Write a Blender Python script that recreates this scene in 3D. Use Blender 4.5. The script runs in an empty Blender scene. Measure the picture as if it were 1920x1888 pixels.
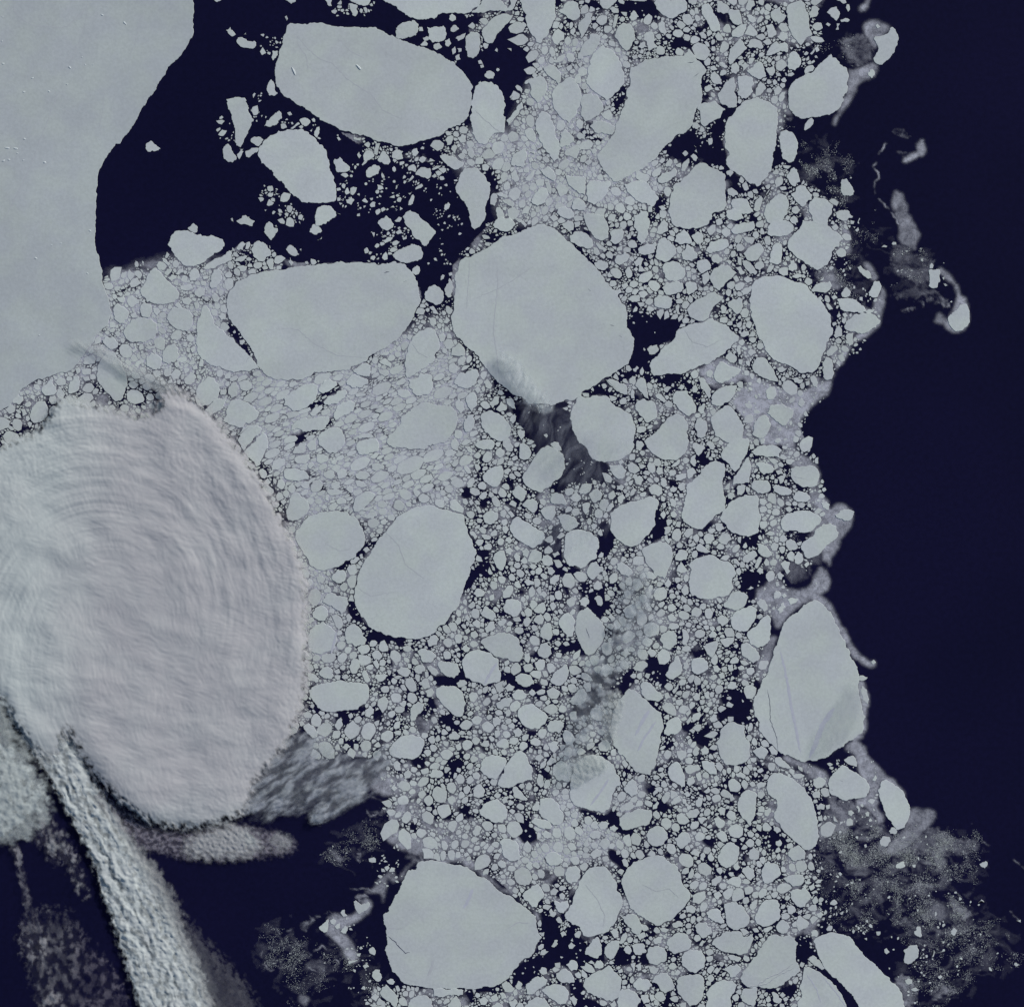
import bpy, math, random
import numpy as np

# ---------------------------------------------------------------- camera, sky, sun, exposure
sc = bpy.context.scene
SUN_EL, SUN_AZ = math.radians(27), math.radians(50)      # azimuth clockwise from the top of the picture
cam_d = bpy.data.cameras.new("camera")
cam = bpy.data.objects.new("camera", cam_d)
sc.collection.objects.link(cam)
cam.location = (0, 0, 730)
cam_d.sensor_fit = 'HORIZONTAL'
cam_d.angle = 2 * math.atan(96 / 730)
cam_d.clip_start = 1.0
cam_d.clip_end = 60000
sc.camera = cam
w = bpy.data.worlds.new("World")
sc.world = w
w.use_nodes = True
nt = w.node_tree
sky = nt.nodes.new('ShaderNodeTexSky')
sky.sky_type = 'NISHITA'
sky.sun_disc = False
sky.sun_elevation = SUN_EL
sky.sun_rotation = SUN_AZ
bg = nt.nodes['Background']
nt.links.new(sky.outputs[0], bg.inputs[0])
bg.inputs[1].default_value = 0.07
sd = bpy.data.lights.new("sun", 'SUN')
sd.energy = 2.9
sd.angle = math.radians(0.5)
sd.color = (1.0, 0.965, 0.90)
sun = bpy.data.objects.new("sun", sd)
sc.collection.objects.link(sun)
sun.location = (200, 200, 300)
sun.rotation_euler = (math.pi / 2 - SUN_EL, 0, math.pi - SUN_AZ)
sc.view_settings.view_transform = 'Standard'
sc.view_settings.look = 'None'
sc.view_settings.gamma = 1
sc.view_settings.exposure = 0.0
sc.view_settings.use_curve_mapping = False
sc.cycles.transparent_max_bounces = 16

random.seed(7)
rng = np.random.default_rng(7)

# outlines of the floes, half pixels of the map (x right, y down)
FLOES = """1689 1186 1702 1164 1702 1122 1706 1088 1702 1037 1719 999 1727 974 1757 965 1791 948 1833 927 1867 902 1884 885 1935 876 1990 851 2036 838 2066 851 2096 872 2125 902 2159 931 2197 965 2236 1003 2265 1042 2286 1071 2320 1114 2346 1147 2354 1181 2350 1203 2367 1249 2380 1270 2375 1313 2363 1351 2333 1381 2299 1402 2265 1419 2214 1457 2176 1486 2151 1503 2108 1508 2079 1520 2053 1516 2015 1516 1981 1516 1969 1499 1935 1486 1897 1457 1858 1427 1833 1397 1808 1364 1795 1338 1761 1313 1731 1279 1706 1258 1693 1215|great round floe at the centre, the largest of all, lower left under thin cloud|disc
1075 97 1088 87 1118 89 1152 93 1177 85 1207 85 1236 95 1279 100 1342 102 1393 102 1436 117 1491 146 1542 165 1601 182 1660 208 1686 229 1719 254 1741 275 1762 305 1775 326 1770 360 1766 403 1758 436 1749 449 1707 475 1673 492 1631 517 1601 525 1575 530 1554 542 1520 547 1486 551 1436 534 1385 517 1308 496 1253 475 1215 458 1181 436 1139 403 1097 381 1054 352 1033 314 1029 280 1033 242 1046 191 1058 157 1071 123|blunt-ended giant ice floe in dark water, the largest floe in the upper left half|upper_giant
847 1131 855 1101 876 1075 902 1050 940 1029 978 1020 1020 1014 1067 1012 1118 999 1177 995 1241 989 1300 986 1351 982 1402 986 1457 986 1503 986 1533 1008 1554 1033 1567 1058 1571 1088 1580 1126 1571 1147 1558 1169 1542 1207 1512 1249 1469 1287 1423 1317 1385 1338 1355 1364 1308 1389 1253 1393 1203 1397 1160 1414 1118 1427 1067 1427 1025 1423 999 1410 982 1389 961 1351 940 1308 910 1266 885 1228 864 1203 851 1177 849 1152|shield-shaped giant floe with flat frayed top edge, rounding to a point below|shield
1435 3429 1460 3400 1477 3366 1494 3340 1507 3307 1528 3264 1570 3230 1600 3226 1651 3230 1693 3239 1740 3247 1778 3268 1820 3290 1854 3323 1888 3349 1922 3362 1956 3391 1990 3417 2011 3434 2011 3463 2019 3493 2024 3527 2007 3557 1998 3578 1964 3595 1943 3624 1926 3637 1909 3667 1880 3688 1850 3701 1803 3705 1761 3709 1706 3705 1659 3705 1600 3705 1562 3696 1528 3692 1503 3679 1486 3654 1464 3624 1452 3590 1452 3535 1447 3497 1439 3463|round giant floe near the bottom edge with smudges and a jagged right point|lowleftgiant
2934 2346 2951 2320 2981 2299 3006 2278 3027 2261 3053 2248 3082 2261 3103 2286 3125 2312 3142 2346 3158 2388 3175 2426 3188 2460 3205 2481 3218 2515 3222 2541 3218 2575 3222 2604 3235 2659 3239 2719 3235 2748 3209 2765 3175 2786 3142 2808 3099 2842 3061 2854 3036 2850 3006 2858 2976 2842 2942 2833 2917 2816 2900 2799 2875 2774 2845 2740 2828 2681 2824 2630 2836 2604 2853 2562 2875 2528 2887 2486 2900 2435 2917 2401 2925 2371|giant egg-shaped floe with long lilac streaks at the right edge of the pack|egg
1601 1892 1546 1905 1508 1926 1478 1952 1457 1977 1436 2003 1414 2028 1393 2062 1368 2100 1347 2138 1338 2168 1330 2202 1325 2236 1330 2265 1347 2299 1381 2350 1410 2367 1440 2380 1478 2392 1529 2397 1575 2397 1605 2388 1635 2371 1677 2329 1711 2286 1728 2244 1745 2193 1762 2151 1779 2108 1787 2062 1770 2024 1753 1981 1741 1931 1707 1922 1656 1909|great upright oval floe with a black lead down its lower left side|oval
2363 254 2401 237 2443 220 2486 212 2536 208 2562 212 2583 182 2600 203 2613 225 2638 246 2651 263 2642 280 2630 297 2634 339 2634 381 2613 407 2604 432 2600 466 2583 487 2536 508 2494 551 2464 593 2422 627 2380 648 2342 669 2303 686 2278 657 2248 619 2236 581 2265 551 2303 500 2308 466 2329 415 2354 369 2346 347 2363 322 2358 280|large boot-shaped floe with jagged top corners and thin cracks, slanting down to left|boot
2815 1075 2832 1050 2858 1037 2892 1037 2925 1033 2955 1046 2989 1058 3023 1067 3048 1101 3082 1131 3103 1164 3116 1194 3116 1224 3125 1249 3112 1266 3099 1287 3086 1330 3074 1368 3061 1389 3027 1397 3002 1402 2981 1385 2951 1368 2917 1359 2887 1338 2866 1300 2841 1262 2832 1224 2815 1186 2811 1139 2815 1105|big smooth pebble-shaped floe near the right edge of the pack, narrowing below|pebble
965 576 982 542 999 521 1029 504 1063 492 1101 487 1131 483 1156 496 1181 517 1211 547 1224 564 1236 614 1253 665 1262 716 1262 746 1253 758 1224 763 1181 763 1147 763 1118 746 1088 725 1063 691 1029 665 995 623 974 597|large left-leaning oval floe lower left of the blunt-ended giant floe, above the shield-shaped giant floe|
2718 500 2722 458 2747 432 2760 407 2786 381 2815 373 2836 364 2870 377 2904 398 2917 419 2917 475 2913 521 2900 576 2896 627 2879 665 2858 682 2841 703 2811 691 2781 661 2756 648 2722 619 2722 597 2735 581 2718 530|upright kidney-shaped floe with a notched left side, in the upper right pack|lozenge
3048 3527 3069 3510 3095 3501 3125 3493 3154 3501 3188 3510 3201 3527 3222 3557 3256 3595 3303 3637 3341 3679 3383 3722 3392 3773 3392 3807 3247 3823 3222 3781 3197 3730 3154 3688 3112 3654 3086 3620 3069 3586 3057 3552|long strip floe running down right and off the bottom edge beside black lead|stripfloe
2328 3298 2349 3256 2375 3230 2408 3222 2434 3209 2459 3205 2489 3209 2514 3234 2540 3247 2553 3273 2557 3307 2578 3332 2591 3349 2586 3374 2565 3404 2540 3425 2519 3451 2489 3459 2472 3472 2442 3459 2408 3438 2379 3421 2358 3391 2341 3349|large faceted floe with a knobbly right side, right of the lower tooth-shaped floe|plinth
2138 1550 2147 1525 2164 1491 2176 1482 2202 1491 2223 1482 2248 1486 2274 1482 2291 1508 2325 1529 2354 1546 2371 1563 2384 1597 2384 1622 2380 1673 2363 1703 2329 1724 2295 1732 2244 1732 2214 1715 2202 1686 2185 1669 2164 1652 2151 1622 2142 1588|crown-topped mitten-shaped floe in open water just below right of the great round floe|mitten
2299 2663 2312 2637 2333 2612 2346 2591 2358 2580 2380 2586 2401 2603 2422 2620 2447 2650 2481 2671 2486 2705 2490 2731 2477 2756 2481 2781 2469 2815 2460 2849 2456 2875 2439 2908 2405 2900 2384 2896 2354 2858 2320 2828 2299 2794 2286 2756 2291 2705|tall spindle-shaped floe with cloud specks along its left edge and lilac bands|bluespeck
1109 1990 1139 1952 1173 1931 1215 1918 1258 1914 1300 1918 1330 1935 1347 1956 1364 1990 1372 2024 1364 2049 1338 2075 1313 2100 1279 2121 1241 2134 1211 2142 1181 2134 1152 2096 1126 2058 1105 2019|bread-loaf floe at the right rim of the swirling cloud, black lead along its underside|bread
2472 1325 2485 1304 2510 1287 2531 1266 2540 1236 2561 1228 2586 1215 2620 1211 2646 1203 2671 1190 2692 1207 2722 1215 2743 1241 2773 1262 2769 1279 2739 1308 2714 1330 2680 1351 2637 1368 2603 1385 2578 1393 2553 1406 2527 1402 2502 1402 2468 1410 2442 1402 2434 1372 2442 1351|whale-shaped floe rising to the right, above its dark pool and grey slush|whale
2510 763 2514 729 2527 691 2565 665 2591 640 2608 619 2642 610 2663 627 2692 636 2722 657 2722 699 2722 754 2726 771 2697 797 2671 801 2658 843 2612 860 2569 860 2531 852 2514 822|gem-shaped lilac grey floe with a flat right side, below the boot-shaped floe|gem
2134 3400 2151 3357 2168 3323 2181 3290 2197 3264 2219 3251 2244 3247 2269 3247 2291 3273 2312 3307 2329 3353 2337 3391 2320 3425 2308 3459 2282 3493 2253 3501 2227 3510 2202 3514 2181 3493 2159 3468 2134 3455 2117 3442|upright tooth-shaped floe narrowing at its top, right of the lower round giant|molar
2955 339 2972 309 2997 292 3027 275 3061 254 3086 229 3108 208 3116 203 3137 220 3150 242 3175 254 3184 284 3180 335 3163 381 3146 411 3120 428 3086 436 3044 441 3006 449 2976 432 2955 398 2955 373|large potato-shaped floe at the upper right pack edge with slush trailing from it|ear
2883 2913 2900 2896 2925 2896 2951 2908 2981 2925 3002 2942 3027 2972 3044 2993 3053 3023 3061 3048 3069 3078 3069 3120 3061 3171 3044 3184 3019 3188 3002 3171 2976 3154 2951 3129 2934 3112 2908 3078 2900 3061 2913 3027 2913 3002 2892 2989 2875 2964 2875 2938|long shoe-sole-shaped floe running down right to the speckled open water|sole
1486 1605 1520 1550 1550 1525 1588 1508 1626 1516 1711 1537 1719 1571 1698 1626 1647 1664 1563 1686 1499 1681 1444 1660|large right-leaning lozenge-shaped floe below the tall faint leaf floe, right of the smooth cobble floe|
2134 2972 2138 2930 2151 2892 2147 2866 2181 2841 2214 2828 2253 2832 2286 2853 2308 2887 2325 2913 2329 2942 2303 2968 2295 2997 2286 3031 2265 3048 2227 3040 2193 3031 2151 3019 2138 2997|floe dappled by small cloud puffs on its left, with a dark slanting streak|dirtyfloe
2773 3667 2798 3629 2819 3599 2841 3565 2862 3535 2879 3510 2904 3501 2930 3510 2959 3501 2981 3514 2993 3535 2985 3569 2985 3603 3002 3633 2997 3645 2968 3662 2938 3692 2908 3705 2866 3705 2824 3705 2790 3692|large ham-shaped floe with dark wavy ridges across its lower part|mitt2
2574 1816 2599 1799 2625 1778 2646 1744 2667 1731 2697 1731 2718 1740 2722 1761 2718 1786 2709 1812 2714 1846 2722 1880 2722 1905 2705 1922 2680 1935 2654 1964 2633 1986 2616 1986 2586 1973 2561 1956 2553 1931 2565 1897 2569 1863 2574 1837|tall foot-shaped floe leaning right, beside the tooth-shaped one in the right pack|foot
750 1186 737 1211 737 1241 733 1275 737 1317 754 1347 780 1364 805 1376 860 1393 915 1393 953 1385 983 1389 958 1359 932 1330 898 1296 852 1258 818 1228 801 1194 784 1156 763 1143 754 1164|pale curved floe like a shark fin along narrow dark lead left of shield floe|crescent
3010 825 3027 830 3061 830 3086 830 3112 851 3142 872 3163 897 3146 927 3120 944 3120 961 3103 995 3086 1003 3065 1016 3040 1003 3019 991 2997 974 2976 957 2951 927 2955 902 2972 881 2997 859 3006 842|large floe with a pointed right corner and zigzag lower edge, near the right pack edge|beak
1778 339 1791 318 1816 305 1842 307 1867 322 1884 347 1897 394 1897 445 1892 500 1863 500 1846 508 1825 542 1799 542 1782 525 1769 475 1761 441 1765 386 1774 356|tall barrel-shaped floe with faint diagonal cracks pressed against the blunt-ended giant floe|drum
2286 1926 2303 1909 2329 1892 2363 1880 2405 1873 2439 1858 2473 1880 2456 1939 2439 1998 2397 2041 2367 2053 2342 2045 2320 2028 2303 2011 2286 1986 2291 1956|large rounded floe just upper left of little shield floe, upper right of pillow-shaped floe|
2582 2117 2603 2096 2633 2087 2658 2079 2680 2083 2701 2100 2731 2104 2747 2117 2756 2138 2764 2151 2747 2168 2747 2193 2752 2206 2739 2223 2714 2240 2680 2244 2646 2248 2620 2244 2595 2236 2586 2219 2582 2185|broad mushroom-cap floe with a nick in its right side, in the right pack|mushroom
1156 2586 1181 2569 1215 2561 1249 2553 1275 2548 1304 2557 1342 2557 1372 2561 1385 2578 1385 2612 1376 2629 1355 2646 1325 2663 1292 2663 1266 2667 1241 2671 1211 2667 1190 2654 1173 2629 1160 2612|barge-shaped floe lying level with a black lead below, right of the swirling cloud|barge
2202 263 2214 220 2240 186 2261 169 2282 182 2303 195 2320 216 2333 246 2342 280 2342 314 2320 343 2291 369 2274 381 2248 360 2219 339 2197 314 2202 288|large rounded floe just left of the boot-shaped floe, lower right of the top-edge wedge floe|
2413 1655 2434 1638 2459 1621 2481 1592 2502 1566 2536 1549 2565 1562 2578 1583 2582 1608 2580 1642 2578 1685 2569 1702 2548 1719 2523 1727 2493 1727 2459 1710 2434 1689|bowl-shaped floe with rounded base, in the pack right of the mitten-shaped floe|gland
627 919 640 885 657 866 691 864 703 864 737 881 767 885 792 881 822 893 839 906 843 923 826 944 788 965 754 991 733 999 691 999 669 978 648 948|broad lobed floe at the dark bay, with a little round floe resting against its top|leaf
1710 695 1723 657 1740 631 1765 631 1791 631 1812 653 1842 691 1837 729 1825 763 1820 792 1820 822 1799 852 1778 864 1761 826 1748 771 1719 733 1706 708|large upright oblong floe upper left of the great round floe, below the tall barrel-shaped floe|
2993 3815 2989 3760 2997 3696 3010 3654 3014 3624 3036 3624 3061 3637 3091 3658 3116 3675 3142 3709 3167 3751 3184 3790 3188 3823|hull-shaped floe with fine lengthwise stripes, cut off by the bottom edge|bighull
1410 -13 1817 -13 1796 25 1766 47 1741 55 1690 51 1647 55 1601 76 1567 76 1537 68 1508 47 1465 17 1431 0|large narrow level lozenge-shaped floe cut by top edge, above the blunt-ended giant floe|
1956 1791 1973 1765 1990 1736 2007 1710 2028 1681 2053 1668 2083 1681 2113 1702 2117 1736 2121 1757 2104 1791 2075 1808 2058 1829 2032 1848 2011 1842 1981 1829 1964 1812|smoky lilac floe darkened by thin cloud shadow, in dark water below the great round floe|smokedslab
2697 1943 2709 1918 2726 1901 2739 1880 2764 1867 2794 1854 2824 1858 2841 1858 2845 1888 2849 1922 2849 1964 2845 1998 2815 2011 2790 2011 2764 2003 2743 1998 2726 1981 2718 1964|bell-shaped floe with wavy lower edge over open water, right of the foot-shaped floe|crown
1520 1334 1529 1300 1546 1262 1571 1241 1601 1228 1631 1236 1643 1266 1652 1300 1631 1351 1601 1376 1567 1397 1546 1410 1525 1419 1520 1385|tall faint leaf-shaped floe ending at a zigzag black crack, in the tight pack|diamondleaf
2680 2786 2697 2769 2701 2735 2718 2718 2739 2705 2769 2714 2794 2718 2794 2756 2811 2777 2811 2811 2815 2836 2798 2858 2773 2866 2743 2870 2714 2862 2701 2841 2692 2803|plump floe with fine level stripes in dark water left of the egg-shaped giant|plump
2117 2015 2125 1998 2151 1986 2185 1986 2214 1994 2227 2007 2244 2019 2248 2053 2236 2075 2240 2092 2214 2104 2197 2125 2176 2134 2155 2121 2134 2125 2121 2104 2113 2075 2117 2041|puffy pillow-shaped floe with scalloped rim in dark water below centre|pillow
1947 -21 2083 -21 2083 34 2075 85 2058 127 2036 148 2028 165 2011 161 1986 123 1973 85 1956 34|wedge-shaped floe cut off by the top edge, tapering downward into packed ice|wedge
1731 2476 1748 2451 1774 2438 1795 2432 1820 2442 1854 2464 1871 2472 1871 2502 1880 2527 1875 2557 1846 2561 1816 2574 1799 2561 1774 2557 1744 2540 1736 2510|six-sided floe with one lilac diagonal streak, below the great upright oval floe|lowhex
386 1338 398 1317 424 1317 441 1342 462 1376 475 1406 479 1431 470 1469 458 1499 432 1508 411 1482 386 1457 369 1436 360 1410 364 1372|floe crossed by a streak of dark cloud shadow, just above the swirling cloud|cloudveiled
3290 2964 3303 2930 3320 2921 3345 2934 3371 2951 3387 2964 3404 3002 3413 3036 3413 3053 3404 3078 3392 3103 3379 3108 3362 3112 3345 3091 3320 3057 3311 3027 3298 2993|bright cigar-shaped floe at the rightmost tip of the lower pack edge|foottip
3103 2938 3112 2913 3137 2887 3158 2866 3171 2870 3192 2887 3218 2900 3247 2921 3260 2942 3260 2964 3247 2989 3226 2993 3192 2997 3163 3002 3133 2985 3112 2976 3108 2955|nut-shaped floe with tiny black crack specks, below the giant egg-shaped floe|gearfloe
2159 2312 2172 2291 2202 2274 2227 2299 2248 2320 2269 2350 2269 2388 2253 2418 2227 2452 2206 2460 2181 2431 2164 2397 2155 2363 2159 2337|pear-shaped floe with tiny crack lines, upright, among small floes below centre|pearfloe
2066 356 2079 331 2113 305 2125 292 2147 292 2168 318 2181 352 2176 390 2159 436 2134 466 2108 449 2087 424 2070 390|large upright oval floe left of the boot-shaped floe, lower right of the top-edge wedge floe|
2185 3696 2193 3667 2219 3650 2244 3637 2261 3633 2282 3616 2299 3633 2316 3650 2333 3671 2329 3705 2320 3739 2295 3756 2261 3743 2227 3734 2202 3722|scalloped pentagon-shaped floe over dark water near the bottom edge|pentfloe
2663 1567 2688 1542 2718 1520 2743 1525 2764 1550 2781 1580 2790 1614 2781 1647 2756 1673 2714 1656 2680 1635 2671 1605|large rounded floe just upper left of the shark-tooth floe, above the foot-shaped floe|
525 1084 547 1054 551 1033 568 1012 585 1003 597 1016 619 1042 636 1058 661 1080 674 1101 669 1122 636 1139 597 1143 572 1139 542 1118 525 1097|blunt triangular thumb-shaped floe pointing up into the dark bay near the fast ice|thumb
1799 2404 1837 2383 1880 2370 1922 2379 1947 2396 1960 2430 1960 2464 1947 2483 1918 2481 1880 2468 1842 2451 1816 2430|smooth slug-shaped floe slanting down right, touching the six-sided streaked floe|slug
1863 2942 1880 2904 1897 2866 1914 2841 1935 2819 1952 2811 1973 2828 1981 2853 1998 2879 1998 2925 1960 2934 1922 2951 1888 2955|big arrowhead-shaped floe split from its paler neighbour by a hairline crack|arrowhead
847 373 868 369 893 364 919 367 927 390 931 415 940 432 953 449 940 479 923 513 910 542 902 555 885 547 881 525 881 492 872 458 864 424 851 394|large upright oblong floe lower left of the blunt-ended giant floe, above the lobed bay floe|
2404 2062 2421 2049 2447 2036 2472 2028 2497 2032 2519 2053 2527 2075 2519 2108 2506 2138 2493 2172 2472 2164 2447 2138 2425 2117 2417 2092|little shield-shaped floe with a flat top and tapering base, beside the thin cloud band|shieldlet
2007 458 2019 428 2045 419 2062 432 2075 462 2083 496 2096 530 2104 555 2096 597 2079 610 2062 589 2036 555 2019 521 2007 487|large narrow upright oblong floe right of the tall barrel-shaped floe, left of the boot-shaped floe|
3002 2058 3010 2032 3031 2019 3057 1986 3086 1964 3112 1960 3137 1973 3146 1998 3133 2024 3108 2041 3086 2062 3069 2083 3044 2092 3027 2096 3014 2079|smooth loaf-shaped floe slanting up to the right, beside curling slush at the pack edge|loaf
1147 2397 1160 2363 1181 2342 1211 2329 1236 2346 1262 2371 1266 2401 1245 2439 1203 2456 1156 2439|boulder-shaped floe with one faint upright streak, at the right rim of the swirling cloud|boulder
2951 21 2981 8 3006 0 3023 38 3036 97 3044 123 3048 131 3023 144 3014 161 3002 174 2985 153 2964 123 2955 93 2951 64|large upright oblong floe upper left of potato-shaped upper right floe, upper right of boot-shaped floe|
2667 3540 2684 3514 2714 3493 2752 3489 2781 3493 2786 3510 2803 3510 2824 3497 2828 3518 2815 3548 2803 3573 2773 3582 2739 3573 2714 3569 2684 3552|wide sail-shaped floe split near its upper right corner by a short crack|sail
2536 3675 2553 3658 2578 3654 2612 3650 2629 3654 2642 3679 2646 3705 2637 3739 2612 3768 2586 3773 2561 3747 2540 3722 2536 3696|chin-shaped floe with rounded base, dark water at its lower left, by the bottom edge|chin
864 1503 876 1499 914 1503 944 1520 974 1546 969 1563 944 1584 910 1605 868 1597 834 1580 847 1537|large rounded floe below the shark-fin floe, lower left of the shield-shaped giant floe|
2925 1964 2938 1935 2964 1922 2993 1914 3027 1914 3061 1926 3078 1939 3078 1960 3061 1973 3048 1990 3027 1998 2997 1998 2968 1990 2942 1994 2930 1981|broad almond-shaped floe lying level, joined to the loaf-shaped floe near the right edge|potato
466 1232 492 1198 517 1190 568 1194 589 1215 593 1245 576 1275 542 1287 492 1287 466 1262|large rounded floe lower left of the thumb-shaped floe, upper right of the cloud-streaked floe|
1457 2815 1469 2790 1491 2769 1516 2756 1546 2752 1575 2760 1592 2773 1588 2803 1580 2824 1563 2841 1546 2849 1516 2845 1486 2841 1465 2832|rusk-shaped floe with a frayed dark patch at top left, in loose brash|rusk
1799 1563 1812 1546 1842 1537 1871 1550 1897 1575 1918 1605 1914 1635 1888 1656 1850 1647 1816 1622 1803 1592|mid-sized left-leaning oval floe above the clam-shaped floe, lower left of the great round floe|
1909 1973 1922 1947 1943 1935 1964 1952 1998 1973 2019 1986 2041 1998 2045 2019 2028 2041 1998 2058 1973 2045 1952 2032 1926 2015 1914 1994|tilted square floe with rippled shadow on its lower right corner|wavysquare
2646 3722 2675 3688 2714 3671 2747 3675 2764 3692 2756 3718 2739 3739 2739 3781 2731 3807 2663 3815 2646 3773|cone-shaped floe cut off by the bottom edge, right of the chin-shaped floe|cone
1063 1520 1063 1491 1097 1465 1139 1440 1173 1436 1194 1448 1190 1478 1177 1508 1152 1529 1122 1542 1088 1533|mid-sized right-leaning oblong floe just below shield-shaped giant floe, upper left of smooth cobble floe|
1634 2582 1655 2569 1693 2569 1723 2582 1740 2612 1748 2637 1740 2671 1731 2688 1710 2688 1681 2663 1651 2633 1634 2608|thimble-shaped floe slanting down right over dark water, left of centre below|lowoval
2701 1702 2714 1681 2739 1659 2756 1638 2781 1642 2807 1642 2811 1668 2803 1697 2790 1719 2777 1744 2756 1772 2739 1757 2722 1731 2705 1719|shark-tooth floe with its point down, beside a narrow black crack|sharktooth
2574 1164 2586 1143 2612 1122 2637 1114 2663 1097 2680 1092 2692 1105 2714 1114 2701 1131 2680 1147 2663 1173 2658 1194 2637 1207 2612 1203 2586 1190|mid-sized right-leaning lozenge-shaped floe just upper left of whale-shaped floe, left of pebble-shaped big floe|
3273 144 3303 136 3328 127 3337 106 3349 102 3362 123 3371 144 3366 169 3354 199 3332 225 3307 246 3286 242 3273 220 3282 208 3294 182|mid-sized right-leaning oblong floe upper right of the potato-shaped upper right floe, above the arrow-edged floe|
1508 813 1537 787 1563 800 1580 821 1601 834 1626 859 1635 876 1618 897 1592 927 1575 906 1537 859 1516 838|mid-sized left-leaning oblong floe upper right of shield-shaped giant floe, upper left of great round floe|
2862 805 2870 771 2896 746 2921 725 2947 733 2959 758 2955 801 2938 826 2904 843 2875 835|mid-sized rounded floe left of the arrow-edged floe, lower right of the upright kidney-shaped floe|
1939 2675 1947 2654 1964 2642 1998 2637 2024 2658 2045 2671 2058 2688 2045 2714 2019 2735 1990 2735 1964 2722 1947 2697|mid-sized rounded floe above the arrowhead floe, lower right of the six-sided streaked floe|
733 1465 750 1436 780 1410 805 1419 822 1444 822 1478 814 1503 784 1520 754 1529 733 1508|mid-sized rounded floe below the shark-fin floe, lower left of the shield-shaped giant floe|
2714 3387 2735 3383 2760 3379 2781 3391 2794 3412 2811 3434 2811 3459 2794 3476 2764 3489 2739 3480 2722 3459 2718 3425|mid-sized rounded floe just above the split sail floe, just left of the rounded square floe|
1190 1642 1203 1621 1232 1604 1262 1600 1283 1613 1292 1634 1296 1659 1279 1685 1258 1702 1236 1702 1215 1685 1194 1668|smooth cobble-shaped floe in tight pack, black leads at its upper left|slip1
2832 3429 2845 3400 2866 3374 2892 3370 2917 3374 2925 3391 2925 3425 2921 3451 2892 3468 2862 3476 2836 3463 2828 3446|rounded square lilac floe in the lower right pack, right of its cut-sided twin|roundsq
2337 691 2371 682 2414 678 2447 712 2473 746 2447 780 2405 763 2367 737|mid-sized left-leaning oblong floe just lower right of the boot-shaped floe, left of the gem-shaped floe|
3031 767 3053 737 3069 742 3103 750 3125 771 3120 801 3103 839 3074 852 3048 831 3031 792|mid-sized round floe just above the arrow-edged floe, lower right of the upright kidney-shaped floe|
2964 1757 2981 1748 3010 1748 3036 1744 3061 1753 3074 1778 3069 1803 3057 1825 3036 1829 3010 1829 2981 1812 2968 1795 2964 1774|flat-topped round floe wrapped by a bright slush rim at the right pack edge|tooth2
2798 2380 2815 2358 2836 2346 2858 2316 2879 2303 2892 2320 2892 2354 2887 2401 2866 2422 2841 2431 2811 2414|mid-sized right-leaning four-sided floe just left of giant egg-shaped floe, lower right of mushroom-cap floe|
3163 1224 3188 1194 3222 1177 3256 1173 3281 1181 3303 1203 3298 1215 3264 1241 3239 1253 3205 1245 3175 1241|mid-sized level oblong floe right of the pebble-shaped big floe, lower right of the arrow-edged floe|
2320 3065 2337 3053 2367 3044 2405 3031 2443 3036 2447 3061 2435 3091 2397 3099 2358 3112 2333 3112|mid-sized level oblong floe right of the cloud-dappled floe, above the faceted plinth floe|
2185 804 2214 800 2244 804 2265 808 2278 834 2282 872 2282 893 2257 906 2227 893 2206 864 2193 834|mid-sized left-leaning four-sided floe upper right of the great round floe, below the boot-shaped floe|
2024 2993 2045 2989 2075 2993 2096 3014 2113 3048 2113 3078 2096 3095 2075 3095 2049 3074 2019 3048 2024 3019|mid-sized left-leaning oval floe lower left of the cloud-dappled floe, lower right of the arrowhead floe|
2764 3027 2769 2993 2786 2968 2807 2959 2832 2968 2841 2981 2836 3010 2836 3036 2828 3065 2815 3099 2798 3078 2777 3057|mid-sized upright oblong floe lower left of the shoe-sole floe, above the blunt heart floe|
2176 381 2185 356 2206 352 2240 356 2261 390 2265 411 2244 436 2214 453 2193 458 2176 428|mid-sized round floe left of the boot-shaped floe, lower right of the top-edge wedge floe|
1795 3036 1812 3014 1837 3002 1863 2993 1888 3014 1905 3036 1901 3065 1884 3086 1854 3086 1820 3069 1799 3053|mid-sized round floe below the arrowhead floe, upper right of the lower round giant floe|
627 1181 644 1152 678 1152 712 1164 725 1186 720 1224 703 1245 661 1236 636 1215 623 1194|mid-sized round floe just lower right of the thumb-shaped floe, just left of the shark-fin floe|
2739 2333 2747 2303 2773 2286 2798 2278 2819 2269 2841 2286 2836 2316 2819 2342 2803 2367 2773 2371 2747 2358|mid-sized right-leaning oval floe lower right of the mushroom-cap floe, left of the giant egg-shaped floe|
1799 2887 1803 2858 1820 2836 1842 2828 1871 2832 1897 2841 1901 2858 1884 2892 1858 2925 1829 2917 1812 2904|mid-sized round floe just upper left of the arrowhead floe, lower right of the thimble-shaped floe|
1808 110 1833 81 1863 59 1888 51 1926 57 1909 85 1884 110 1863 131 1850 161 1842 165 1816 157 1806 131|mid-sized right-leaning oblong floe left of top-edge wedge floe, upper right of blunt-ended giant floe|
2459 0 2451 13 2459 25 2468 42 2485 59 2510 72 2531 68 2548 55 2569 47 2578 34 2578 13 2561 -13 2468 -13|mid-sized rounded floe cut by top edge, upper left of the boot-shaped floe|
1092 1854 1118 1846 1143 1867 1160 1892 1156 1918 1131 1943 1097 1956 1080 1952 1071 1922 1080 1897 1084 1871|mid-sized rounded floe just upper left of bread-loaf floe, lower left of smooth cobble floe|
2925 496 2947 487 2972 496 2989 525 2993 555 2981 597 2959 614 2934 597 2925 555|mid-sized upright oblong floe just right of the upright kidney-shaped floe, above the arrow-edged floe|
2612 407 2625 390 2654 386 2680 377 2701 398 2722 411 2701 445 2671 458 2642 479 2625 462 2625 428|mid-sized four-sided floe just lower right of boot-shaped floe, just upper left of upright kidney-shaped floe|
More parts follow.
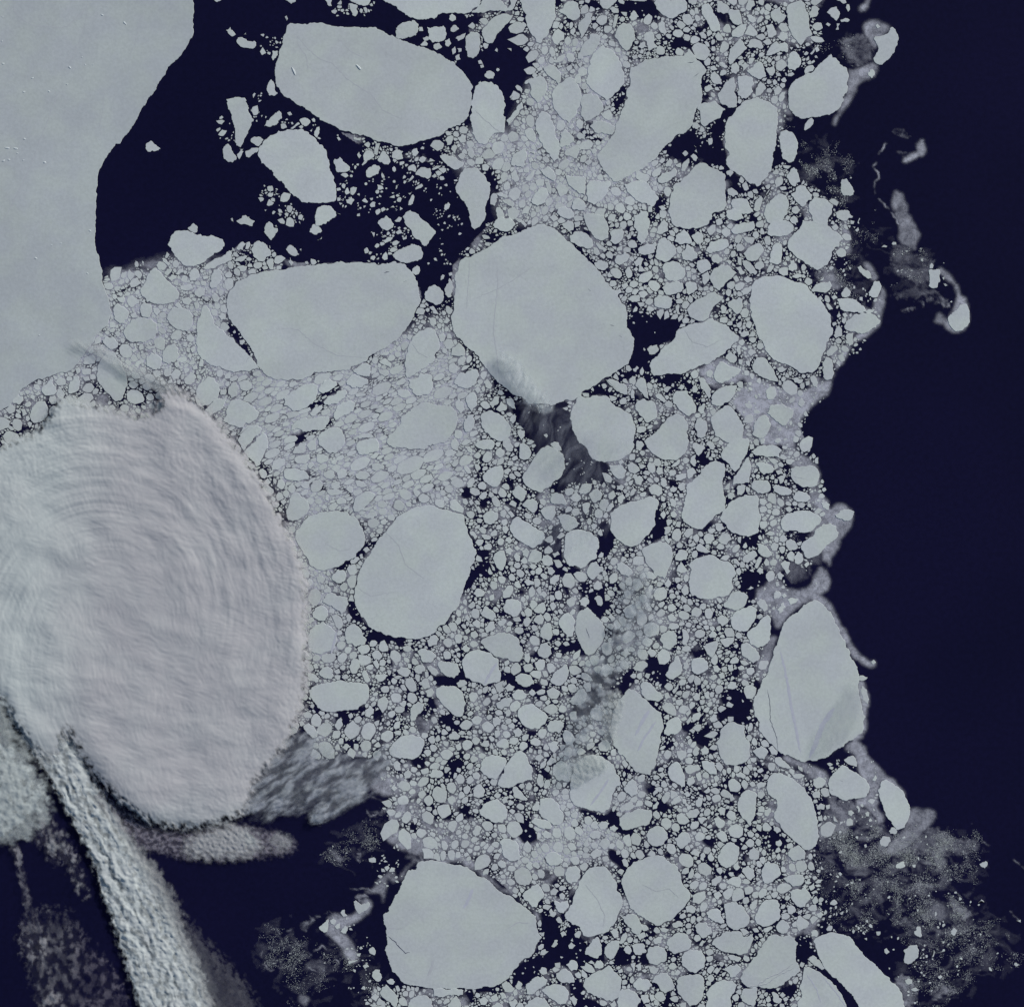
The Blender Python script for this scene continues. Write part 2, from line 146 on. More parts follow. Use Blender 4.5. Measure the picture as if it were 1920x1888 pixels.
2197 699 2210 678 2236 678 2286 678 2291 695 2282 720 2253 754 2227 771 2202 758 2197 729|mid-sized angular floe just lower left of boot-shaped floe, upper right of great round floe|
1097 1592 1131 1567 1181 1567 1236 1563 1236 1580 1215 1614 1139 1622 1088 1614|mid-sized narrow level lozenge-shaped floe just upper left of smooth cobble floe, below shield-shaped giant floe|
2553 3586 2574 3565 2603 3561 2633 3561 2646 3590 2642 3629 2608 3650 2582 3641 2557 3620|mid-sized round floe just above the chin-shaped floe, lower left of the split sail floe|
1529 1423 1550 1423 1575 1397 1605 1402 1622 1410 1622 1461 1605 1482 1580 1486 1550 1478 1533 1453|mid-sized round floe just lower right of tall faint leaf floe, upper left of clam-shaped floe|
936 1672 961 1642 986 1621 1003 1638 1008 1659 991 1702 978 1731 961 1753 944 1727 919 1702 914 1693|mid-sized right-leaning lozenge-shaped floe left of the smooth cobble floe, below the shield-shaped giant floe|
2688 356 2714 318 2735 297 2752 288 2760 322 2764 369 2764 403 2731 407 2701 390|mid-sized upright four-sided floe just upper left of upright kidney-shaped floe, right of boot-shaped floe|
2663 1029 2675 1008 2705 991 2731 995 2747 1012 2764 1025 2747 1042 2726 1058 2714 1075 2697 1092 2675 1080 2663 1054|mid-sized angular floe left of the pebble-shaped big floe, above the whale-shaped floe|
3578 1169 3599 1143 3625 1139 3633 1156 3637 1194 3629 1224 3608 1241 3582 1245 3565 1228 3553 1203 3561 1181|lone bright oval floe far out in the open ocean with a tail of slush|lone
2519 1495 2527 1474 2553 1465 2578 1465 2595 1491 2612 1525 2608 1550 2582 1563 2561 1550 2540 1529 2523 1512|mid-sized left-leaning oval floe just above the bowl-shaped floe, below the whale-shaped floe|
2375 808 2401 787 2431 796 2439 834 2426 893 2405 919 2388 897 2375 851|mid-sized upright oblong floe left of the gem-shaped floe, lower right of the boot-shaped floe|
2688 3213 2705 3179 2726 3158 2752 3158 2773 3175 2773 3201 2764 3230 2739 3251 2722 3256 2701 3243|blunt heart-shaped floe with a dark gap at its lower right, below the kite-like teardrop|corner
2308 123 2316 102 2337 85 2363 89 2380 119 2384 148 2367 178 2350 195 2333 182 2320 161 2303 140|mid-sized rounded floe upper left of the boot-shaped floe, right of the top-edge wedge floe|
1469 957 1495 936 1520 927 1550 914 1580 927 1588 953 1580 974 1546 984 1503 986 1482 974|mid-sized level oblong floe just upper right of shield-shaped giant floe, above tall faint leaf floe|
1765 51 1786 34 1808 0 1880 -17 1888 13 1905 34 1918 -21 1952 -21 1922 42 1854 42|mid-sized narrow level oblong floe cut by top edge, just left of the top-edge wedge floe|
2875 1550 2887 1520 2913 1516 2951 1525 2985 1529 2976 1554 2955 1584 2947 1597 2925 1592 2900 1571|mid-sized four-sided floe below the teardrop floe, upper right of the shark-tooth floe|
2497 3531 2519 3510 2544 3493 2569 3497 2595 3527 2591 3552 2557 3569 2527 3578 2506 3561|mid-sized round floe below the faceted plinth floe, left of the split sail floe|
2819 1372 2828 1351 2853 1338 2875 1347 2892 1372 2908 1406 2921 1431 2900 1431 2875 1423 2845 1410 2824 1393|pale teardrop-shaped floe leaning right, at the upper edge of grey slush|teardrop
2675 1414 2684 1376 2697 1355 2722 1364 2756 1376 2781 1389 2760 1410 2735 1427 2709 1440 2684 1431|mid-sized four-sided floe just lower right of the whale-shaped floe, left of the teardrop floe|
2459 944 2468 902 2493 889 2514 906 2536 931 2536 953 2519 969 2497 986 2472 978 2455 965|mid-sized round floe lower left of the gem-shaped floe, upper right of the great round floe|
2481 1003 2493 986 2523 978 2540 982 2553 995 2569 1008 2569 1037 2557 1050 2531 1058 2506 1054 2493 1042|mid-sized round floe below the gem-shaped floe, above the whale-shaped floe|
2028 3713 2062 3692 2087 3688 2117 3696 2134 3718 2130 3747 2121 3764 2092 3764 2070 3747 2049 3730|mid-sized left-leaning oblong floe left of scalloped pentagon floe, lower right of lower round giant floe|
1977 305 2003 292 2024 280 2045 297 2053 322 2045 356 2028 381 2015 388 1998 369 1986 352 1990 326|mid-sized angular floe right of the tall barrel-shaped floe, below the top-edge wedge floe|
1292 2380 1300 2350 1325 2337 1347 2350 1359 2371 1376 2397 1368 2418 1334 2426 1300 2414|mid-sized round floe just lower left of great upright oval floe, just right of boulder-shaped floe|
2879 864 2887 838 2900 828 2934 825 2959 830 2976 847 2976 868 2951 885 2917 889 2883 885 2875 876|mid-sized level oval floe just upper left of arrow-edged floe, lower right of upright kidney-shaped floe|
2312 3756 2329 3705 2358 3705 2388 3722 2405 3747 2388 3781 2354 3798 2320 3790|mid-sized round floe cut by bottom edge, just right of the scalloped pentagon floe|
2667 1486 2684 1465 2705 1453 2739 1444 2764 1444 2760 1465 2743 1499 2718 1512 2688 1525 2667 1516|mid-sized right-leaning oblong floe lower left of the teardrop floe, below the whale-shaped floe|
2400 1499 2430 1503 2455 1508 2464 1542 2464 1567 2442 1580 2425 1588 2413 1571 2392 1546 2379 1520|hatchet-blade floe with pointed bottom, between dark pools right of the mitten-shaped floe|hatchet
1702 1427 1723 1397 1761 1389 1791 1385 1799 1410 1786 1440 1761 1457 1727 1453 1702 1440|mid-sized right-leaning oblong floe just lower left of the great round floe, above the clam-shaped floe|
1871 3154 1901 3142 1935 3150 1947 3188 1956 3214 1926 3231 1888 3214 1880 3180|mid-sized angular floe upper right of the lower round giant floe, below the arrowhead floe|
1207 2257 1224 2227 1253 2223 1283 2236 1304 2240 1308 2265 1296 2291 1279 2303 1253 2282 1228 2269|mid-sized left-leaning oblong floe just left of great upright oval floe, upper right of boulder-shaped floe|
1744 140 1765 119 1799 127 1803 161 1795 203 1774 222 1753 216 1744 186|mid-sized upright oblong floe upper right of the blunt-ended giant floe, above the tall barrel-shaped floe|
2421 3133 2434 3108 2459 3095 2485 3099 2502 3120 2506 3142 2489 3167 2459 3175 2434 3163|mid-sized round floe just above the faceted plinth floe, lower right of the cloud-dappled floe|
2164 212 2176 186 2189 161 2214 127 2236 127 2253 136 2248 169 2231 195 2202 212 2181 225 2168 225|mid-sized right-leaning lozenge-shaped floe right of the top-edge wedge floe, upper left of the boot-shaped floe|
2709 2269 2731 2240 2752 2219 2773 2214 2794 2223 2807 2240 2798 2265 2781 2282 2756 2291 2731 2282|mid-sized right-leaning oval floe just lower right of mushroom-cap floe, upper left of giant egg-shaped floe|
1482 119 1491 97 1529 81 1554 76 1571 93 1567 123 1546 140 1516 148 1482 144|mid-sized right-leaning oval floe just upper right of blunt-ended giant floe, left of top-edge wedge floe|
1812 1778 1829 1761 1854 1748 1880 1744 1888 1761 1888 1786 1875 1816 1858 1829 1833 1820 1812 1803|clam-shaped floe with fluted shadow on its upper right, left of the smoky lilac floe|clampiece
2764 288 2790 284 2819 288 2828 314 2824 347 2803 369 2781 373 2764 356|mid-sized rounded floe just above the upright kidney-shaped floe, lower right of the boot-shaped floe|
2421 3582 2434 3548 2464 3544 2493 3552 2502 3582 2493 3607 2464 3620 2434 3612|mid-sized round floe below the faceted plinth floe, upper left of the chin-shaped floe|
1956 3357 1981 3332 2015 3311 2032 3332 2041 3362 2019 3383 2011 3404 1986 3391 1964 3374|small four-sided floe just upper right of lower round giant floe, left of lower tooth-shaped floe|
914 1600 986 1604 953 1642 927 1672 914 1693 889 1651 902 1634 885 1642|small right-leaning oblong floe lower left of the shield-shaped giant floe, below the shark-fin floe|
2824 1597 2841 1567 2866 1554 2883 1567 2892 1597 2875 1631 2849 1647 2819 1631|small right-leaning oval floe just upper right of the shark-tooth floe, below the teardrop floe|
2853 3281 2862 3247 2879 3226 2904 3234 2925 3256 2930 3277 2904 3298 2879 3315 2858 3302|small round floe above the rounded square floe, upper left of the arrow-pointed edge floe|
2747 1808 2760 1778 2777 1753 2794 1723 2807 1710 2815 1736 2815 1769 2811 1812 2781 1816 2747 1820|small right-leaning triangular floe just lower right of the shark-tooth floe, right of the foot-shaped floe|
110 1554 119 1529 144 1503 169 1503 182 1533 178 1563 153 1584 123 1588|small rounded floe lower left of the cloud-streaked floe, lower left of the thumb-shaped floe|
2629 30 2642 13 2658 13 2671 34 2680 55 2692 72 2701 97 2701 119 2680 123 2663 114 2654 89 2637 64|small narrow left-leaning oblong floe upper right of the boot-shaped floe, above the upright kidney-shaped floe|
3137 1122 3171 1118 3205 1122 3226 1139 3243 1152 3247 1169 3231 1177 3197 1173 3154 1164 3146 1147|small level lozenge-shaped floe right of the pebble-shaped big floe, lower right of the arrow-edged floe|
1334 1685 1342 1655 1372 1647 1410 1642 1423 1668 1419 1693 1376 1706 1347 1706|small rounded floe right of the smooth cobble floe, above the bread-loaf floe|
1186 784 1207 771 1236 771 1253 788 1262 814 1203 847 1181 847|small four-sided floe above the shield-shaped giant floe, below the blunt-ended giant floe|
2070 2900 2083 2862 2104 2849 2130 2866 2147 2879 2142 2908 2134 2934 2108 2925 2087 2925|small round floe just left of the cloud-dappled floe, right of the arrowhead floe|
2955 3340 2985 3332 3019 3323 3031 3340 3044 3362 3027 3383 3002 3404 2981 3391 2964 3366|small arrow-pointed four-sided floe at the ragged right edge of the lower pack|arrow2
2134 885 2155 868 2181 868 2206 881 2223 902 2223 927 2206 936 2172 927 2138 910|small left-leaning oval floe just upper right of great round floe, lower left of boot-shaped floe|
2442 3684 2455 3658 2476 3645 2502 3645 2514 3662 2527 3688 2527 3709 2493 3726 2476 3713 2464 3688|small angular floe just left of the chin-shaped floe, right of the scalloped pentagon floe|
2400 2565 2425 2553 2451 2574 2481 2599 2489 2616 2468 2633 2425 2625 2404 2603|small left-leaning oblong floe just upper right of tall streaked spindle floe, above kite-shaped floe|
2502 2896 2514 2866 2536 2853 2553 2866 2561 2892 2569 2908 2569 2951 2544 2942 2514 2925|kite-shaped floe with rounded base, right of the tall streaked spindle floe|kite
1592 1097 1608 1075 1630 1067 1651 1080 1664 1097 1664 1122 1655 1139 1634 1147 1613 1135 1592 1122|small round floe just right of the shield-shaped giant floe, left of the great round floe|
940 936 953 910 969 902 995 914 1016 940 1016 961 999 965 991 982 969 982 948 961|small round floe above the shield-shaped giant floe, right of the lobed bay floe|
2092 2329 2104 2312 2130 2295 2151 2316 2159 2329 2155 2363 2147 2388 2125 2392 2108 2363|small upright oblong floe just left of pear-shaped floe, just right of rounded tooth floe|
1325 1888 1330 1867 1355 1850 1389 1842 1410 1854 1397 1875 1381 1892 1364 1914 1342 1922 1325 1918|small right-leaning oblong floe just upper right of bread-loaf floe, lower right of smooth cobble floe|
2815 1697 2832 1681 2862 1668 2887 1668 2913 1672 2934 1689 2921 1702 2925 1719 2896 1714 2858 1710 2828 1706|small level oblong floe just right of shark-tooth floe, upper left of molar-like edge floe|
2964 729 2989 699 3014 695 3031 716 3048 733 3031 754 3010 780 2985 758|small angular floe above the arrow-edged floe, lower right of the upright kidney-shaped floe|
2092 42 2108 34 2125 8 2147 2 2168 13 2176 42 2176 64 2151 81 2130 72 2113 55|small angular floe just right of the top-edge wedge floe, upper left of the boot-shaped floe|
1638 2489 1651 2476 1685 2481 1714 2485 1723 2506 1719 2531 1702 2544 1672 2536 1651 2519|small left-leaning oval floe just left of the six-sided streaked floe, just above the thimble-shaped floe|
1600 102 1630 100 1664 97 1672 110 1672 144 1659 157 1621 163 1604 148|small round floe just upper right of blunt-ended giant floe, upper left of tall barrel-shaped floe|
2121 657 2159 661 2197 665 2197 703 2193 733 2172 729 2147 708 2125 682|small left-leaning four-sided floe lower left of boot-shaped floe, upper right of great round floe|
610 1317 627 1296 653 1287 669 1308 674 1334 657 1359 631 1368 610 1359 606 1334|small rounded floe left of the shark-fin floe, right of the cloud-streaked floe|
2329 3438 2354 3425 2375 3425 2397 3442 2414 3476 2397 3506 2371 3497 2354 3472|small left-leaning oblong floe just lower left of faceted plinth floe, upper left of chin-shaped floe|
2210 475 2223 453 2257 453 2286 462 2308 475 2299 504 2286 508 2257 500 2231 500|small level oblong floe just left of the boot-shaped floe, upper left of the gem-shaped floe|
2472 2397 2485 2375 2506 2363 2527 2363 2540 2384 2540 2414 2510 2439 2485 2431|small round floe upper left of the round-cornered square floe, lower left of the mushroom-cap floe|
1063 1765 1080 1757 1114 1757 1143 1765 1160 1786 1156 1799 1131 1803 1097 1803 1067 1795 1063 1782|small level oblong floe lower left of smooth cobble floe, upper left of bread-loaf floe|
1249 1563 1258 1533 1283 1508 1313 1499 1334 1512 1330 1529 1308 1554 1275 1567 1258 1580|small right-leaning oblong floe just upper right of smooth cobble floe, below shield-shaped giant floe|
2493 2531 2510 2493 2531 2459 2544 2455 2553 2485 2561 2514 2544 2536 2523 2550 2506 2544|small right-leaning lozenge-shaped floe left of round-cornered square floe, upper right of tall streaked spindle floe|
1969 3696 1990 3675 2015 3658 2036 3658 2053 3671 2049 3692 2015 3713 1986 3730 1973 3726|small right-leaning oblong floe lower right of lower round giant floe, left of scalloped pentagon floe|
2735 186 2756 165 2773 144 2790 161 2803 182 2786 199 2764 220 2739 246 2731 237 2731 212|small right-leaning lozenge-shaped floe upper right of the boot-shaped floe, above the upright kidney-shaped floe|
2777 2417 2798 2406 2819 2421 2849 2455 2849 2472 2824 2489 2807 2476 2781 2459|small left-leaning oblong floe left of the giant egg-shaped floe, right of the round-cornered square floe|
1884 2278 1897 2248 1918 2244 1943 2248 1956 2269 1952 2295 1939 2312 1926 2316 1905 2303|small round floe above the slug-shaped floe, upper left of the rounded tooth floe|
2062 2548 2075 2523 2104 2502 2125 2489 2134 2523 2125 2553 2096 2574 2066 2561|small right-leaning oblong floe lower left of the pear-shaped floe, below the rounded tooth floe|
1600 3730 1617 3743 1625 3773 1608 3798 1566 3807 1515 3798 1532 3756 1566 3730|mid-sized right-leaning oblong floe cut by bottom edge, just below the lower round giant floe|
2087 1935 2113 1926 2138 1931 2159 1943 2176 1964 2155 1981 2125 1994 2113 1986 2100 1960|small four-sided floe just above the pillow-shaped floe, upper right of the tilted square floe|
2489 2739 2497 2709 2519 2692 2540 2686 2557 2705 2557 2731 2540 2752 2506 2760 2489 2752|small rounded floe just right of the tall streaked spindle floe, above the kite-shaped floe|
2743 750 2773 742 2803 746 2811 771 2828 797 2803 805 2756 788 2739 767|small left-leaning oblong floe just right of gem-shaped floe, lower left of upright kidney-shaped floe|
2786 953 2803 931 2824 919 2849 910 2862 927 2862 948 2849 965 2824 982 2803 978 2794 965|small rounded floe above the pebble-shaped big floe, left of the arrow-edged floe|
2773 3734 2786 3705 2807 3705 2841 3701 2841 3739 2828 3773 2798 3764|small angular floe just lower left of ham-shaped floe, just right of cone-shaped bottom floe|
2193 3565 2214 3535 2236 3510 2248 3518 2257 3552 2257 3578 2240 3595 2214 3586 2193 3578|small angular floe just below the lower tooth-shaped floe, upper left of the scalloped pentagon floe|
1846 847 1863 821 1880 813 1914 817 1935 842 1922 859 1897 872 1863 859|small level oval floe just above the great round floe, below the tall barrel-shaped floe|
771 1575 797 1554 814 1546 839 1525 852 1491 818 1491 788 1516 763 1546|small narrow right-leaning oblong floe below the shark-fin floe, lower left of the shield-shaped giant floe|
428 1147 441 1135 466 1152 487 1173 479 1194 466 1215 449 1215 428 1198 424 1177|small rounded floe lower left of the thumb-shaped floe, above the cloud-streaked floe|
3387 3561 3409 3544 3438 3540 3447 3561 3443 3590 3417 3612 3404 3616 3387 3603|upright floe chip alone in speckled open water at the lower right|castle
2591 2481 2599 2468 2637 2464 2654 2481 2658 2502 2642 2519 2616 2531 2599 2523 2591 2502|small round-cornered square floe over a dark gap, left of the egg-shaped giant|dot
1423 3726 1431 3701 1448 3688 1469 3709 1491 3734 1495 3756 1486 3781 1469 3768 1444 3747|slipper-shaped floe slanting down right near the bottom edge, left of the lower giant|lens2
2481 1080 2497 1058 2544 1054 2561 1063 2565 1084 2553 1097 2527 1105 2506 1109 2489 1097|small level oval floe upper left of the whale-shaped floe, right of the great round floe|
2650 931 2663 906 2697 897 2726 897 2735 919 2726 931 2697 944 2663 953 2646 944|small right-leaning oblong floe below the gem-shaped floe, upper left of the pebble-shaped big floe|
1914 610 1922 581 1952 564 1973 555 1977 589 1973 623 1947 627 1918 623|small four-sided floe lower right of tall barrel-shaped floe, lower right of blunt-ended giant floe|
2883 986 2887 953 2896 923 2913 910 2930 914 2934 948 2930 986 2913 995|small upright lozenge-shaped floe just lower left of the arrow-edged floe, above the pebble-shaped big floe|
1647 585 1668 576 1697 585 1719 602 1744 606 1736 627 1706 640 1685 627 1664 610|small left-leaning oblong floe lower right of blunt-ended giant floe, lower left of tall barrel-shaped floe|
1296 1431 1317 1406 1330 1402 1355 1414 1381 1423 1381 1440 1351 1457 1321 1457 1300 1444|small level oblong floe just lower right of shield-shaped giant floe, right of shark-fin floe|
2117 3273 2134 3247 2159 3243 2176 3260 2176 3290 2164 3307 2142 3315 2121 3298|small round floe just left of the lower tooth-shaped floe, left of the faceted plinth floe|
2798 267 2828 242 2849 229 2866 254 2875 288 2845 301 2815 284|small four-sided floe above the upright kidney-shaped floe, upper left of the potato-shaped upper right floe|
2815 1816 2828 1799 2849 1799 2879 1799 2892 1829 2883 1846 2858 1854 2832 1842 2819 1833|small rounded floe just above the bell-shaped floe, lower right of the shark-tooth floe|
2739 864 2756 842 2790 834 2828 830 2832 851 2819 868 2794 872 2764 881 2743 872|small level oblong floe lower right of the gem-shaped floe, below the upright kidney-shaped floe|
1990 758 2003 729 2019 708 2053 708 2058 733 2041 763 2015 775 1998 767|small right-leaning oval floe above the great round floe, lower left of the boot-shaped floe|
2451 1122 2468 1105 2493 1109 2523 1118 2519 1147 2506 1160 2468 1156 2451 1143|small rounded floe upper left of the whale-shaped floe, right of the great round floe|
3082 1368 3095 1338 3112 1342 3125 1368 3129 1402 3120 1423 3095 1427 3086 1402|small upright oblong floe just lower right of pebble-shaped big floe, right of teardrop floe|
547 1338 568 1321 602 1338 606 1359 602 1385 581 1389 547 1372|small round floe right of the cloud-streaked floe, left of the shark-fin floe|
2951 225 2959 203 2976 191 2997 208 3006 229 2997 254 2981 267 2959 263 2951 250|small rounded floe upper left of potato-shaped upper right floe, upper right of upright kidney-shaped floe|
2197 2147 2206 2125 2219 2108 2236 2104 2261 2125 2265 2142 2244 2159 2223 2176 2210 2168|small round floe just lower right of the pillow-shaped floe, above the pear-shaped floe|
1211 1508 1228 1486 1266 1465 1296 1461 1304 1478 1283 1499 1249 1516 1219 1520|small narrow right-leaning oblong floe below the shield-shaped giant floe, above the smooth cobble floe|
2603 3472 2620 3455 2646 3455 2667 3476 2671 3497 2650 3514 2633 3518 2612 3497|small round floe just upper left of split sail floe, lower right of faceted plinth floe|
2603 1597 2612 1571 2629 1563 2650 1580 2654 1597 2646 1639 2612 1639|small upright oblong floe just right of the bowl-shaped floe, upper left of the shark-tooth floe|
2125 2637 2142 2616 2172 2582 2193 2582 2202 2603 2193 2633 2176 2646 2147 2642|small right-leaning oblong floe left of the tall streaked spindle floe, below the pear-shaped floe|
2875 195 2896 165 2908 157 2921 165 2942 157 2955 169 2955 199 2913 199 2883 212 2870 208|small level oblong floe upper left of potato-shaped upper right floe, above upright kidney-shaped floe|
2265 3561 2278 3535 2308 3523 2325 3527 2320 3557 2308 3582 2291 3599 2274 3590|small right-leaning oblong floe just above the scalloped pentagon floe, below the lower tooth-shaped floe|
2951 3197 2976 3175 2997 3167 3019 3188 3019 3222 2976 3231|small round floe just lower left of the shoe-sole floe, above the arrow-pointed edge floe|
1625 3705 1676 3709 1740 3709 1736 3730 1702 3730 1659 3739 1625 3734|small narrow level lozenge-shaped floe just below lower round giant floe, right of slipper floe|
2168 85 2185 72 2206 47 2223 51 2219 76 2206 106 2189 136 2176 148 2172 119|small narrow right-leaning lozenge-shaped floe right of top-edge wedge floe, upper left of boot-shaped floe|
2036 258 2058 242 2083 250 2104 275 2104 301 2092 318 2075 301 2049 280|small left-leaning lozenge-shaped floe lower right of top-edge wedge floe, right of tall barrel-shaped floe|
1964 3773 1981 3751 2015 3734 2041 3739 2058 3764 2075 3790 2058 3823 1973 3823|mid-sized round floe cut by bottom edge, lower right of the lower round giant floe|
1846 2096 1854 2075 1875 2062 1892 2066 1897 2087 1897 2113 1884 2142 1867 2134 1854 2113|small upright oblong floe lower left of tilted square floe, right of great upright oval floe|
2096 551 2100 500 2117 483 2142 504 2155 530 2130 551 2108 555|small angular floe upper left of the boot-shaped floe, right of the tall barrel-shaped floe|
3481 1012 3506 1012 3523 1008 3523 1037 3527 1054 3515 1080 3498 1084 3481 1075 3485 1046|small upright oblong floe upper left of lone oval ocean floe, lower right of arrow-edged floe|
2083 3650 2100 3637 2121 3629 2142 3645 2155 3667 2155 3684 2125 3684 2096 3679|small left-leaning oblong floe left of scalloped pentagon floe, lower right of lower round giant floe|
2041 3213 2058 3196 2083 3192 2104 3205 2113 3226 2096 3243 2066 3247 2049 3234|small round floe upper left of lower tooth-shaped floe, upper right of lower round giant floe|
2553 948 2569 936 2574 914 2599 927 2616 953 2616 969 2595 982 2569 978 2557 965|small angular floe below the gem-shaped floe, above the whale-shaped floe|
1169 2303 1181 2278 1203 2269 1224 2278 1232 2308 1219 2329 1194 2329 1173 2316|small round floe just above the boulder-shaped floe, left of the great upright oval floe|
2371 3688 2397 3662 2431 3671 2447 3696 2422 3718 2388 3713|small rounded floe right of the scalloped pentagon floe, left of the chin-shaped floe|
1563 2442 1580 2430 1614 2438 1639 2459 1618 2485 1584 2485|small angular floe below the great upright oval floe, upper left of the thimble-shaped floe|
1931 2536 1952 2523 1977 2527 2003 2553 2003 2565 1973 2578 1943 2565 1931 2553|small left-leaning oval floe below the slug-shaped floe, right of the six-sided streaked floe|
2527 3146 2548 3125 2569 3116 2586 3133 2591 3154 2578 3167 2557 3184 2536 3167|small round floe upper right of faceted plinth floe, upper left of blunt heart floe|
2049 2722 2062 2701 2083 2697 2117 2709 2108 2735 2096 2752 2066 2747 2053 2739|small round floe upper right of the arrowhead floe, upper left of the cloud-dappled floe|
2269 1423 2286 1419 2325 1436 2350 1444 2354 1457 2354 1482 2342 1482 2303 1461 2278 1436|small narrow left-leaning oblong floe just below great round floe, upper right of mitten-shaped floe|
1321 1389 1351 1368 1372 1359 1393 1372 1393 1397 1385 1414 1355 1410 1325 1397|small four-sided floe just lower right of shield-shaped giant floe, left of tall faint leaf floe|
2731 38 2739 34 2773 38 2781 64 2786 97 2764 97 2747 89 2735 72 2731 55|small left-leaning four-sided floe upper right of the boot-shaped floe, above the upright kidney-shaped floe|
2934 3294 2955 3281 2985 3277 3010 3277 3019 3294 3010 3315 2985 3323 2959 3311|small level oblong floe just above arrow-pointed edge floe, upper right of rounded square floe|
2726 1139 2747 1122 2769 1114 2786 1122 2786 1152 2777 1173 2760 1181 2747 1164 2731 1152|small angular floe just left of the pebble-shaped big floe, upper right of the whale-shaped floe|
3154 674 3175 669 3192 695 3205 720 3192 737 3163 737 3150 708|small left-leaning oblong floe upper right of the arrow-edged floe, below the potato-shaped upper right floe|
1198 1448 1215 1427 1236 1419 1262 1431 1266 1444 1241 1465 1211 1478 1194 1469|little right-leaning oblong floe just below the shield-shaped giant floe, above the smooth cobble floe|
2527 906 2540 876 2565 859 2582 876 2595 902 2595 914 2569 914 2548 919|little angular floe just below the gem-shaped floe, upper left of the pebble-shaped big floe|
800 1012 817 1003 834 1020 834 1046 817 1071 800 1084 783 1071|little upright oblong floe lower right of lobed bay floe, upper left of shield-shaped giant floe|
153 1457 186 1423 199 1423 212 1453 212 1474 186 1486 161 1478|little round floe left of the cloud-streaked floe, lower left of the thumb-shaped floe|
2286 872 2303 859 2333 855 2342 872 2333 902 2308 919 2286 906|little rounded floe upper right of the great round floe, below the boot-shaped floe|
2282 1744 2312 1744 2337 1748 2350 1765 2342 1791 2320 1799 2299 1782 2286 1765|little left-leaning oblong floe just below the mitten-shaped floe, lower left of the bowl-shaped floe|
2392 931 2425 914 2459 906 2464 919 2455 948 2434 957 2392 953|little right-leaning lozenge-shaped floe lower left of gem-shaped floe, upper right of great round floe|
2947 665 2964 636 2976 627 2989 636 3002 682 2981 703 2959 686|little four-sided floe lower right of the upright kidney-shaped floe, above the arrow-edged floe|
1537 2671 1546 2642 1567 2629 1592 2637 1588 2663 1563 2688 1542 2709|little right-leaning oblong floe above the rusk-shaped dirty floe, lower left of the thimble-shaped floe|
2024 2367 2032 2350 2053 2333 2066 2337 2070 2367 2070 2392 2058 2405 2036 2397 2024 2388|small rounded upright floe immediately left of the pear-shaped floe|nibbled
838 551 855 538 868 555 876 576 889 597 872 612 855 610 838 597 834 568|little left-leaning oblong floe lower left of the blunt-ended giant floe, above the lobed bay floe|
2337 2955 2354 2930 2371 2917 2392 2951 2392 2976 2367 2989 2346 2972|little rounded floe just right of the cloud-dappled floe, just below the tall streaked spindle floe|
2015 2438 2028 2413 2049 2408 2070 2425 2070 2451 2053 2468 2028 2464 2015 2451|little round floe just lower left of the rounded tooth floe, right of the slug-shaped floe|
2024 1914 2041 1901 2083 1897 2087 1922 2075 1943 2066 1956 2045 1947 2036 1935|little angular floe upper right of the tilted square floe, below the smoky lilac floe|
1808 1935 1825 1918 1846 1914 1867 1922 1867 1947 1854 1964 1837 1969 1816 1960|little round floe upper left of tilted square floe, right of great upright oval floe|
2066 1850 2087 1846 2108 1850 2117 1867 2130 1888 2121 1897 2092 1892 2066 1888 2062 1871|little left-leaning oblong floe just lower right of smoky lilac floe, upper left of pillow-shaped floe|
1249 610 1253 597 1275 589 1292 610 1313 627 1313 640 1296 648 1262 648 1258 627|little four-sided floe below the blunt-ended giant floe, above the shield-shaped giant floe|
1778 1668 1799 1651 1829 1647 1850 1651 1854 1676 1842 1689 1812 1689 1791 1681|little level oblong floe upper left of clam-shaped floe, upper left of smoky lilac floe|
2464 669 2493 648 2531 627 2536 661 2514 678 2481 691 2468 686|little right-leaning oblong floe just upper left of gem-shaped floe, lower right of boot-shaped floe|
2400 1414 2417 1419 2425 1440 2430 1474 2434 1499 2417 1491 2400 1469 2379 1444|little left-leaning lozenge-shaped floe just above the hatchet-blade floe, lower left of the whale-shaped floe|
3040 1088 3057 1067 3086 1058 3112 1054 3120 1075 3095 1101 3074 1097 3048 1097|little level oblong floe just upper right of the pebble-shaped big floe, below the arrow-edged floe|
2646 3421 2663 3408 2692 3404 2705 3434 2718 3463 2692 3459 2663 3446|little left-leaning lozenge-shaped floe just upper left of split sail floe, left of rounded square floe|
2722 792 2747 780 2781 792 2790 822 2756 831 2722 814|little level oblong floe just lower right of gem-shaped floe, lower left of upright kidney-shaped floe|
2705 3633 2739 3616 2764 3612 2781 3633 2764 3654 2739 3667|little four-sided floe just above the cone-shaped bottom floe, just upper left of the ham-shaped floe|
1748 1486 1761 1474 1778 1469 1791 1495 1791 1520 1769 1546 1753 1525 1744 1503|little upright oblong floe lower left of the great round floe, above the clam-shaped floe|
1947 1664 1964 1659 1986 1676 1994 1697 1986 1719 1964 1727 1947 1719 1947 1685|little angular floe just upper left of smoky lilac floe, upper right of clam-shaped floe|
1918 1842 1931 1825 1943 1816 1960 1829 1977 1842 1969 1867 1952 1884 1931 1867|little round floe just lower left of smoky lilac floe, lower right of clam-shaped floe|
989 872 995 842 1008 830 1020 838 1044 859 1029 889 1016 904 999 885|little four-sided floe above the shield-shaped giant floe, right of the lobed bay floe|
2887 55 2904 34 2925 25 2930 51 2951 59 2938 81 2917 93 2900 81|little angular floe upper left of the potato-shaped upper right floe, above the upright kidney-shaped floe|
989 475 999 453 1020 436 1046 415 1056 424 1058 445 1037 470 1012 479|little right-leaning oblong floe lower left of blunt-ended giant floe, upper right of lobed bay floe|
1414 838 1427 821 1448 808 1465 821 1478 842 1474 855 1453 868 1431 859|little round floe above the shield-shaped giant floe, below the blunt-ended giant floe|
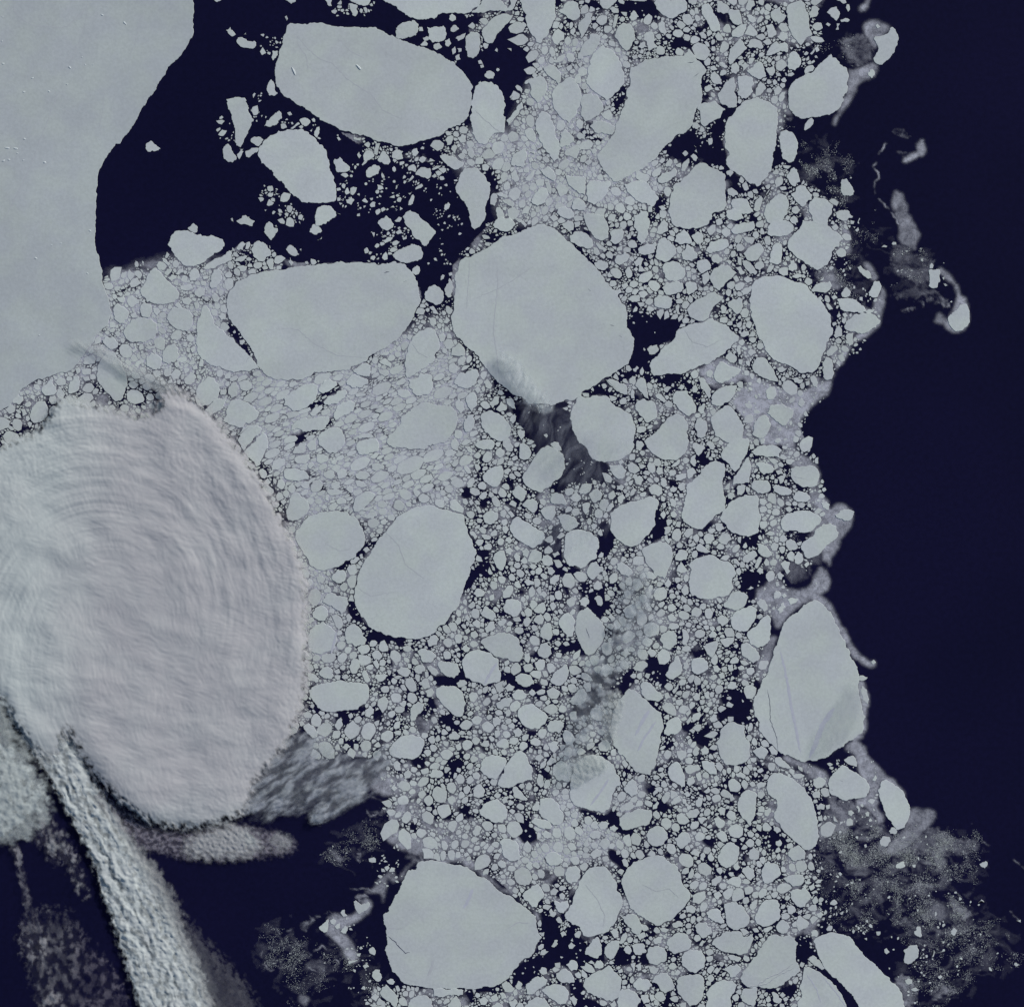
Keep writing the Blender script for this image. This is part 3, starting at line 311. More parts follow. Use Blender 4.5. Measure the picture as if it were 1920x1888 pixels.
2629 2853 2650 2849 2680 2858 2688 2887 2688 2904 2663 2904 2637 2883|little left-leaning oblong floe just lower left of finely striped floe, right of kite-shaped floe|
2832 1736 2858 1731 2883 1740 2908 1761 2896 1774 2862 1782 2849 1769|little left-leaning lozenge-shaped floe lower right of the shark-tooth floe, left of the molar-like edge floe|
3129 1931 3150 1914 3180 1909 3205 1918 3197 1943 3180 1956 3150 1947|thin lens-shaped floe poking out into slush at the right pack edge|rightlens
254 1469 258 1440 275 1410 297 1410 301 1431 297 1461 280 1474 258 1478|little right-leaning oblong floe left of the cloud-streaked floe, lower left of the thumb-shaped floe|
2312 2113 2329 2104 2354 2121 2375 2147 2358 2164 2329 2155 2312 2134|little left-leaning oblong floe left of the little shield floe, lower right of the pillow-shaped floe|
2108 2752 2117 2735 2142 2743 2159 2773 2151 2803 2125 2794 2113 2777|little left-leaning oblong floe upper left of cloud-dappled floe, left of tall streaked spindle floe|
1956 1892 1977 1871 1998 1867 2019 1888 2015 1909 2003 1926 1981 1914 1964 1901|little four-sided floe just below the smoky lilac floe, upper right of the tilted square floe|
885 153 897 140 919 146 944 157 961 159 961 174 948 186 923 182 902 178 889 165|little level oblong floe left of the blunt-ended giant floe, above the lobed bay floe|
1736 1592 1753 1554 1778 1554 1782 1580 1769 1614 1744 1622|little upright oblong floe lower left of great round floe, upper left of clam-shaped floe|
1245 2155 1266 2134 1292 2138 1300 2159 1292 2181 1266 2189 1245 2176|little round floe just below the bread-loaf floe, left of the great upright oval floe|
2633 2421 2663 2408 2692 2404 2692 2425 2671 2468 2658 2459 2646 2442|little triangular floe just upper right of the round-cornered square floe, below the mushroom-cap floe|
525 1147 542 1133 568 1139 572 1160 559 1194 534 1190 525 1173|little rounded floe just lower left of the thumb-shaped floe, upper right of the cloud-streaked floe|
2612 982 2629 974 2654 974 2667 995 2667 1008 2646 1020 2629 1029 2616 1012|little round floe below the gem-shaped floe, upper left of the pebble-shaped big floe|
2219 2654 2248 2650 2269 2680 2253 2705 2223 2697 2210 2675|little round floe just left of the tall streaked spindle floe, above the cloud-dappled floe|
3277 1054 3298 1054 3307 1075 3298 1101 3286 1118 3273 1118 3256 1109 3265 1084|little right-leaning oblong floe upper right of pebble-shaped big floe, lower right of arrow-edged floe|
2087 800 2092 779 2142 783 2155 808 2134 825 2108 817|little level oblong floe upper right of great round floe, lower left of boot-shaped floe|
381 1275 398 1262 424 1262 445 1287 441 1304 415 1313 394 1296|little rounded floe just above the cloud-streaked floe, lower left of the thumb-shaped floe|
1194 2523 1207 2502 1228 2497 1249 2510 1253 2536 1241 2548 1215 2544 1203 2536|little round floe just above the barge-shaped floe, below the boulder-shaped floe|
2972 1863 2981 1846 3006 1842 3036 1858 3040 1871 3023 1884 2993 1884 2976 1875|little level oval floe just below the molar-like edge floe, just above the broad almond floe|
1693 1308 1719 1283 1744 1308 1744 1334 1719 1338 1689 1334|little angular floe just lower left of great round floe, right of tall faint leaf floe|
1799 2299 1820 2269 1842 2286 1858 2299 1863 2316 1846 2329 1825 2320 1808 2312|little left-leaning oblong floe above the slug-shaped floe, right of the great upright oval floe|
2896 1825 2908 1816 2942 1825 2972 1842 2959 1858 2925 1858 2900 1842|little level oblong floe just lower left of molar-like edge floe, right of bell-shaped floe|
1897 453 1922 424 1939 398 1956 381 1964 407 1943 432 1922 458 1905 475|little narrow right-leaning lozenge-shaped floe just right of tall barrel-shaped floe, right of blunt-ended giant floe|
2142 775 2159 742 2189 754 2202 775 2193 792 2172 792 2147 788|little angular floe upper right of the great round floe, lower left of the boot-shaped floe|
1858 2637 1888 2616 1918 2612 1922 2629 1909 2650 1880 2663 1863 2654|little right-leaning oblong floe below the six-sided streaked floe, right of the thimble-shaped floe|
2819 2815 2836 2803 2853 2794 2870 2803 2883 2819 2866 2849 2836 2836|little four-sided floe just right of finely striped floe, just lower left of giant egg-shaped floe|
2743 119 2769 97 2803 89 2798 110 2786 136 2769 144 2743 140|little right-leaning oblong floe upper right of the boot-shaped floe, above the upright kidney-shaped floe|
2333 2286 2354 2269 2380 2269 2388 2295 2375 2320 2346 2316|little round floe upper right of the pear-shaped floe, lower left of the little shield floe|
2836 2036 2862 2041 2883 2058 2896 2083 2879 2092 2858 2087 2841 2070|little left-leaning oblong floe below the bell-shaped floe, lower left of the broad almond floe|
2908 3472 2930 3446 2951 3455 2964 3476 2951 3497 2930 3501 2913 3489|little round floe just lower right of the rounded square floe, just above the ham-shaped floe|
2206 1854 2223 1837 2240 1829 2261 1854 2253 1875 2231 1888 2219 1880|little round floe below the mitten-shaped floe, above the pillow-shaped floe|
1135 2722 1156 2709 1177 2722 1194 2743 1190 2764 1177 2769 1160 2756 1143 2739|little left-leaning oblong floe lower left of the barge-shaped floe, below the boulder-shaped floe|
2075 3374 2100 3383 2113 3379 2130 3374 2134 3400 2113 3425 2096 3421 2083 3404|little angular floe just upper left of lower tooth-shaped floe, right of lower round giant floe|
2024 640 2053 623 2066 631 2087 661 2079 682 2062 674 2041 661|little left-leaning oblong floe above the great round floe, left of the boot-shaped floe|
2303 978 2312 957 2342 944 2363 957 2354 978 2329 995 2308 991|little right-leaning oval floe upper right of great round floe, lower left of gem-shaped floe|
1990 3078 2003 3065 2028 3069 2070 3095 2066 3108 2036 3108 2003 3091|little narrow left-leaning oblong floe lower left of the cloud-dappled floe, below the arrowhead floe|"""
SMALL = """3133 797 3154 788 3180 788 3201 814 3171 831 3137 818
1325 3379 1334 3374 1355 3391 1364 3387 1381 3379 1389 3391 1376 3412 1347 3429 1334 3412
1558 648 1567 636 1588 627 1614 631 1618 657 1605 674 1580 665 1558 657
758 1008 788 982 822 965 839 969 835 991 805 1008 775 1012
2595 3357 2616 3345 2646 3340 2646 3370 2620 3391 2595 3383
2985 3451 2997 3429 3014 3442 3036 3459 3023 3480 2997 3493 2989 3480
855 1457 868 1436 885 1431 897 1457 889 1486 868 1495 855 1478
2620 1423 2633 1414 2654 1440 2667 1461 2667 1486 2658 1499 2642 1469 2625 1448
2367 3544 2388 3535 2418 3540 2426 3569 2397 3582 2375 3569
1016 1748 1025 1727 1046 1714 1071 1723 1067 1744 1046 1761 1020 1765
2113 576 2138 555 2168 542 2172 572 2164 597 2142 589 2121 585
2688 4 2705 4 2731 21 2735 47 2714 55 2688 47
1372 640 1385 627 1406 617 1423 623 1423 640 1410 657 1385 669 1372 661
2430 1829 2447 1816 2464 1816 2485 1833 2485 1850 2468 1863 2442 1854 2434 1842
1685 1880 1702 1871 1723 1888 1740 1905 1736 1926 1710 1918 1685 1905
1774 2972 1786 2942 1803 2938 1820 2964 1816 2985 1795 2993 1774 2985
2253 2502 2278 2485 2303 2506 2295 2527 2269 2540 2253 2523
1308 2502 1317 2476 1334 2468 1351 2481 1351 2502 1334 2527 1321 2527 1313 2514
2781 3256 2807 3243 2828 3260 2832 3285 2815 3302 2798 3290
2248 -17 2320 -17 2303 17 2278 38 2261 34 2248 17
2798 174 2815 148 2836 148 2858 161 2862 182 2853 186 2811 182
2481 2646 2497 2633 2514 2633 2536 2663 2536 2684 2514 2680 2485 2658
2400 1029 2425 1020 2442 1016 2451 1033 2434 1054 2413 1063 2392 1058
1164 1820 1173 1803 1198 1795 1211 1812 1207 1833 1190 1846 1169 1846
1003 318 1016 297 1029 314 1042 352 1029 362 1008 360 999 339
1414 2637 1427 2616 1444 2608 1457 2625 1453 2650 1436 2675 1423 2658
1101 1719 1131 1706 1160 1702 1164 1723 1147 1740 1114 1740
2786 2087 2807 2070 2824 2062 2836 2070 2841 2083 2824 2100 2803 2113 2786 2108
2164 551 2185 530 2214 525 2227 542 2219 555 2193 564 2172 568
1922 2951 1935 2947 1956 2968 1981 2997 1960 3002 1926 2989
2781 978 2811 982 2828 1003 2841 1020 2832 1033 2811 1029 2794 1008 2786 995
2569 1063 2586 1054 2612 1063 2616 1084 2603 1097 2582 1109 2574 1088
817 978 834 961 851 944 868 940 870 978 842 991 821 991
885 830 910 808 931 815 957 830 948 840 946 851 919 842 893 838
1668 1105 1672 1071 1685 1042 1697 1058 1702 1080 1693 1114 1681 1118
2459 876 2476 838 2489 821 2506 838 2506 868 2476 881
2168 1846 2181 1816 2197 1812 2223 1812 2214 1842 2197 1854 2176 1854
2531 2087 2544 2062 2569 2062 2582 2079 2574 2100 2548 2104 2531 2100
2083 703 2100 682 2134 712 2125 729 2100 742
1207 2455 1232 2451 1258 2447 1262 2468 1241 2485 1215 2485 1203 2472
1918 2603 1935 2586 1960 2586 1977 2603 1969 2620 1939 2625 1922 2616
2803 3197 2824 3171 2849 3192 2845 3222 2811 3222
3027 3595 3036 3586 3061 3586 3082 3612 3095 3629 3082 3637 3053 3620 3040 3607
2383 640 2400 644 2438 661 2434 678 2408 686 2383 669
893 1436 919 1423 944 1436 944 1457 923 1469 902 1461
1858 784 1875 775 1892 805 1888 847 1863 831
1901 788 1922 775 1952 792 1939 818 1909 826
3099 47 3116 30 3137 25 3150 47 3146 68 3137 81 3116 64
1884 1647 1901 1638 1914 1651 1926 1676 1922 1693 1901 1693 1884 1672
1241 2308 1262 2303 1283 2320 1287 2346 1270 2363 1258 2350
2227 986 2244 974 2278 982 2282 1003 2265 1016 2244 1012 2231 999
1097 1702 1105 1676 1126 1659 1147 1659 1147 1693 1122 1702
2870 1465 2887 1448 2908 1453 2913 1478 2900 1499 2879 1499
2722 3302 2752 3285 2773 3285 2781 3307 2773 3328 2747 3319 2726 3311
567 527 604 559 583 569 561 572 546 561 546 540
2371 2506 2384 2485 2414 2476 2431 2493 2409 2519 2380 2514
2591 885 2616 868 2633 872 2637 897 2637 910 2616 919 2603 906
1964 492 1981 479 2003 492 2011 525 2003 538 1981 525
0 1563 21 1567 42 1580 34 1605 -13 1614 -17 1571
2595 1664 2612 1659 2633 1668 2646 1681 2629 1702 2620 1712 2608 1697 2595 1676
1414 602 1427 576 1436 564 1457 585 1465 610 1448 619 1431 610
691 1419 712 1393 737 1410 729 1436 703 1444 691 1436
2947 2028 2964 2019 2981 2028 2993 2049 2985 2062 2959 2066 2947 2049
2870 97 2892 89 2904 106 2913 131 2896 144 2879 140 2875 119
2565 2879 2586 2866 2620 2866 2629 2883 2603 2896 2574 2900
2320 3031 2346 3010 2371 3006 2384 3023 2358 3040 2329 3048
479 1114 496 1107 525 1126 521 1139 492 1156 479 1143
1186 1702 1211 1702 1236 1710 1228 1731 1203 1740 1186 1731
1676 3768 1693 3747 1710 3730 1727 3756 1731 3773 1710 3790 1685 3790
2028 2100 2036 2083 2053 2079 2070 2092 2075 2113 2058 2125 2036 2117
708 1029 729 1003 746 1016 750 1037 733 1054 712 1054
1706 1508 1719 1491 1740 1512 1744 1537 1727 1554 1710 1533
2904 2841 2925 2836 2951 2862 2968 2879 2955 2883 2925 2875 2908 2862
2663 280 2680 267 2697 284 2709 318 2684 318 2667 305
1600 2401 1613 2384 1634 2380 1647 2397 1638 2418 1608 2426
1998 2286 2019 2265 2041 2257 2049 2286 2036 2303 2011 2299
1486 2514 1503 2497 1529 2502 1542 2523 1525 2540 1495 2527
1164 2709 1173 2680 1190 2675 1207 2697 1203 2718 1186 2726
1469 572 1486 559 1512 568 1512 597 1491 602 1469 593
1604 2904 1621 2883 1651 2887 1664 2904 1651 2917 1617 2917
1858 2790 1880 2769 1905 2773 1909 2803 1892 2811 1871 2803
1330 1778 1351 1765 1376 1769 1389 1786 1372 1799 1347 1799 1334 1791
1884 2219 1901 2197 1918 2193 1926 2210 1918 2231 1897 2244 1884 2240
2557 2354 2574 2363 2586 2388 2578 2422 2557 2414
2413 131 2434 119 2447 119 2459 153 2447 161 2413 153
2350 1744 2367 1731 2388 1744 2401 1765 2380 1778 2358 1769
2104 842 2130 825 2151 834 2151 864 2134 872 2113 855
2569 3048 2586 3036 2616 3031 2625 3044 2612 3065 2582 3069
2803 102 2811 89 2832 110 2841 136 2811 136 2790 131
2371 2176 2397 2168 2414 2202 2388 2219 2371 2202
2519 2003 2527 1986 2548 1981 2557 2003 2553 2019 2536 2032 2519 2019
1338 2430 1355 2417 1381 2417 1389 2434 1376 2451 1355 2455 1342 2442
1300 -13 1364 -13 1389 -8 1385 17 1364 25 1347 21 1317 8
3031 51 3044 25 3057 21 3074 34 3069 55 3048 68 3036 72
2697 2396 2756 2387 2747 2413 2726 2428 2709 2417
309 1364 314 1342 347 1330 360 1342 356 1364 331 1368
2053 2786 2075 2777 2096 2781 2096 2807 2079 2824 2062 2811
2227 801 2244 780 2274 784 2265 814 2240 826
1486 1465 1503 1457 1533 1465 1542 1486 1520 1495 1491 1482
2832 347 2841 318 2853 305 2875 331 2858 352 2836 364
2418 144 2447 153 2469 178 2431 195
2240 3167 2261 3142 2286 3150 2286 3171 2265 3188
2675 3069 2692 3057 2718 3078 2718 3095 2701 3108 2684 3095
2121 3616 2138 3599 2155 3599 2168 3616 2164 3637 2142 3641
2637 2015 2654 1998 2675 2003 2680 2024 2667 2041 2646 2041
3163 2849 3180 2836 3201 2832 3214 2858 3214 2875 3192 2870 3171 2858
640 1258 661 1236 682 1241 682 1266 665 1279 644 1275
2003 2485 2019 2472 2041 2472 2045 2493 2032 2514 2015 2514
2684 3125 2701 3112 2726 3129 2731 3154 2709 3158 2692 3142
2824 788 2832 754 2853 733 2862 746 2853 775 2841 797
2836 2257 2849 2244 2866 2248 2879 2269 2879 2286 2866 2295 2849 2278
3214 1003 3226 995 3243 1012 3265 1025 3269 1046 3252 1046 3235 1033 3222 1020
2468 89 2481 76 2493 85 2502 123 2493 136 2476 123 2468 106
2976 2087 2993 2066 3010 2079 3014 2100 2997 2117 2981 2113
3298 3150 3311 3133 3337 3137 3341 3154 3324 3175 3303 3171
1304 17 1317 13 1342 21 1342 51 1334 64 1321 59 1313 38
1880 3688 1897 3675 1918 3692 1931 3709 1914 3722 1888 3709
2688 2316 2705 2303 2735 2325 2722 2342 2709 2350 2692 2337
47 1491 64 1478 85 1486 89 1503 72 1520 47 1512
1071 936 1084 919 1092 919 1114 940 1122 957 1105 963 1084 953
1681 1372 1702 1359 1727 1381 1710 1402 1685 1397
2425 1308 2438 1296 2464 1292 2472 1313 2455 1330 2434 1330
3171 1262 3180 1249 3201 1249 3201 1287 3184 1300 3171 1287
940 521 953 513 974 513 989 525 978 542 969 551 953 542 940 534
1147 1672 1164 1651 1186 1647 1186 1689 1164 1693
1816 2354 1833 2333 1854 2329 1858 2354 1846 2367 1825 2375
1224 1837 1258 1833 1292 1837 1283 1854 1258 1858 1232 1854
1160 868 1173 840 1198 851 1209 868 1186 883 1160 872
2591 2291 2608 2274 2629 2282 2633 2299 2616 2316 2595 2312
1567 2561 1588 2544 1605 2544 1614 2578 1592 2586
1393 3658 1406 3633 1423 3633 1431 3654 1427 3679 1402 3671
729 1092 750 1075 771 1084 767 1109 746 1118 729 1105
2718 1342 2739 1317 2756 1330 2764 1351 2752 1364 2731 1355
1393 1740 1419 1736 1440 1744 1440 1761 1410 1769 1393 1761
3226 2586 3235 2569 3252 2586 3256 2612 3256 2642 3243 2633 3235 2612
2210 3205 2236 3179 2261 3188 2253 3209 2227 3222
1152 2519 1181 2527 1198 2544 1186 2561 1156 2553
1215 1769 1236 1761 1253 1769 1258 1786 1241 1799 1224 1795 1211 1782
2253 432 2265 419 2286 411 2299 432 2295 449 2278 453
2096 614 2117 597 2138 606 2125 631 2108 640 2092 631
1160 1550 1181 1525 1211 1516 1211 1529 1194 1550 1173 1563
2286 1012 2312 1003 2333 1025 2325 1046 2303 1042
3099 1317 3116 1296 3137 1296 3142 1313 3120 1334 3103 1338
1262 1774 1279 1757 1300 1761 1304 1782 1283 1795 1266 1795
2667 974 2671 957 2692 953 2709 969 2709 982 2692 991 2675 986
2168 2253 2185 2240 2206 2236 2210 2261 2197 2278 2176 2269
3129 1245 3146 1215 3158 1236 3158 1262 3133 1270 3125 1258
1731 2786 1757 2773 1774 2786 1769 2803 1748 2815 1736 2807
1833 1512 1854 1486 1875 1486 1871 1512 1846 1533
1914 653 1931 627 1943 661 1947 678 1931 686 1918 674
2955 999 2964 978 2976 974 2989 995 2989 1012 2972 1020 2955 1012
2629 1033 2654 1016 2663 1037 2658 1054 2642 1071 2633 1058
1368 2663 1385 2642 1397 2654 1402 2675 1385 2692 1368 2684
919 568 944 555 969 555 969 568 948 581 923 591 919 576
1550 2510 1563 2493 1588 2493 1597 2514 1580 2527 1558 2523
1194 3476 1215 3459 1232 3442 1232 3468 1228 3493 1215 3497 1203 3489
1693 1651 1710 1642 1723 1668 1719 1693 1697 1685 1689 1668
2913 140 2930 119 2955 123 2955 148 2938 157 2921 148
2697 195 2701 174 2709 157 2722 157 2735 174 2722 195 2709 203
2536 2815 2553 2811 2574 2815 2574 2836 2553 2853 2540 2836
483 1067 492 1050 513 1039 530 1063 513 1075 492 1080
1351 1935 1385 1922 1410 1918 1414 1935 1397 1947 1368 1943
2062 2168 2079 2155 2100 2155 2096 2176 2079 2197 2062 2189
2722 3057 2735 3036 2756 3044 2764 3065 2752 3078 2731 3069
2892 3718 2917 3726 2934 3747 2921 3764 2900 3756
2608 2053 2625 2036 2646 2053 2667 2070 2646 2075 2616 2066
1567 1863 1584 1850 1605 1858 1609 1880 1588 1888 1571 1880
2739 250 2760 233 2773 250 2773 267 2760 280 2743 275
1063 1554 1097 1542 1126 1546 1114 1563 1080 1571
1998 2329 2011 2308 2028 2299 2041 2320 2032 2342 2011 2337
2540 2125 2553 2104 2569 2125 2578 2142 2553 2151 2536 2142
2667 3298 2688 3285 2705 3281 2705 3302 2684 3323 2667 3319
2125 2248 2147 2236 2164 2244 2155 2269 2134 2278 2125 2265
2011 2921 2019 2900 2036 2908 2041 2938 2028 2955 2015 2942
2574 1765 2586 1753 2603 1757 2612 1774 2595 1791 2578 1795
1681 2756 1702 2739 1727 2756 1719 2773 1685 2773
1858 1537 1880 1503 1901 1520 1901 1537 1875 1546
1774 2227 1786 2206 1803 2206 1820 2223 1812 2236 1786 2240
2210 3125 2236 3112 2253 3120 2248 3146 2227 3146 2210 3137
2282 2168 2299 2147 2316 2151 2316 2176 2299 2189 2286 2189
2134 1867 2147 1854 2159 1846 2176 1858 2181 1871 2164 1884 2147 1880
2434 1731 2455 1736 2459 1761 2447 1778 2434 1769 2425 1748
2794 34 2807 -4 2828 4 2832 21 2815 42 2798 38
2181 1892 2197 1884 2214 1888 2210 1918 2197 1931 2185 1914
2646 2282 2663 2278 2675 2295 2667 2320 2650 2320 2642 2303
1600 2497 1613 2493 1634 2506 1647 2523 1634 2536 1617 2527 1604 2510
2417 2142 2438 2142 2468 2159 2451 2176 2425 2168
1769 3120 1786 3091 1808 3103 1799 3129 1782 3137
2591 2692 2603 2675 2625 2667 2633 2680 2620 2701 2599 2709
2764 1820 2798 1820 2794 1837 2781 1858 2764 1858
2049 2489 2066 2485 2087 2502 2079 2519 2062 2527 2053 2514
1986 2773 2007 2764 2028 2777 2028 2794 2007 2798 1990 2790
2350 1122 2367 1109 2397 1105 2401 1131 2371 1135
1846 2692 1863 2684 1880 2697 1875 2718 1854 2726 1846 2709
2870 258 2904 242 2908 267 2896 288 2879 275
1842 729 1863 725 1863 758 1854 775 1837 767
2164 267 2185 250 2202 263 2202 280 2185 288 2168 284
2603 3137 2620 3116 2646 3129 2642 3146 2612 3154
2726 2569 2739 2553 2760 2557 2769 2574 2747 2586 2726 2582
2917 1012 2934 1003 2955 1003 2955 1033 2938 1037 2921 1025
674 1071 712 1063 725 1084 695 1092 678 1088
17 1533 38 1516 59 1525 55 1546 34 1554
1897 1495 1918 1491 1931 1512 1935 1537 1922 1533 1905 1520
3154 1109 3163 1084 3175 1075 3192 1097 3188 1109 3167 1118
1241 1812 1258 1803 1275 1808 1279 1829 1258 1837 1241 1833
2062 1664 2079 1655 2096 1659 2108 1689 2096 1693 2075 1681
1630 1875 1642 1871 1664 1875 1668 1901 1647 1905 1630 1892
2223 2193 2240 2176 2257 2185 2261 2206 2244 2214 2227 2210
1406 2531 1427 2527 1457 2531 1444 2548 1419 2557 1406 2544
2904 686 2913 665 2930 661 2938 678 2925 699 2908 708
585 995 593 982 610 982 627 999 614 1016 593 1012
2121 212 2130 199 2151 203 2159 220 2147 237 2130 233
1842 1867 1858 1858 1875 1880 1875 1901 1858 1901 1846 1884
3014 487 3023 458 3044 441 3053 453 3040 479 3019 492
1858 1693 1875 1676 1892 1689 1892 1706 1875 1719 1858 1706
203 1431 225 1414 246 1423 246 1444 220 1448
2481 2989 2497 2968 2514 2972 2510 2993 2493 3014 2481 3002
2841 3349 2858 3328 2875 3332 2875 3357 2849 3370
3036 1414 3053 1406 3069 1436 3065 1457 3048 1448
1419 1355 1444 1342 1469 1364 1465 1381 1436 1368
2561 2003 2578 1981 2599 1981 2599 2003 2578 2019
2459 186 2472 169 2493 182 2493 203 2472 208 2459 199
1537 1029 1546 1008 1563 995 1575 1003 1571 1029 1558 1033
1253 2722 1266 2697 1279 2688 1287 2718 1270 2739
703 855 725 836 742 851 739 872 729 876 708 864
2569 3400 2591 3391 2612 3408 2599 3425 2574 3421
2553 640 2561 610 2582 593 2586 610 2569 644 2557 644
2387 1651 2408 1655 2417 1668 2400 1693 2383 1685
2240 3091 2265 3078 2286 3086 2278 3103 2253 3112
2400 3730 2430 3726 2438 3756 2413 3764
1748 564 1757 551 1774 559 1782 585 1769 597 1753 581
1816 280 1825 267 1850 271 1856 280 1850 297 1829 297 1816 288
2828 995 2841 982 2862 982 2866 1003 2849 1016 2832 1008
1355 2527 1364 2510 1381 2527 1389 2553 1376 2561 1364 2548
2531 1786 2548 1778 2574 1774 2574 1791 2553 1803 2531 1803
2726 3582 2747 3578 2781 3590 2769 3607 2739 3599
2650 868 2663 847 2684 842 2684 868 2663 885
2705 864 2722 851 2739 864 2735 885 2722 893 2709 881
1922 2739 1943 2726 1960 2743 1952 2760 1931 2764
2519 3463 2540 3451 2561 3459 2561 3476 2536 3480 2523 3476
1122 449 1143 441 1164 453 1164 462 1143 477 1126 460
2442 653 2464 631 2476 623 2481 644 2464 665 2447 665
2375 982 2392 965 2414 969 2405 995 2384 1003
2925 2113 2942 2100 2964 2108 2955 2138 2934 2130
2223 3616 2240 3599 2257 3603 2265 3616 2248 3633 2231 3629
2325 2451 2350 2425 2367 2451 2346 2468
1702 2388 1719 2375 1736 2384 1731 2409 1710 2414
2553 2210 2569 2189 2582 2202 2582 2227 2565 2236
2159 458 2172 445 2189 458 2185 483 2172 487 2159 475
1338 1638 1359 1625 1389 1625 1406 1638 1372 1642 1347 1647
2777 1092 2794 1080 2815 1071 2819 1084 2803 1105 2786 1109
1748 1812 1761 1795 1778 1791 1782 1808 1769 1829 1753 1829
2049 2858 2066 2836 2083 2841 2087 2858 2066 2870 2049 2870
2430 3620 2451 3620 2472 3629 2455 3654 2438 3645
2781 889 2807 889 2832 893 2819 919 2798 910
2756 1067 2777 1058 2794 1063 2786 1084 2764 1092 2756 1084
1706 1613 1727 1613 1736 1630 1727 1647 1706 1642 1702 1630
2514 3006 2531 2989 2548 2981 2557 3002 2536 3014 2519 3019
2608 3002 2620 2985 2637 2989 2633 3014 2620 3027 2608 3019
2726 712 2743 703 2769 725 2769 733 2731 733
2358 68 2375 38 2397 64 2384 76 2367 81
2380 1791 2397 1782 2414 1799 2405 1820 2384 1816
2578 2917 2599 2908 2608 2930 2586 2951 2574 2938
3426 3493 3438 3472 3451 3472 3455 3497 3455 3514 3438 3510
678 1122 708 1114 720 1131 708 1147 686 1139
2041 682 2058 678 2070 708 2062 737 2049 708
1258 1875 1275 1863 1296 1871 1300 1888 1279 1892 1262 1888
2680 1964 2692 1960 2709 1964 2718 1981 2701 1994 2684 1986
1592 2591 1617 2578 1630 2595 1621 2612 1600 2612
2879 2803 2896 2794 2917 2815 2913 2832 2892 2828
2134 3222 2155 3209 2172 3218 2172 3239 2151 3243
1410 3760 1423 3739 1444 3756 1448 3777 1427 3781
999 978 1016 969 1027 974 1025 1012 1012 1012 1003 995
1042 1799 1063 1799 1067 1829 1054 1837 1037 1825
2620 1525 2637 1512 2646 1516 2642 1550 2629 1554 2616 1542
2510 2337 2540 2337 2548 2354 2519 2363 2502 2354
2028 3125 2045 3112 2070 3125 2066 3142 2041 3142
2625 2811 2642 2794 2658 2807 2654 2828 2633 2832
2586 3099 2595 3078 2620 3078 2620 3099 2595 3112
2079 771 2096 758 2125 763 2108 784 2087 788
1960 2333 1973 2312 1986 2316 1994 2329 1981 2350 1969 2350
2951 3412 2964 3391 2981 3400 2985 3417 2968 3429 2955 3425
2342 1016 2363 999 2371 1020 2367 1042 2354 1046
1939 1613 1952 1608 1969 1617 1964 1642 1956 1653 1943 1634
1330 1803 1355 1803 1381 1820 1364 1829 1338 1825
1812 1431 1829 1419 1846 1444 1842 1461 1820 1453
614 1385 644 1381 644 1410 619 1414
1714 517 1731 504 1748 508 1748 534 1727 538
2286 3489 2303 3480 2320 3493 2320 3514 2303 3518
1795 3747 1816 3734 1833 3751 1820 3768 1803 3768
2227 2244 2240 2231 2257 2240 2261 2265 2253 2274 2236 2257
2798 59 2811 55 2832 64 2836 81 2824 89 2807 81
1419 1385 1448 1385 1461 1402 1444 1414 1423 1402
2646 1664 2663 1651 2675 1659 2684 1676 2675 1689 2663 1685
2951 2248 2968 2240 2997 2244 2985 2261 2964 2269
2544 1816 2561 1808 2574 1812 2569 1837 2553 1842 2540 1829
2387 1604 2413 1596 2425 1604 2417 1621 2400 1625 2387 1621
2425 2442 2438 2425 2455 2438 2464 2451 2451 2464 2434 2455
1668 525 1689 508 1702 513 1693 542 1676 547
305 1385 326 1381 343 1385 339 1406 309 1406
2075 229 2104 208 2121 203 2117 220 2096 237 2079 237
2320 3535 2329 3510 2346 3493 2354 3510 2342 3531 2329 3540
1892 2578 1909 2561 1931 2574 1922 2591 1901 2595
1994 3027 2011 3002 2024 3006 2019 3040 1998 3040
2383 3501 2417 3493 2425 3510 2400 3527
2151 3112 2172 3095 2189 3120 2176 3137
1186 2164 1207 2155 1219 2168 1211 2189 1190 2185
2502 2274 2523 2261 2540 2282 2523 2295 2506 2291
2688 3036 2705 3023 2722 3031 2718 3057 2701 3057
2447 3523 2468 3510 2485 3514 2481 3535 2455 3540
2586 1731 2595 1710 2608 1702 2612 1736 2608 1750 2595 1744
1676 2993 1697 2981 1710 3002 1697 3019 1681 3010
2959 825 2976 808 2989 817 2993 834 2985 847 2968 838
2900 339 2917 322 2934 335 2921 356 2904 360
885 931 897 914 910 906 923 914 910 940 893 940
2773 1249 2790 1236 2807 1241 2811 1258 2790 1266 2777 1262
1512 2900 1529 2883 1546 2900 1537 2917 1520 2921
2828 3374 2841 3370 2836 3404 2815 3412 2811 3391
2964 1419 2989 1414 3014 1423 3002 1440 2981 1436
804 1097 821 1114 825 1122 817 1135 800 1131 792 1109
2502 2308 2519 2299 2540 2320 2527 2333 2510 2329
1880 754 1905 746 1931 767 1922 780
2760 931 2764 914 2781 914 2794 931 2781 944 2764 944
1126 1820 1143 1803 1164 1808 1156 1833 1139 1833
2887 2049 2904 2032 2921 2041 2913 2066 2896 2066
1964 2451 1986 2447 1990 2468 1981 2489 1964 2472
2586 3197 2603 3180 2629 3192 2620 3214
1952 805 1973 771 1990 780 1981 805
2278 817 2291 800 2312 808 2303 834 2282 830
1710 2561 1731 2548 1753 2557 1740 2574 1719 2578
2316 1863 2333 1850 2346 1867 2329 1892 2316 1880
2159 513 2172 496 2197 508 2193 525 2172 525
876 978 902 961 923 957 927 965 910 982 885 982
2455 1482 2468 1474 2485 1486 2502 1503 2489 1512 2472 1499
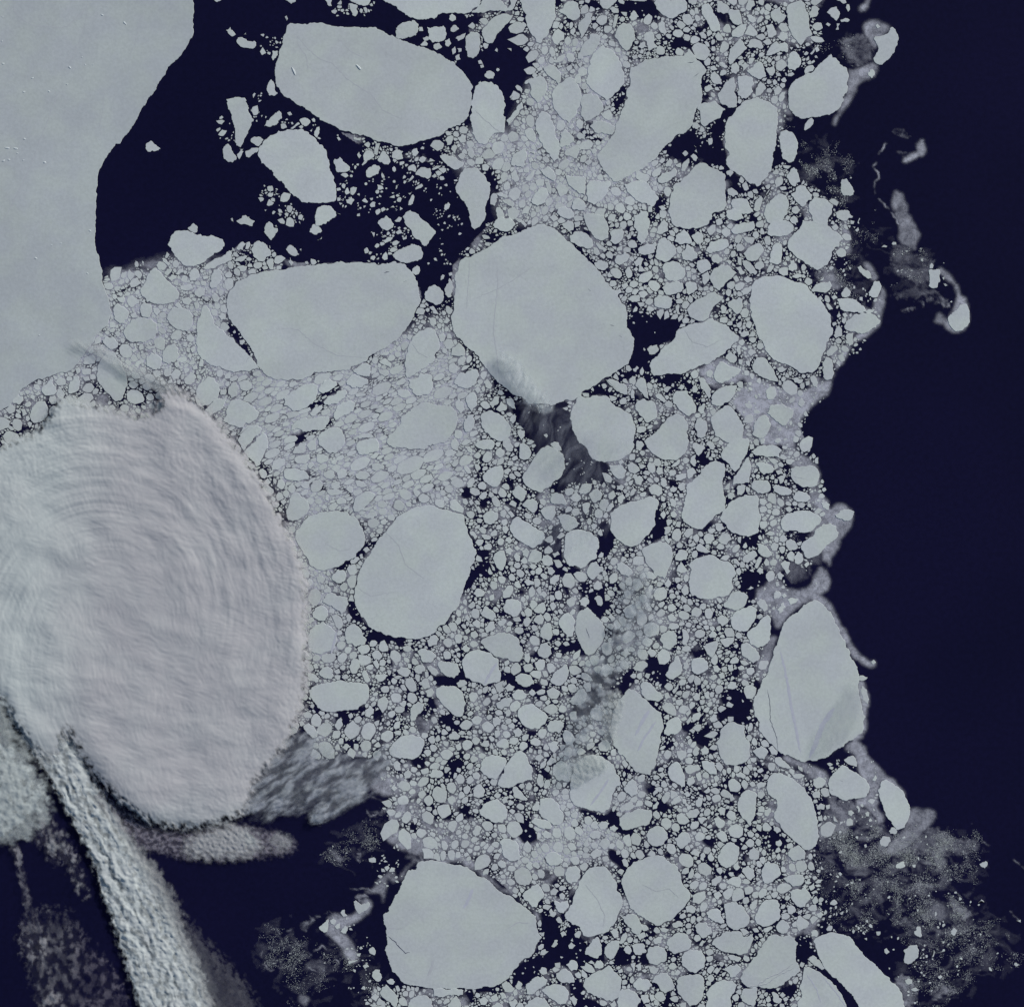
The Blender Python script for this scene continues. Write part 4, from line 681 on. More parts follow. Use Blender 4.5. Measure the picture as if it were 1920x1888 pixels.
2595 2819 2612 2794 2625 2807 2620 2828 2603 2836
2303 59 2320 55 2312 93 2303 110 2295 102
1402 559 1410 538 1427 538 1419 564 1414 585 1402 581
2045 2125 2066 2125 2083 2142 2070 2159 2053 2147
2968 780 2989 771 3002 788 2985 805 2968 797
1799 2790 1816 2773 1833 2777 1837 2794 1825 2803 1808 2798
1905 3756 1931 3743 1943 3760 1926 3781 1914 3773
2337 2219 2354 2210 2367 2227 2363 2248 2346 2244
3078 1884 3099 1880 3112 1892 3108 1914 3086 1905
1964 2181 1981 2168 2003 2181 2003 2193 1977 2197
1769 2337 1786 2320 1803 2333 1799 2358 1782 2350
1642 1258 1659 1245 1672 1262 1664 1283 1647 1279
2358 1423 2371 1410 2384 1410 2384 1436 2375 1448 2358 1436
1863 3234 1880 3222 1897 3234 1897 3251 1880 3256
847 114 864 102 876 119 885 131 872 140 855 127
2680 136 2692 119 2709 136 2714 153 2688 153
1604 1190 1634 1194 1638 1215 1617 1224
2658 2697 2675 2675 2688 2680 2692 2701 2667 2709
2836 2938 2853 2930 2875 2934 2866 2951 2841 2959
2337 3561 2354 3540 2371 3565 2363 3578 2346 3573
1867 2329 1884 2316 1901 2325 1892 2342 1875 2350 1867 2342
1969 678 1977 661 2007 636 2003 657 1986 682
2642 326 2663 318 2680 335 2654 347 2642 343
1330 1478 1359 1469 1385 1469 1368 1486 1338 1491
2459 1769 2468 1748 2485 1753 2489 1778 2468 1782
2654 2380 2671 2363 2692 2380 2684 2392 2663 2392
1769 2900 1786 2892 1803 2908 1795 2925 1774 2917
2756 2900 2777 2892 2798 2908 2790 2921 2764 2913
3358 3243 3379 3230 3392 3230 3396 3247 3379 3256 3362 3256
885 1003 906 995 927 999 923 1016 902 1020
2151 301 2168 275 2181 301 2176 318 2155 309
2058 186 2070 174 2083 195 2083 212 2066 216
2726 1063 2752 1054 2756 1075 2743 1088 2726 1080
2841 2968 2862 2964 2870 2981 2853 2997 2841 2989
2007 2836 2028 2824 2041 2841 2024 2858 2007 2849
2401 161 2418 157 2431 178 2405 186 2392 178
2756 1003 2777 999 2794 1020 2790 1029 2777 1033
2828 2125 2836 2100 2845 2087 2858 2092 2849 2117 2836 2134
2675 3349 2697 3340 2709 3357 2692 3374 2680 3366
1926 817 1952 821 1977 842 1969 855 1943 834
2231 906 2253 919 2278 936 2265 948 2240 927
1795 1863 1808 1846 1825 1842 1829 1854 1812 1875 1799 1871
1956 2066 1973 2053 1986 2070 1977 2092 1960 2083
2917 373 2930 347 2947 343 2938 377 2925 386
2269 953 2286 940 2303 957 2295 974 2278 969
3044 2976 3061 2964 3078 2976 3074 2993 3053 2993
3027 3404 3044 3391 3061 3391 3065 3412 3040 3417
1084 1436 1105 1427 1131 1436 1105 1448 1084 1453
2019 3637 2032 3624 2049 3629 2053 3650 2032 3654
2968 2904 3002 2900 3019 2908 2997 2921 2976 2917
1296 750 1317 737 1330 750 1317 771 1300 763
2282 34 2295 25 2320 34 2320 51 2299 51
2777 242 2794 233 2811 246 2794 263 2786 271
2913 1791 2930 1782 2947 1786 2938 1808 2925 1816
1969 3247 1981 3230 1998 3234 1998 3256 1986 3264
1931 3696 1943 3675 1960 3688 1956 3709 1939 3709
2269 1922 2278 1897 2299 1884 2303 1901 2286 1918
1892 2062 1909 2049 1926 2066 1914 2083 1897 2075
2786 1050 2803 1033 2819 1042 2824 1054 2803 1063
1727 2434 1748 2413 1765 2430 1753 2447
2502 3620 2523 3607 2540 3624 2527 3637 2510 3633
2595 2612 2608 2595 2625 2603 2625 2625 2603 2625
2062 3340 2075 3328 2096 3340 2083 3357 2066 3357
627 1042 644 1029 665 1033 661 1046 644 1058
2722 0 2739 -13 2764 -13 2764 13 2752 25 2735 13
2595 462 2612 458 2629 479 2612 487 2595 479
2913 1381 2934 1372 2955 1381 2942 1393 2921 1397
1837 3739 1863 3722 1871 3747 1846 3756
2476 1795 2493 1791 2502 1820 2489 1829 2476 1812
2510 1871 2523 1867 2536 1880 2531 1905 2514 1897
3209 2536 3226 2531 3256 2540 3239 2553 3218 2553
2900 2236 2908 2214 2930 2223 2921 2244 2904 2248
1508 2425 1525 2417 1546 2434 1529 2447 1512 2438
1914 1563 1931 1550 1935 1575 1922 1592 1909 1580
1313 2100 1334 2087 1351 2096 1334 2113 1317 2117
1474 2722 1486 2705 1503 2701 1499 2731 1482 2735
1765 2371 1782 2363 1795 2384 1778 2397 1765 2388
2616 3065 2637 3061 2654 3069 2633 3091 2620 3078
2832 847 2845 830 2862 825 2862 855 2845 855
2803 1325 2811 1308 2832 1313 2836 1325 2815 1338
2489 2189 2506 2164 2519 2185 2506 2206
2561 2485 2574 2476 2586 2497 2574 2514 2561 2506
1020 191 1042 191 1042 208 1025 229 1020 225
1625 169 1647 161 1659 178 1638 191 1625 182
817 1186 830 1173 847 1177 847 1198 830 1203
2417 1135 2430 1118 2451 1122 2447 1139 2434 1147
1689 1740 1702 1723 1719 1719 1719 1740 1702 1753
2726 1854 2747 1846 2760 1863 2743 1875 2731 1871
1880 2997 1892 2985 1909 2985 1905 3010 1888 3014
3061 3023 3078 3010 3095 3019 3091 3036 3065 3036
1177 504 1186 479 1198 475 1198 500 1188 519 1177 508
3040 3493 3057 3484 3069 3497 3061 3514 3040 3510
2286 3099 2303 3091 2320 3103 2303 3120 2286 3112
2058 3417 2066 3404 2087 3421 2079 3438 2062 3434
1542 568 1563 555 1571 572 1558 589 1546 585
2582 -13 2620 -13 2612 17 2595 21 2582 13
2752 3239 2769 3226 2777 3251 2760 3264 2752 3256
2223 927 2240 931 2253 953 2236 961 2223 944
2138 3053 2159 3036 2168 3053 2159 3069 2142 3065
2671 2497 2688 2493 2705 2510 2692 2523 2675 2514
1275 3493 1292 3468 1304 3472 1304 3489 1287 3501
1381 3561 1397 3548 1410 3565 1406 3582 1385 3573
2582 3273 2595 3251 2603 3264 2599 3290 2582 3294
2134 3743 2151 3730 2164 3756 2155 3773
1842 3773 1863 3756 1884 3764 1888 3790 1854 3790
2993 1503 3006 1491 3019 1508 3006 1529 2993 1520
1858 725 1880 720 1905 737 1897 746 1871 737
2493 619 2510 593 2523 610 2514 627 2497 627
347 1292 356 1270 377 1262 377 1287 360 1292
1791 1981 1808 1973 1825 1986 1820 2003 1803 1998
1926 2083 1939 2070 1952 2087 1947 2108 1931 2100
1325 2697 1338 2684 1359 2692 1351 2709 1330 2709
2425 3205 2442 3184 2459 3201 2451 3218
1689 106 1706 93 1723 110 1702 123 1689 119
1812 2049 1829 2036 1846 2049 1842 2062 1816 2062
2866 3036 2883 3027 2892 3044 2879 3061 2866 3057
2701 1152 2714 1143 2726 1156 2718 1177 2705 1177
1389 3739 1406 3722 1423 3734 1410 3756
1706 144 1748 123 1744 140 1719 157
2058 817 2079 804 2096 825 2075 834
2007 2134 2024 2125 2036 2138 2024 2155 2007 2151
3332 3116 3345 3099 3366 3116 3358 3129 3337 3125
2654 3205 2667 3192 2680 3218 2671 3230 2658 3226
2608 2900 2625 2892 2633 2921 2616 2930
3252 275 3273 258 3282 280 3269 297
1608 1152 1625 1147 1642 1173 1642 1181 1625 1177
1875 1918 1892 1909 1901 1926 1892 1943 1875 1935
1931 2181 1947 2176 1956 2202 1939 2206 1926 2193
2502 1769 2519 1761 2536 1769 2527 1786 2510 1786
2913 2151 2925 2142 2942 2159 2930 2176 2917 2168
2883 1719 2904 1719 2921 1731 2904 1744 2887 1731
1279 2803 1300 2786 1317 2798 1300 2815
2236 2739 2257 2731 2274 2743 2257 2760
1668 153 1685 144 1693 165 1681 178 1668 169
948 1397 969 1389 982 1402 969 1414 948 1410
2400 3463 2425 3468 2434 3484 2413 3493
1436 906 1453 889 1474 889 1465 906 1444 914
1683 72 1693 51 1710 64 1710 76 1697 83 1685 76
2688 229 2709 233 2731 254 2718 258 2697 246
572 1156 593 1156 602 1173 589 1186 576 1173
1740 1672 1761 1672 1774 1689 1769 1702 1753 1693
2875 1012 2883 995 2904 995 2892 1020 2875 1025
1702 2329 1719 2312 1731 2325 1727 2337 1714 2346
3671 3239 3697 3226 3705 3239 3693 3256 3676 3247
614 1025 627 1008 644 1008 644 1020 627 1037
2531 1147 2548 1143 2553 1181 2540 1181
1740 1744 1761 1757 1769 1774 1753 1778 1740 1761
2312 1820 2329 1816 2342 1825 2333 1842 2312 1837
1803 2007 1820 2003 1842 2011 1837 2024 1816 2024
2947 1723 2968 1719 2981 1731 2964 1744 2951 1740
2760 1313 2773 1292 2781 1300 2777 1330 2769 1334
1884 1973 1897 1969 1909 1986 1897 2003 1884 1990
2637 2595 2658 2591 2663 2620 2646 2620
436 1118 462 1111 470 1122 462 1139 445 1131
1296 2308 1308 2299 1321 2316 1313 2333 1300 2329
1397 2485 1414 2468 1423 2493 1414 2510
1211 2214 1228 2197 1241 2206 1241 2223 1215 2223
2363 1846 2375 1825 2388 1837 2375 1858 2363 1863
2380 3620 2405 3607 2405 3637 2392 3641
2803 2726 2811 2709 2824 2718 2819 2739 2803 2747
2325 -17 2439 -17 2422 8 2363 4
2620 127 2637 119 2650 136 2646 148 2629 144
1863 2032 1875 2015 1892 2028 1888 2041 1871 2045
2400 986 2413 1008 2425 1020 2392 1020
1296 1833 1308 1820 1325 1829 1321 1850 1308 1846
1529 771 1537 746 1550 729 1554 746 1542 771
657 1029 669 1012 686 1003 691 1020 669 1033
487 1181 504 1169 525 1190 496 1194
2303 1092 2325 1080 2333 1097 2316 1114
2968 1037 2989 1025 3006 1029 3006 1042 2985 1046
2510 1753 2527 1736 2548 1719 2548 1740 2523 1753
2747 2096 2764 2096 2777 2113 2769 2125 2752 2113
2519 2591 2544 2557 2544 2582 2527 2603
2447 3019 2464 3002 2472 3010 2464 3031 2447 3036
2464 2900 2485 2892 2497 2908 2481 2921
1147 2325 1173 2312 1181 2329 1164 2342
2024 2866 2041 2849 2049 2858 2041 2879 2024 2883
3392 3675 3404 3667 3421 3671 3421 3688 3404 3692
1706 2794 1727 2781 1731 2807 1714 2815
2726 2493 2747 2489 2752 2514 2735 2519
2625 3205 2637 3192 2646 3209 2637 3230 2625 3222
2650 3662 2667 3650 2680 3667 2663 3684
3565 3489 3578 3476 3591 3489 3578 3510 3565 3501
842 1029 859 1016 872 1029 868 1042 847 1042
1689 559 1702 542 1714 547 1706 581
1888 1765 1905 1753 1918 1765 1905 1782 1892 1778
1871 3722 1892 3722 1901 3743 1880 3747
2019 2231 2036 2214 2053 2231 2041 2244
2510 1833 2523 1820 2540 1829 2531 1846 2514 1846
2743 3739 2764 3722 2773 3739 2756 3756
2722 644 2739 636 2752 648 2739 665 2726 657
2557 1198 2574 1190 2586 1198 2582 1211 2561 1215
1714 585 1736 572 1748 585 1736 602
1664 784 1668 767 1681 758 1689 767 1685 780 1672 792
746 1364 746 1342 763 1351 763 1376 746 1376
1567 602 1584 585 1601 593 1584 614
1761 1990 1778 1994 1791 2011 1782 2024 1765 2007
1448 3675 1465 3667 1482 3679 1474 3692 1457 3688
2185 3167 2202 3137 2210 3171 2193 3175
1778 1740 1795 1740 1803 1757 1791 1774 1782 1757
2764 961 2781 965 2781 999 2769 995
2595 1453 2608 1440 2616 1453 2612 1474 2599 1474
2578 2045 2599 2024 2612 2041 2595 2053
825 1461 847 1457 847 1482 825 1482
2329 1067 2350 1058 2358 1075 2337 1088
2278 2312 2291 2299 2308 2316 2295 2333
2900 3099 2917 3099 2930 3116 2913 3125 2900 3112
2836 2142 2849 2125 2862 2134 2862 2151 2849 2155
2654 2540 2680 2527 2692 2540 2675 2553
1207 -13 1245 -13 1241 13 1245 25 1232 25 1224 8
1931 326 1939 318 1960 335 1956 352 1939 339
1410 1342 1431 1325 1461 1317 1453 1334
2531 1126 2553 1118 2565 1131 2557 1139 2536 1139
1427 1952 1444 1943 1457 1956 1444 1969 1427 1964
2692 2527 2714 2519 2718 2544 2701 2548
2066 3548 2079 3523 2092 3523 2092 3540 2079 3552
3044 3374 3061 3357 3069 3379 3057 3391 3048 3387
887 581 902 564 914 568 906 585 897 600
2908 3154 2925 3146 2934 3163 2921 3175 2908 3167
542 1304 555 1296 581 1296 581 1308 559 1313
2836 81 2853 59 2866 68 2853 85 2841 93
1402 1542 1423 1529 1444 1529 1427 1550
1359 1914 1389 1897 1410 1888 1397 1905 1376 1918
1495 2637 1512 2625 1525 2629 1516 2654 1503 2646
2472 3480 2489 3476 2510 3484 2497 3497 2481 3493
2363 1478 2371 1457 2380 1469 2380 1495 2367 1495
2514 1922 2527 1914 2540 1931 2531 1943 2514 1935
1854 2739 1871 2735 1875 2756 1858 2769
1888 2671 1909 2658 1918 2675 1897 2688
1275 3421 1292 3408 1304 3434 1287 3438
2096 3353 2108 3345 2121 3357 2113 3374 2100 3370
2862 3480 2900 3472 2887 3489 2866 3497
76 1533 93 1533 102 1554 85 1563
606 969 619 969 640 991 631 999 610 982
2269 2350 2282 2337 2303 2346 2295 2363 2278 2354
2130 3544 2142 3531 2159 3544 2147 3557 2134 3557
3031 3323 3053 3307 3057 3328 3040 3340
2807 220 2819 216 2832 220 2819 242 2807 242
1659 1211 1672 1186 1689 1203 1676 1215
2421 1080 2434 1075 2451 1097 2438 1105 2425 1092
2434 3730 2451 3726 2459 3747 2442 3756
2151 834 2176 830 2172 851 2155 855
725 1135 746 1135 746 1156 733 1164
3116 851 3133 838 3146 855 3129 868
2866 2003 2887 1990 2908 2003 2892 2011
2913 2286 2930 2269 2938 2291 2921 2303
2489 2599 2506 2595 2514 2616 2497 2625
2625 3095 2646 3103 2658 3116 2637 3125
3112 3383 3129 3370 3142 3387 3129 3395 3112 3391
3061 3425 3078 3417 3091 3429 3078 3442 3065 3438
2671 3645 2688 3624 2701 3637 2688 3654
1067 -8 1097 -8 1111 0 1109 8 1092 17 1080 8
2138 114 2151 102 2159 119 2151 136 2138 127
1892 2028 1909 2011 1922 2028 1909 2041
999 771 1008 746 1029 763 1008 775
2489 2011 2502 2003 2514 2032 2506 2041
2083 3446 2096 3434 2108 3451 2108 3463 2092 3459
1406 3781 1385 3768 1389 3764 1436 3764 1423 3777
2731 2985 2747 2976 2756 2997 2739 3006
923 910 936 906 940 919 931 936 919 936
1152 1748 1169 1731 1181 1744 1164 1761
3150 76 3171 68 3188 76 3180 85 3154 85
508 1359 525 1351 530 1364 517 1381 504 1372
2485 1461 2502 1448 2519 1453 2502 1474
1981 2595 1994 2582 2011 2599 1998 2612
2773 2476 2794 2476 2811 2489 2790 2497
2722 2646 2731 2629 2752 2642 2743 2654 2726 2650
2350 3518 2363 3510 2375 3518 2367 3535 2354 3535
2375 3645 2363 3612 2384 3607 2380 3637
3243 1169 3256 1160 3282 1160 3273 1173 3252 1177
2637 2968 2658 2947 2667 2964 2650 2976
2667 3518 2671 3493 2697 3493 2680 3514
2845 47 2862 25 2870 42 2858 59
2189 610 2210 597 2223 606 2206 623
2663 250 2680 246 2692 263 2675 267 2663 263
1964 314 1981 297 1996 292 1994 309 1973 318
2210 559 2231 555 2240 568 2223 581
1901 1922 1914 1914 1931 1935 1918 1943
3180 3040 3192 3036 3205 3048 3192 3061 3180 3053
2121 254 2142 242 2147 258 2130 271
1457 1313 1478 1304 1486 1317 1465 1330
2070 2075 2092 2066 2100 2079 2079 2092
2527 2168 2548 2164 2553 2181 2536 2189
2346 885 2363 868 2367 893 2354 902
2760 1215 2781 1203 2781 1224 2773 1232 2764 1228
1236 3451 1249 3442 1262 3451 1253 3468 1241 3463
2430 775 2447 771 2447 797 2430 797
309 1414 331 1410 339 1427 318 1431
2574 1020 2591 1016 2591 1042 2574 1042
2540 1457 2553 1440 2569 1448 2557 1465
2134 2299 2147 2282 2159 2286 2155 2303 2142 2308
2908 1765 2930 1761 2938 1778 2917 1782
2312 3268 2325 3256 2342 3264 2333 3281
2718 1825 2739 1808 2735 1837 2718 1837
720 1376 742 1359 742 1385 725 1389
280 1381 297 1376 301 1397 288 1406
3133 0 3167 -4 3175 13 3163 17
1088 483 1118 458 1126 466 1097 487
2654 521 2671 517 2671 542 2658 547
2561 2976 2578 2964 2591 2981 2574 2989
2286 3764 2303 3747 2312 3768 2295 3781
2312 931 2337 919 2333 940 2312 944
1359 2062 1376 2049 1389 2062 1372 2075
1465 2955 1478 2938 1491 2955 1478 2968
3065 3061 3082 3053 3086 3078 3069 3078
2832 3315 2849 3298 2862 3302 2849 3323
1575 169 1592 153 1605 165 1601 174 1580 174
2603 64 2612 55 2629 76 2612 85
2468 775 2485 771 2502 784 2481 792
1529 1253 1550 1258 1537 1279 1525 1270
1778 1461 1791 1448 1803 1465 1791 1478
1241 1727 1253 1723 1266 1727 1258 1744 1241 1740
1782 1901 1795 1897 1808 1922 1795 1926
1478 830 1495 813 1508 817 1499 834 1486 834
1617 636 1634 623 1659 619 1647 631 1625 640
1740 2316 1753 2303 1765 2320 1757 2333
2257 2147 2269 2134 2278 2151 2265 2168
2714 982 2731 974 2747 982 2735 995
1275 657 1296 648 1308 661 1296 669
750 1054 771 1054 771 1075 754 1071
89 1520 110 1503 119 1516 102 1529
1325 513 1355 517 1351 530 1325 525
653 1147 669 1131 686 1156
3095 1135 3116 1147 3125 1160 3108 1164
2870 1892 2887 1884 2896 1901 2879 1909
1998 3103 2015 3099 2032 3112 2015 3120
2548 3429 2565 3421 2574 3438 2557 3446
2968 3463 2985 3451 2989 3476 2972 3476
1833 2236 1850 2227 1854 2248 1837 2253
2764 2502 2781 2493 2794 2510 2773 2514
1304 3603 1325 3599 1347 3595 1330 3607 1308 3616
712 1308 729 1296 733 1317 720 1325
1706 212 1723 203 1727 225 1710 229
1080 982 1088 965 1101 986 1092 999
1245 2219 1253 2197 1266 2206 1266 2223
1757 1880 1774 1867 1778 1888 1765 1897
2219 610 2244 606 2236 623 2219 627
1740 2363 1757 2354 1765 2367 1748 2380
1693 186 1706 174 1710 199 1697 208
2934 619 2968 623 2955 636 2938 631
653 1359 669 1355 674 1376 661 1381
2925 2265 2938 2257 2947 2278 2934 2286
2100 3497 2113 3489 2125 3506 2108 3514
2870 3743 2883 3730 2892 3751 2879 3760
2904 1651 2921 1642 2930 1655 2917 1664 2904 1659
2481 1888 2497 1884 2497 1901 2485 1914
1050 1880 1067 1871 1075 1884 1063 1897
1584 144 1601 136 1614 148 1592 157
1385 2007 1397 1994 1410 2011 1393 2019
2041 2633 2058 2620 2066 2633 2053 2646
2769 1347 2786 1347 2781 1372 2769 1364
1474 2540 1495 2531 1512 2540 1491 2548
2921 3730 2934 3718 2947 3730 2934 3743
2527 3654 2540 3633 2553 3645 2540 3658
3137 89 3150 89 3146 114 3133 114
2921 703 2947 699 2951 712 2930 716
589 1198 610 1194 606 1215 589 1211
1563 1228 1575 1215 1588 1219 1575 1241
2367 212 2388 203 2392 220 2375 225
1994 284 2007 271 2019 284 2003 297
2130 479 2147 462 2155 479 2142 487
3175 17 3184 17 3188 38 3180 47 3171 30
492 1313 508 1300 517 1313 500 1325
1296 708 1304 703 1313 725 1296 733
2557 576 2569 564 2582 576 2569 589
817 1440 834 1427 838 1448 821 1453
2849 1647 2866 1642 2866 1664 2853 1668
2574 3023 2591 3014 2595 3031 2578 3040
1253 3472 1275 3459 1275 3480 1262 3484
2908 3213 2921 3196 2930 3218 2917 3226
2620 3544 2633 3523 2646 3531 2633 3548
3413 3709 3434 3701 3451 3709 3430 3718
2548 2697 2569 2684 2578 2697 2561 2705
2371 1385 2388 1372 2397 1381 2384 1397
2092 102 2104 85 2113 102 2104 114
2164 242 2181 229 2185 242 2176 258
699 1338 712 1321 720 1334 712 1351
1219 1858 1236 1854 1232 1880 1219 1875
2718 2049 2735 2028 2739 2049 2726 2058
2447 2972 2464 2955 2468 2972 2451 2985
2569 2675 2586 2658 2591 2675 2578 2688
1867 2603 1884 2595 1892 2612 1875 2616
2667 2938 2684 2930 2692 2947 2675 2951
2853 106 2870 97 2866 123 2853 123
1981 597 1994 589 2003 606 1986 614
1364 936 1376 927 1385 944 1368 953
2591 1037 2608 1029 2612 1046 2599 1054
2104 2464 2125 2455 2138 2468 2117 2472
2989 2866 3010 2879 3010 2896 2993 2883
2430 957 2442 953 2451 965 2438 974 2430 969
1173 2493 1186 2485 1194 2506 1181 2510
3125 3053 3142 3078 3146 3086 3125 3078
2316 1731 2333 1723 2342 1736 2325 1744
3053 182 3065 174 3074 191 3061 199
2531 619 2553 610 2553 631 2536 627
1525 686 1546 657 1554 665 1537 682
2011 258 2028 250 2036 263 2019 271
2896 305 2904 297 2917 314 2900 322
686 1283 703 1283 699 1304 686 1300
1482 872 1499 859 1508 876 1491 881
1803 1457 1816 1444 1820 1465 1808 1474
2544 1850 2561 1850 2565 1867 2548 1867
1304 2680 1317 2671 1325 2688 1313 2697
1702 2434 1719 2425 1727 2438 1710 2447
1359 3620 1376 3612 1385 3624 1368 3633
2316 3637 2333 3629 2337 3645 2320 3650
746 1402 763 1381 775 1385 758 1402
3116 1114 3129 1105 3142 1118 3125 1126
1232 2181 1249 2185 1253 2197 1232 2197
1960 2261 1977 2253 1981 2269 1964 2274
2942 2138 2955 2130 2964 2142 2951 2155
3040 3345 3061 3336 3069 3349 3048 3353
2269 386 2282 373 2291 390 2278 398
1863 682 1880 669 1884 691 1867 691
2794 1355 2811 1351 2811 1376 2798 1368
2557 2993 2574 2997 2574 3014 2561 3014
3269 2925 3282 2904 3290 2917 3282 2930
1736 2286 1748 2278 1753 2299 1740 2303
407 1241 428 1228 432 1241 415 1249
127 1478 144 1465 153 1478 140 1486
1926 2053 1939 2045 1952 2058 1939 2066
3014 2117 3031 2104 3036 2117 3023 2130
1884 2561 1897 2548 1901 2565 1888 2578
2582 2739 2595 2731 2608 2739 2599 2752
2523 2786 2536 2777 2544 2790 2536 2803
3315 3569 3324 3552 3337 3569 3324 3578
2862 2028 2875 2019 2883 2036 2866 2041
1600 610 1613 593 1634 606
2371 1173 2384 1147 2392 1156 2388 1169
3485 995 3493 986 3502 995 3498 1008 3485 1008
1969 3044 1990 3040 1986 3065
3019 1431 3036 1427 3036 1444 3023 1448
3095 3019 3112 3014 3112 3031 3099 3036
2930 3120 2951 3129 2942 3142 2930 3133
1347 2079 1359 2075 1364 2096 1351 2096
2917 653 2934 644 2942 661 2925 661
1355 754 1368 742 1381 758 1376 763
2151 254 2159 237 2168 254 2159 267
758 1037 780 1033 780 1046 763 1050
627 1431 644 1419 648 1436 631 1440
1571 102 1584 102 1588 119 1571 119
1338 581 1347 568 1355 585 1347 597
1884 576 1897 568 1901 585 1888 593
3137 1186 3146 1164 3154 1186 3142 1194
2646 1714 2654 1693 2663 1693 2658 1714 2650 1719
3209 3023 3218 3019 3226 3040 3218 3048
2295 2206 2308 2197 2316 2214 2303 2219
2908 271 2925 275 2930 288 2913 288
1355 619 1368 602 1381 602 1372 614 1359 623
1854 644 1871 636 1880 648 1858 653
3158 1177 3171 1173 3180 1186 3167 1194
2930 3230 2942 3218 2942 3239 2930 3247
2502 3057 2519 3048 2519 3065 2506 3069
2181 496 2193 487 2202 500 2189 508
2168 631 2181 619 2189 636 2176 640
3065 1054 3078 1042 3091 1037 3086 1054
3065 1118 3078 1109 3086 1122 3074 1131
2451 2942 2468 2934 2476 2947 2459 2951
3243 3048 3256 3040 3260 3061 3248 3061
3265 2481 3277 2472 3286 2485 3273 2493
2015 3145 2032 3158 2058 3150
2320 3480 2333 3476 2333 3497 2325 3501
1791 229 1803 225 1812 242 1795 242
2096 -17 2134 -17 2121 8 2104 8
2586 106 2599 97 2612 114 2595 114
2468 1537 2481 1529 2489 1542 2476 1550
2591 1613 2608 1617 2599 1634 2591 1630
2930 2231 2942 2223 2951 2236 2938 2244
3188 825 3205 830 3201 842 3188 842
2836 3074 2853 3069 2853 3086 2841 3086
2485 157 2502 153 2502 169 2489 169
1651 1046 1659 1029 1668 1033 1664 1046 1651 1054
2616 910 2629 919 2637 931 2625 936
2629 1495 2642 1491 2646 1508 2629 1508
1546 1875 1558 1871 1563 1888 1546 1888
1837 2113 1846 2117 1858 2142 1846 2138
1714 182 1731 182 1731 195 1719 199
3282 97 3290 89 3303 102 3290 110
1757 2642 1769 2633 1778 2646 1769 2654
2959 3747 2972 3734 2981 3747 2968 3756
3099 2862 3112 2858 3125 2866 3112 2875
3036 203 3053 182 3057 191 3044 208
2633 508 2650 496 2646 517 2637 521
1351 2354 1364 2346 1376 2354 1368 2363
2291 2257 2303 2244 2316 2248 2303 2261
3027 1888 3040 1888 3044 1905 3027 1901
2841 3773 2866 3760 2875 3773
1469 631 1478 623 1486 640 1478 648
2519 2616 2531 2612 2536 2625 2523 2633
2472 729 2493 725 2485 746
1508 893 1525 881 1525 897 1512 902
2087 246 2108 246 2108 254 2092 258
1075 424 1088 419 1097 432 1084 436
2350 195 2363 195 2358 212 2346 208
449 1080 462 1071 470 1084 453 1088
2062 2041 2079 2024 2083 2036 2066 2045
1292 2764 1300 2760 1308 2773 1296 2781
1423 720 1420 727 1413 729 1407 724 1407 717 1413 712 1420 714
1431 644 1440 657 1444 669 1431 669
3222 1114 3235 1114 3235 1131 3222 1126
2798 2688 2811 2684 2819 2692 2807 2701
2569 2764 2582 2756 2591 2764 2578 2773
3493 3586 3502 3561 3506 3569 3502 3586 3493 3590
2096 161 2108 157 2113 169 2100 174
800 -13 847 -13 834 0 813 11 800 0
1799 246 1812 242 1816 254 1803 258
3095 93 3103 85 3116 93 3108 102
2981 169 2989 165 3002 182 2989 182
1236 797 1245 792 1253 792 1279 805
1681 1025 1693 1020 1697 1033 1685 1037
3205 864 3218 851 3222 864 3214 872
1769 3705 1786 3713 1778 3730
3515 3662 3527 3654 3536 3662 3523 3671
1465 1816 1486 1820 1469 1833
2841 746 2828 733 2824 754
2731 1181 2743 1177 2743 1194 2735 1194
3214 838 3222 817 3226 821 3222 842
2807 2138 2824 2130 2828 2147
2219 513 2236 504 2240 521
1986 572 2003 564 2007 581
1427 889 1444 881 1453 889 1436 893
1542 1224 1554 1211 1554 1228 1542 1232
3667 3383 3680 3370 3693 3383
2858 3142 2879 3129 2875 3146
2612 1101 2625 1092 2629 1105 2620 1109
1791 106 1799 97 1808 110 1795 114
2798 2210 2815 2197 2828 2206
3256 3074 3265 3065 3273 3078 3260 3082
1262 517 1270 513 1279 525 1270 530
2142 627 2159 610 2155 631
1101 796 1118 796 1114 813
1837 838 1850 830 1846 855
3142 3273 3150 3268 3159 3277 3150 3285
3040 233 3053 225 3057 233 3044 242
1874 263 1871 268 1865 270 1860 266 1860 260 1865 256 1871 257
2337 2113 2350 2100 2358 2113
3069 3383 3082 3383 3082 3395 3069 3391
1393 872 1406 872 1402 893
1067 64 1075 59 1080 72 1075 81
3536 1063 3544 1063 3557 1071 3544 1075
2100 2595 2113 2603 2100 2616
3239 3167 3248 3163 3252 3175 3243 3180
2904 627 2917 619 2917 631 2908 636
2045 547 2019 555 2011 568
3053 212 3061 208 3069 220 3057 220
1854 191 1863 178 1867 199
2925 2879 2947 2887 2930 2892
1529 606 1546 593 1542 610
872 1245 881 1236 885 1249 876 1253
1484 682 1482 687 1477 688 1472 685 1472 679 1477 676 1482 677
1323 661 1321 666 1316 667 1311 664 1311 658 1316 655 1321 656
1378 691 1376 696 1371 697 1366 693 1366 688 1371 684 1376 686
1901 182 1918 182 1918 195
1499 775 1512 784 1499 792
1914 373 1922 360 1926 373 1914 377
2959 178 2976 178 2968 191
2663 466 2675 466 2667 483
3069 708 3057 720 3048 712
2858 763 2883 712 2887 712
1037 800 1058 804 1050 813
864 821 872 817 876 834 868 830
3379 3142 3392 3133 3396 3142 3387 3146
2189 3531 2202 3527 2202 3544
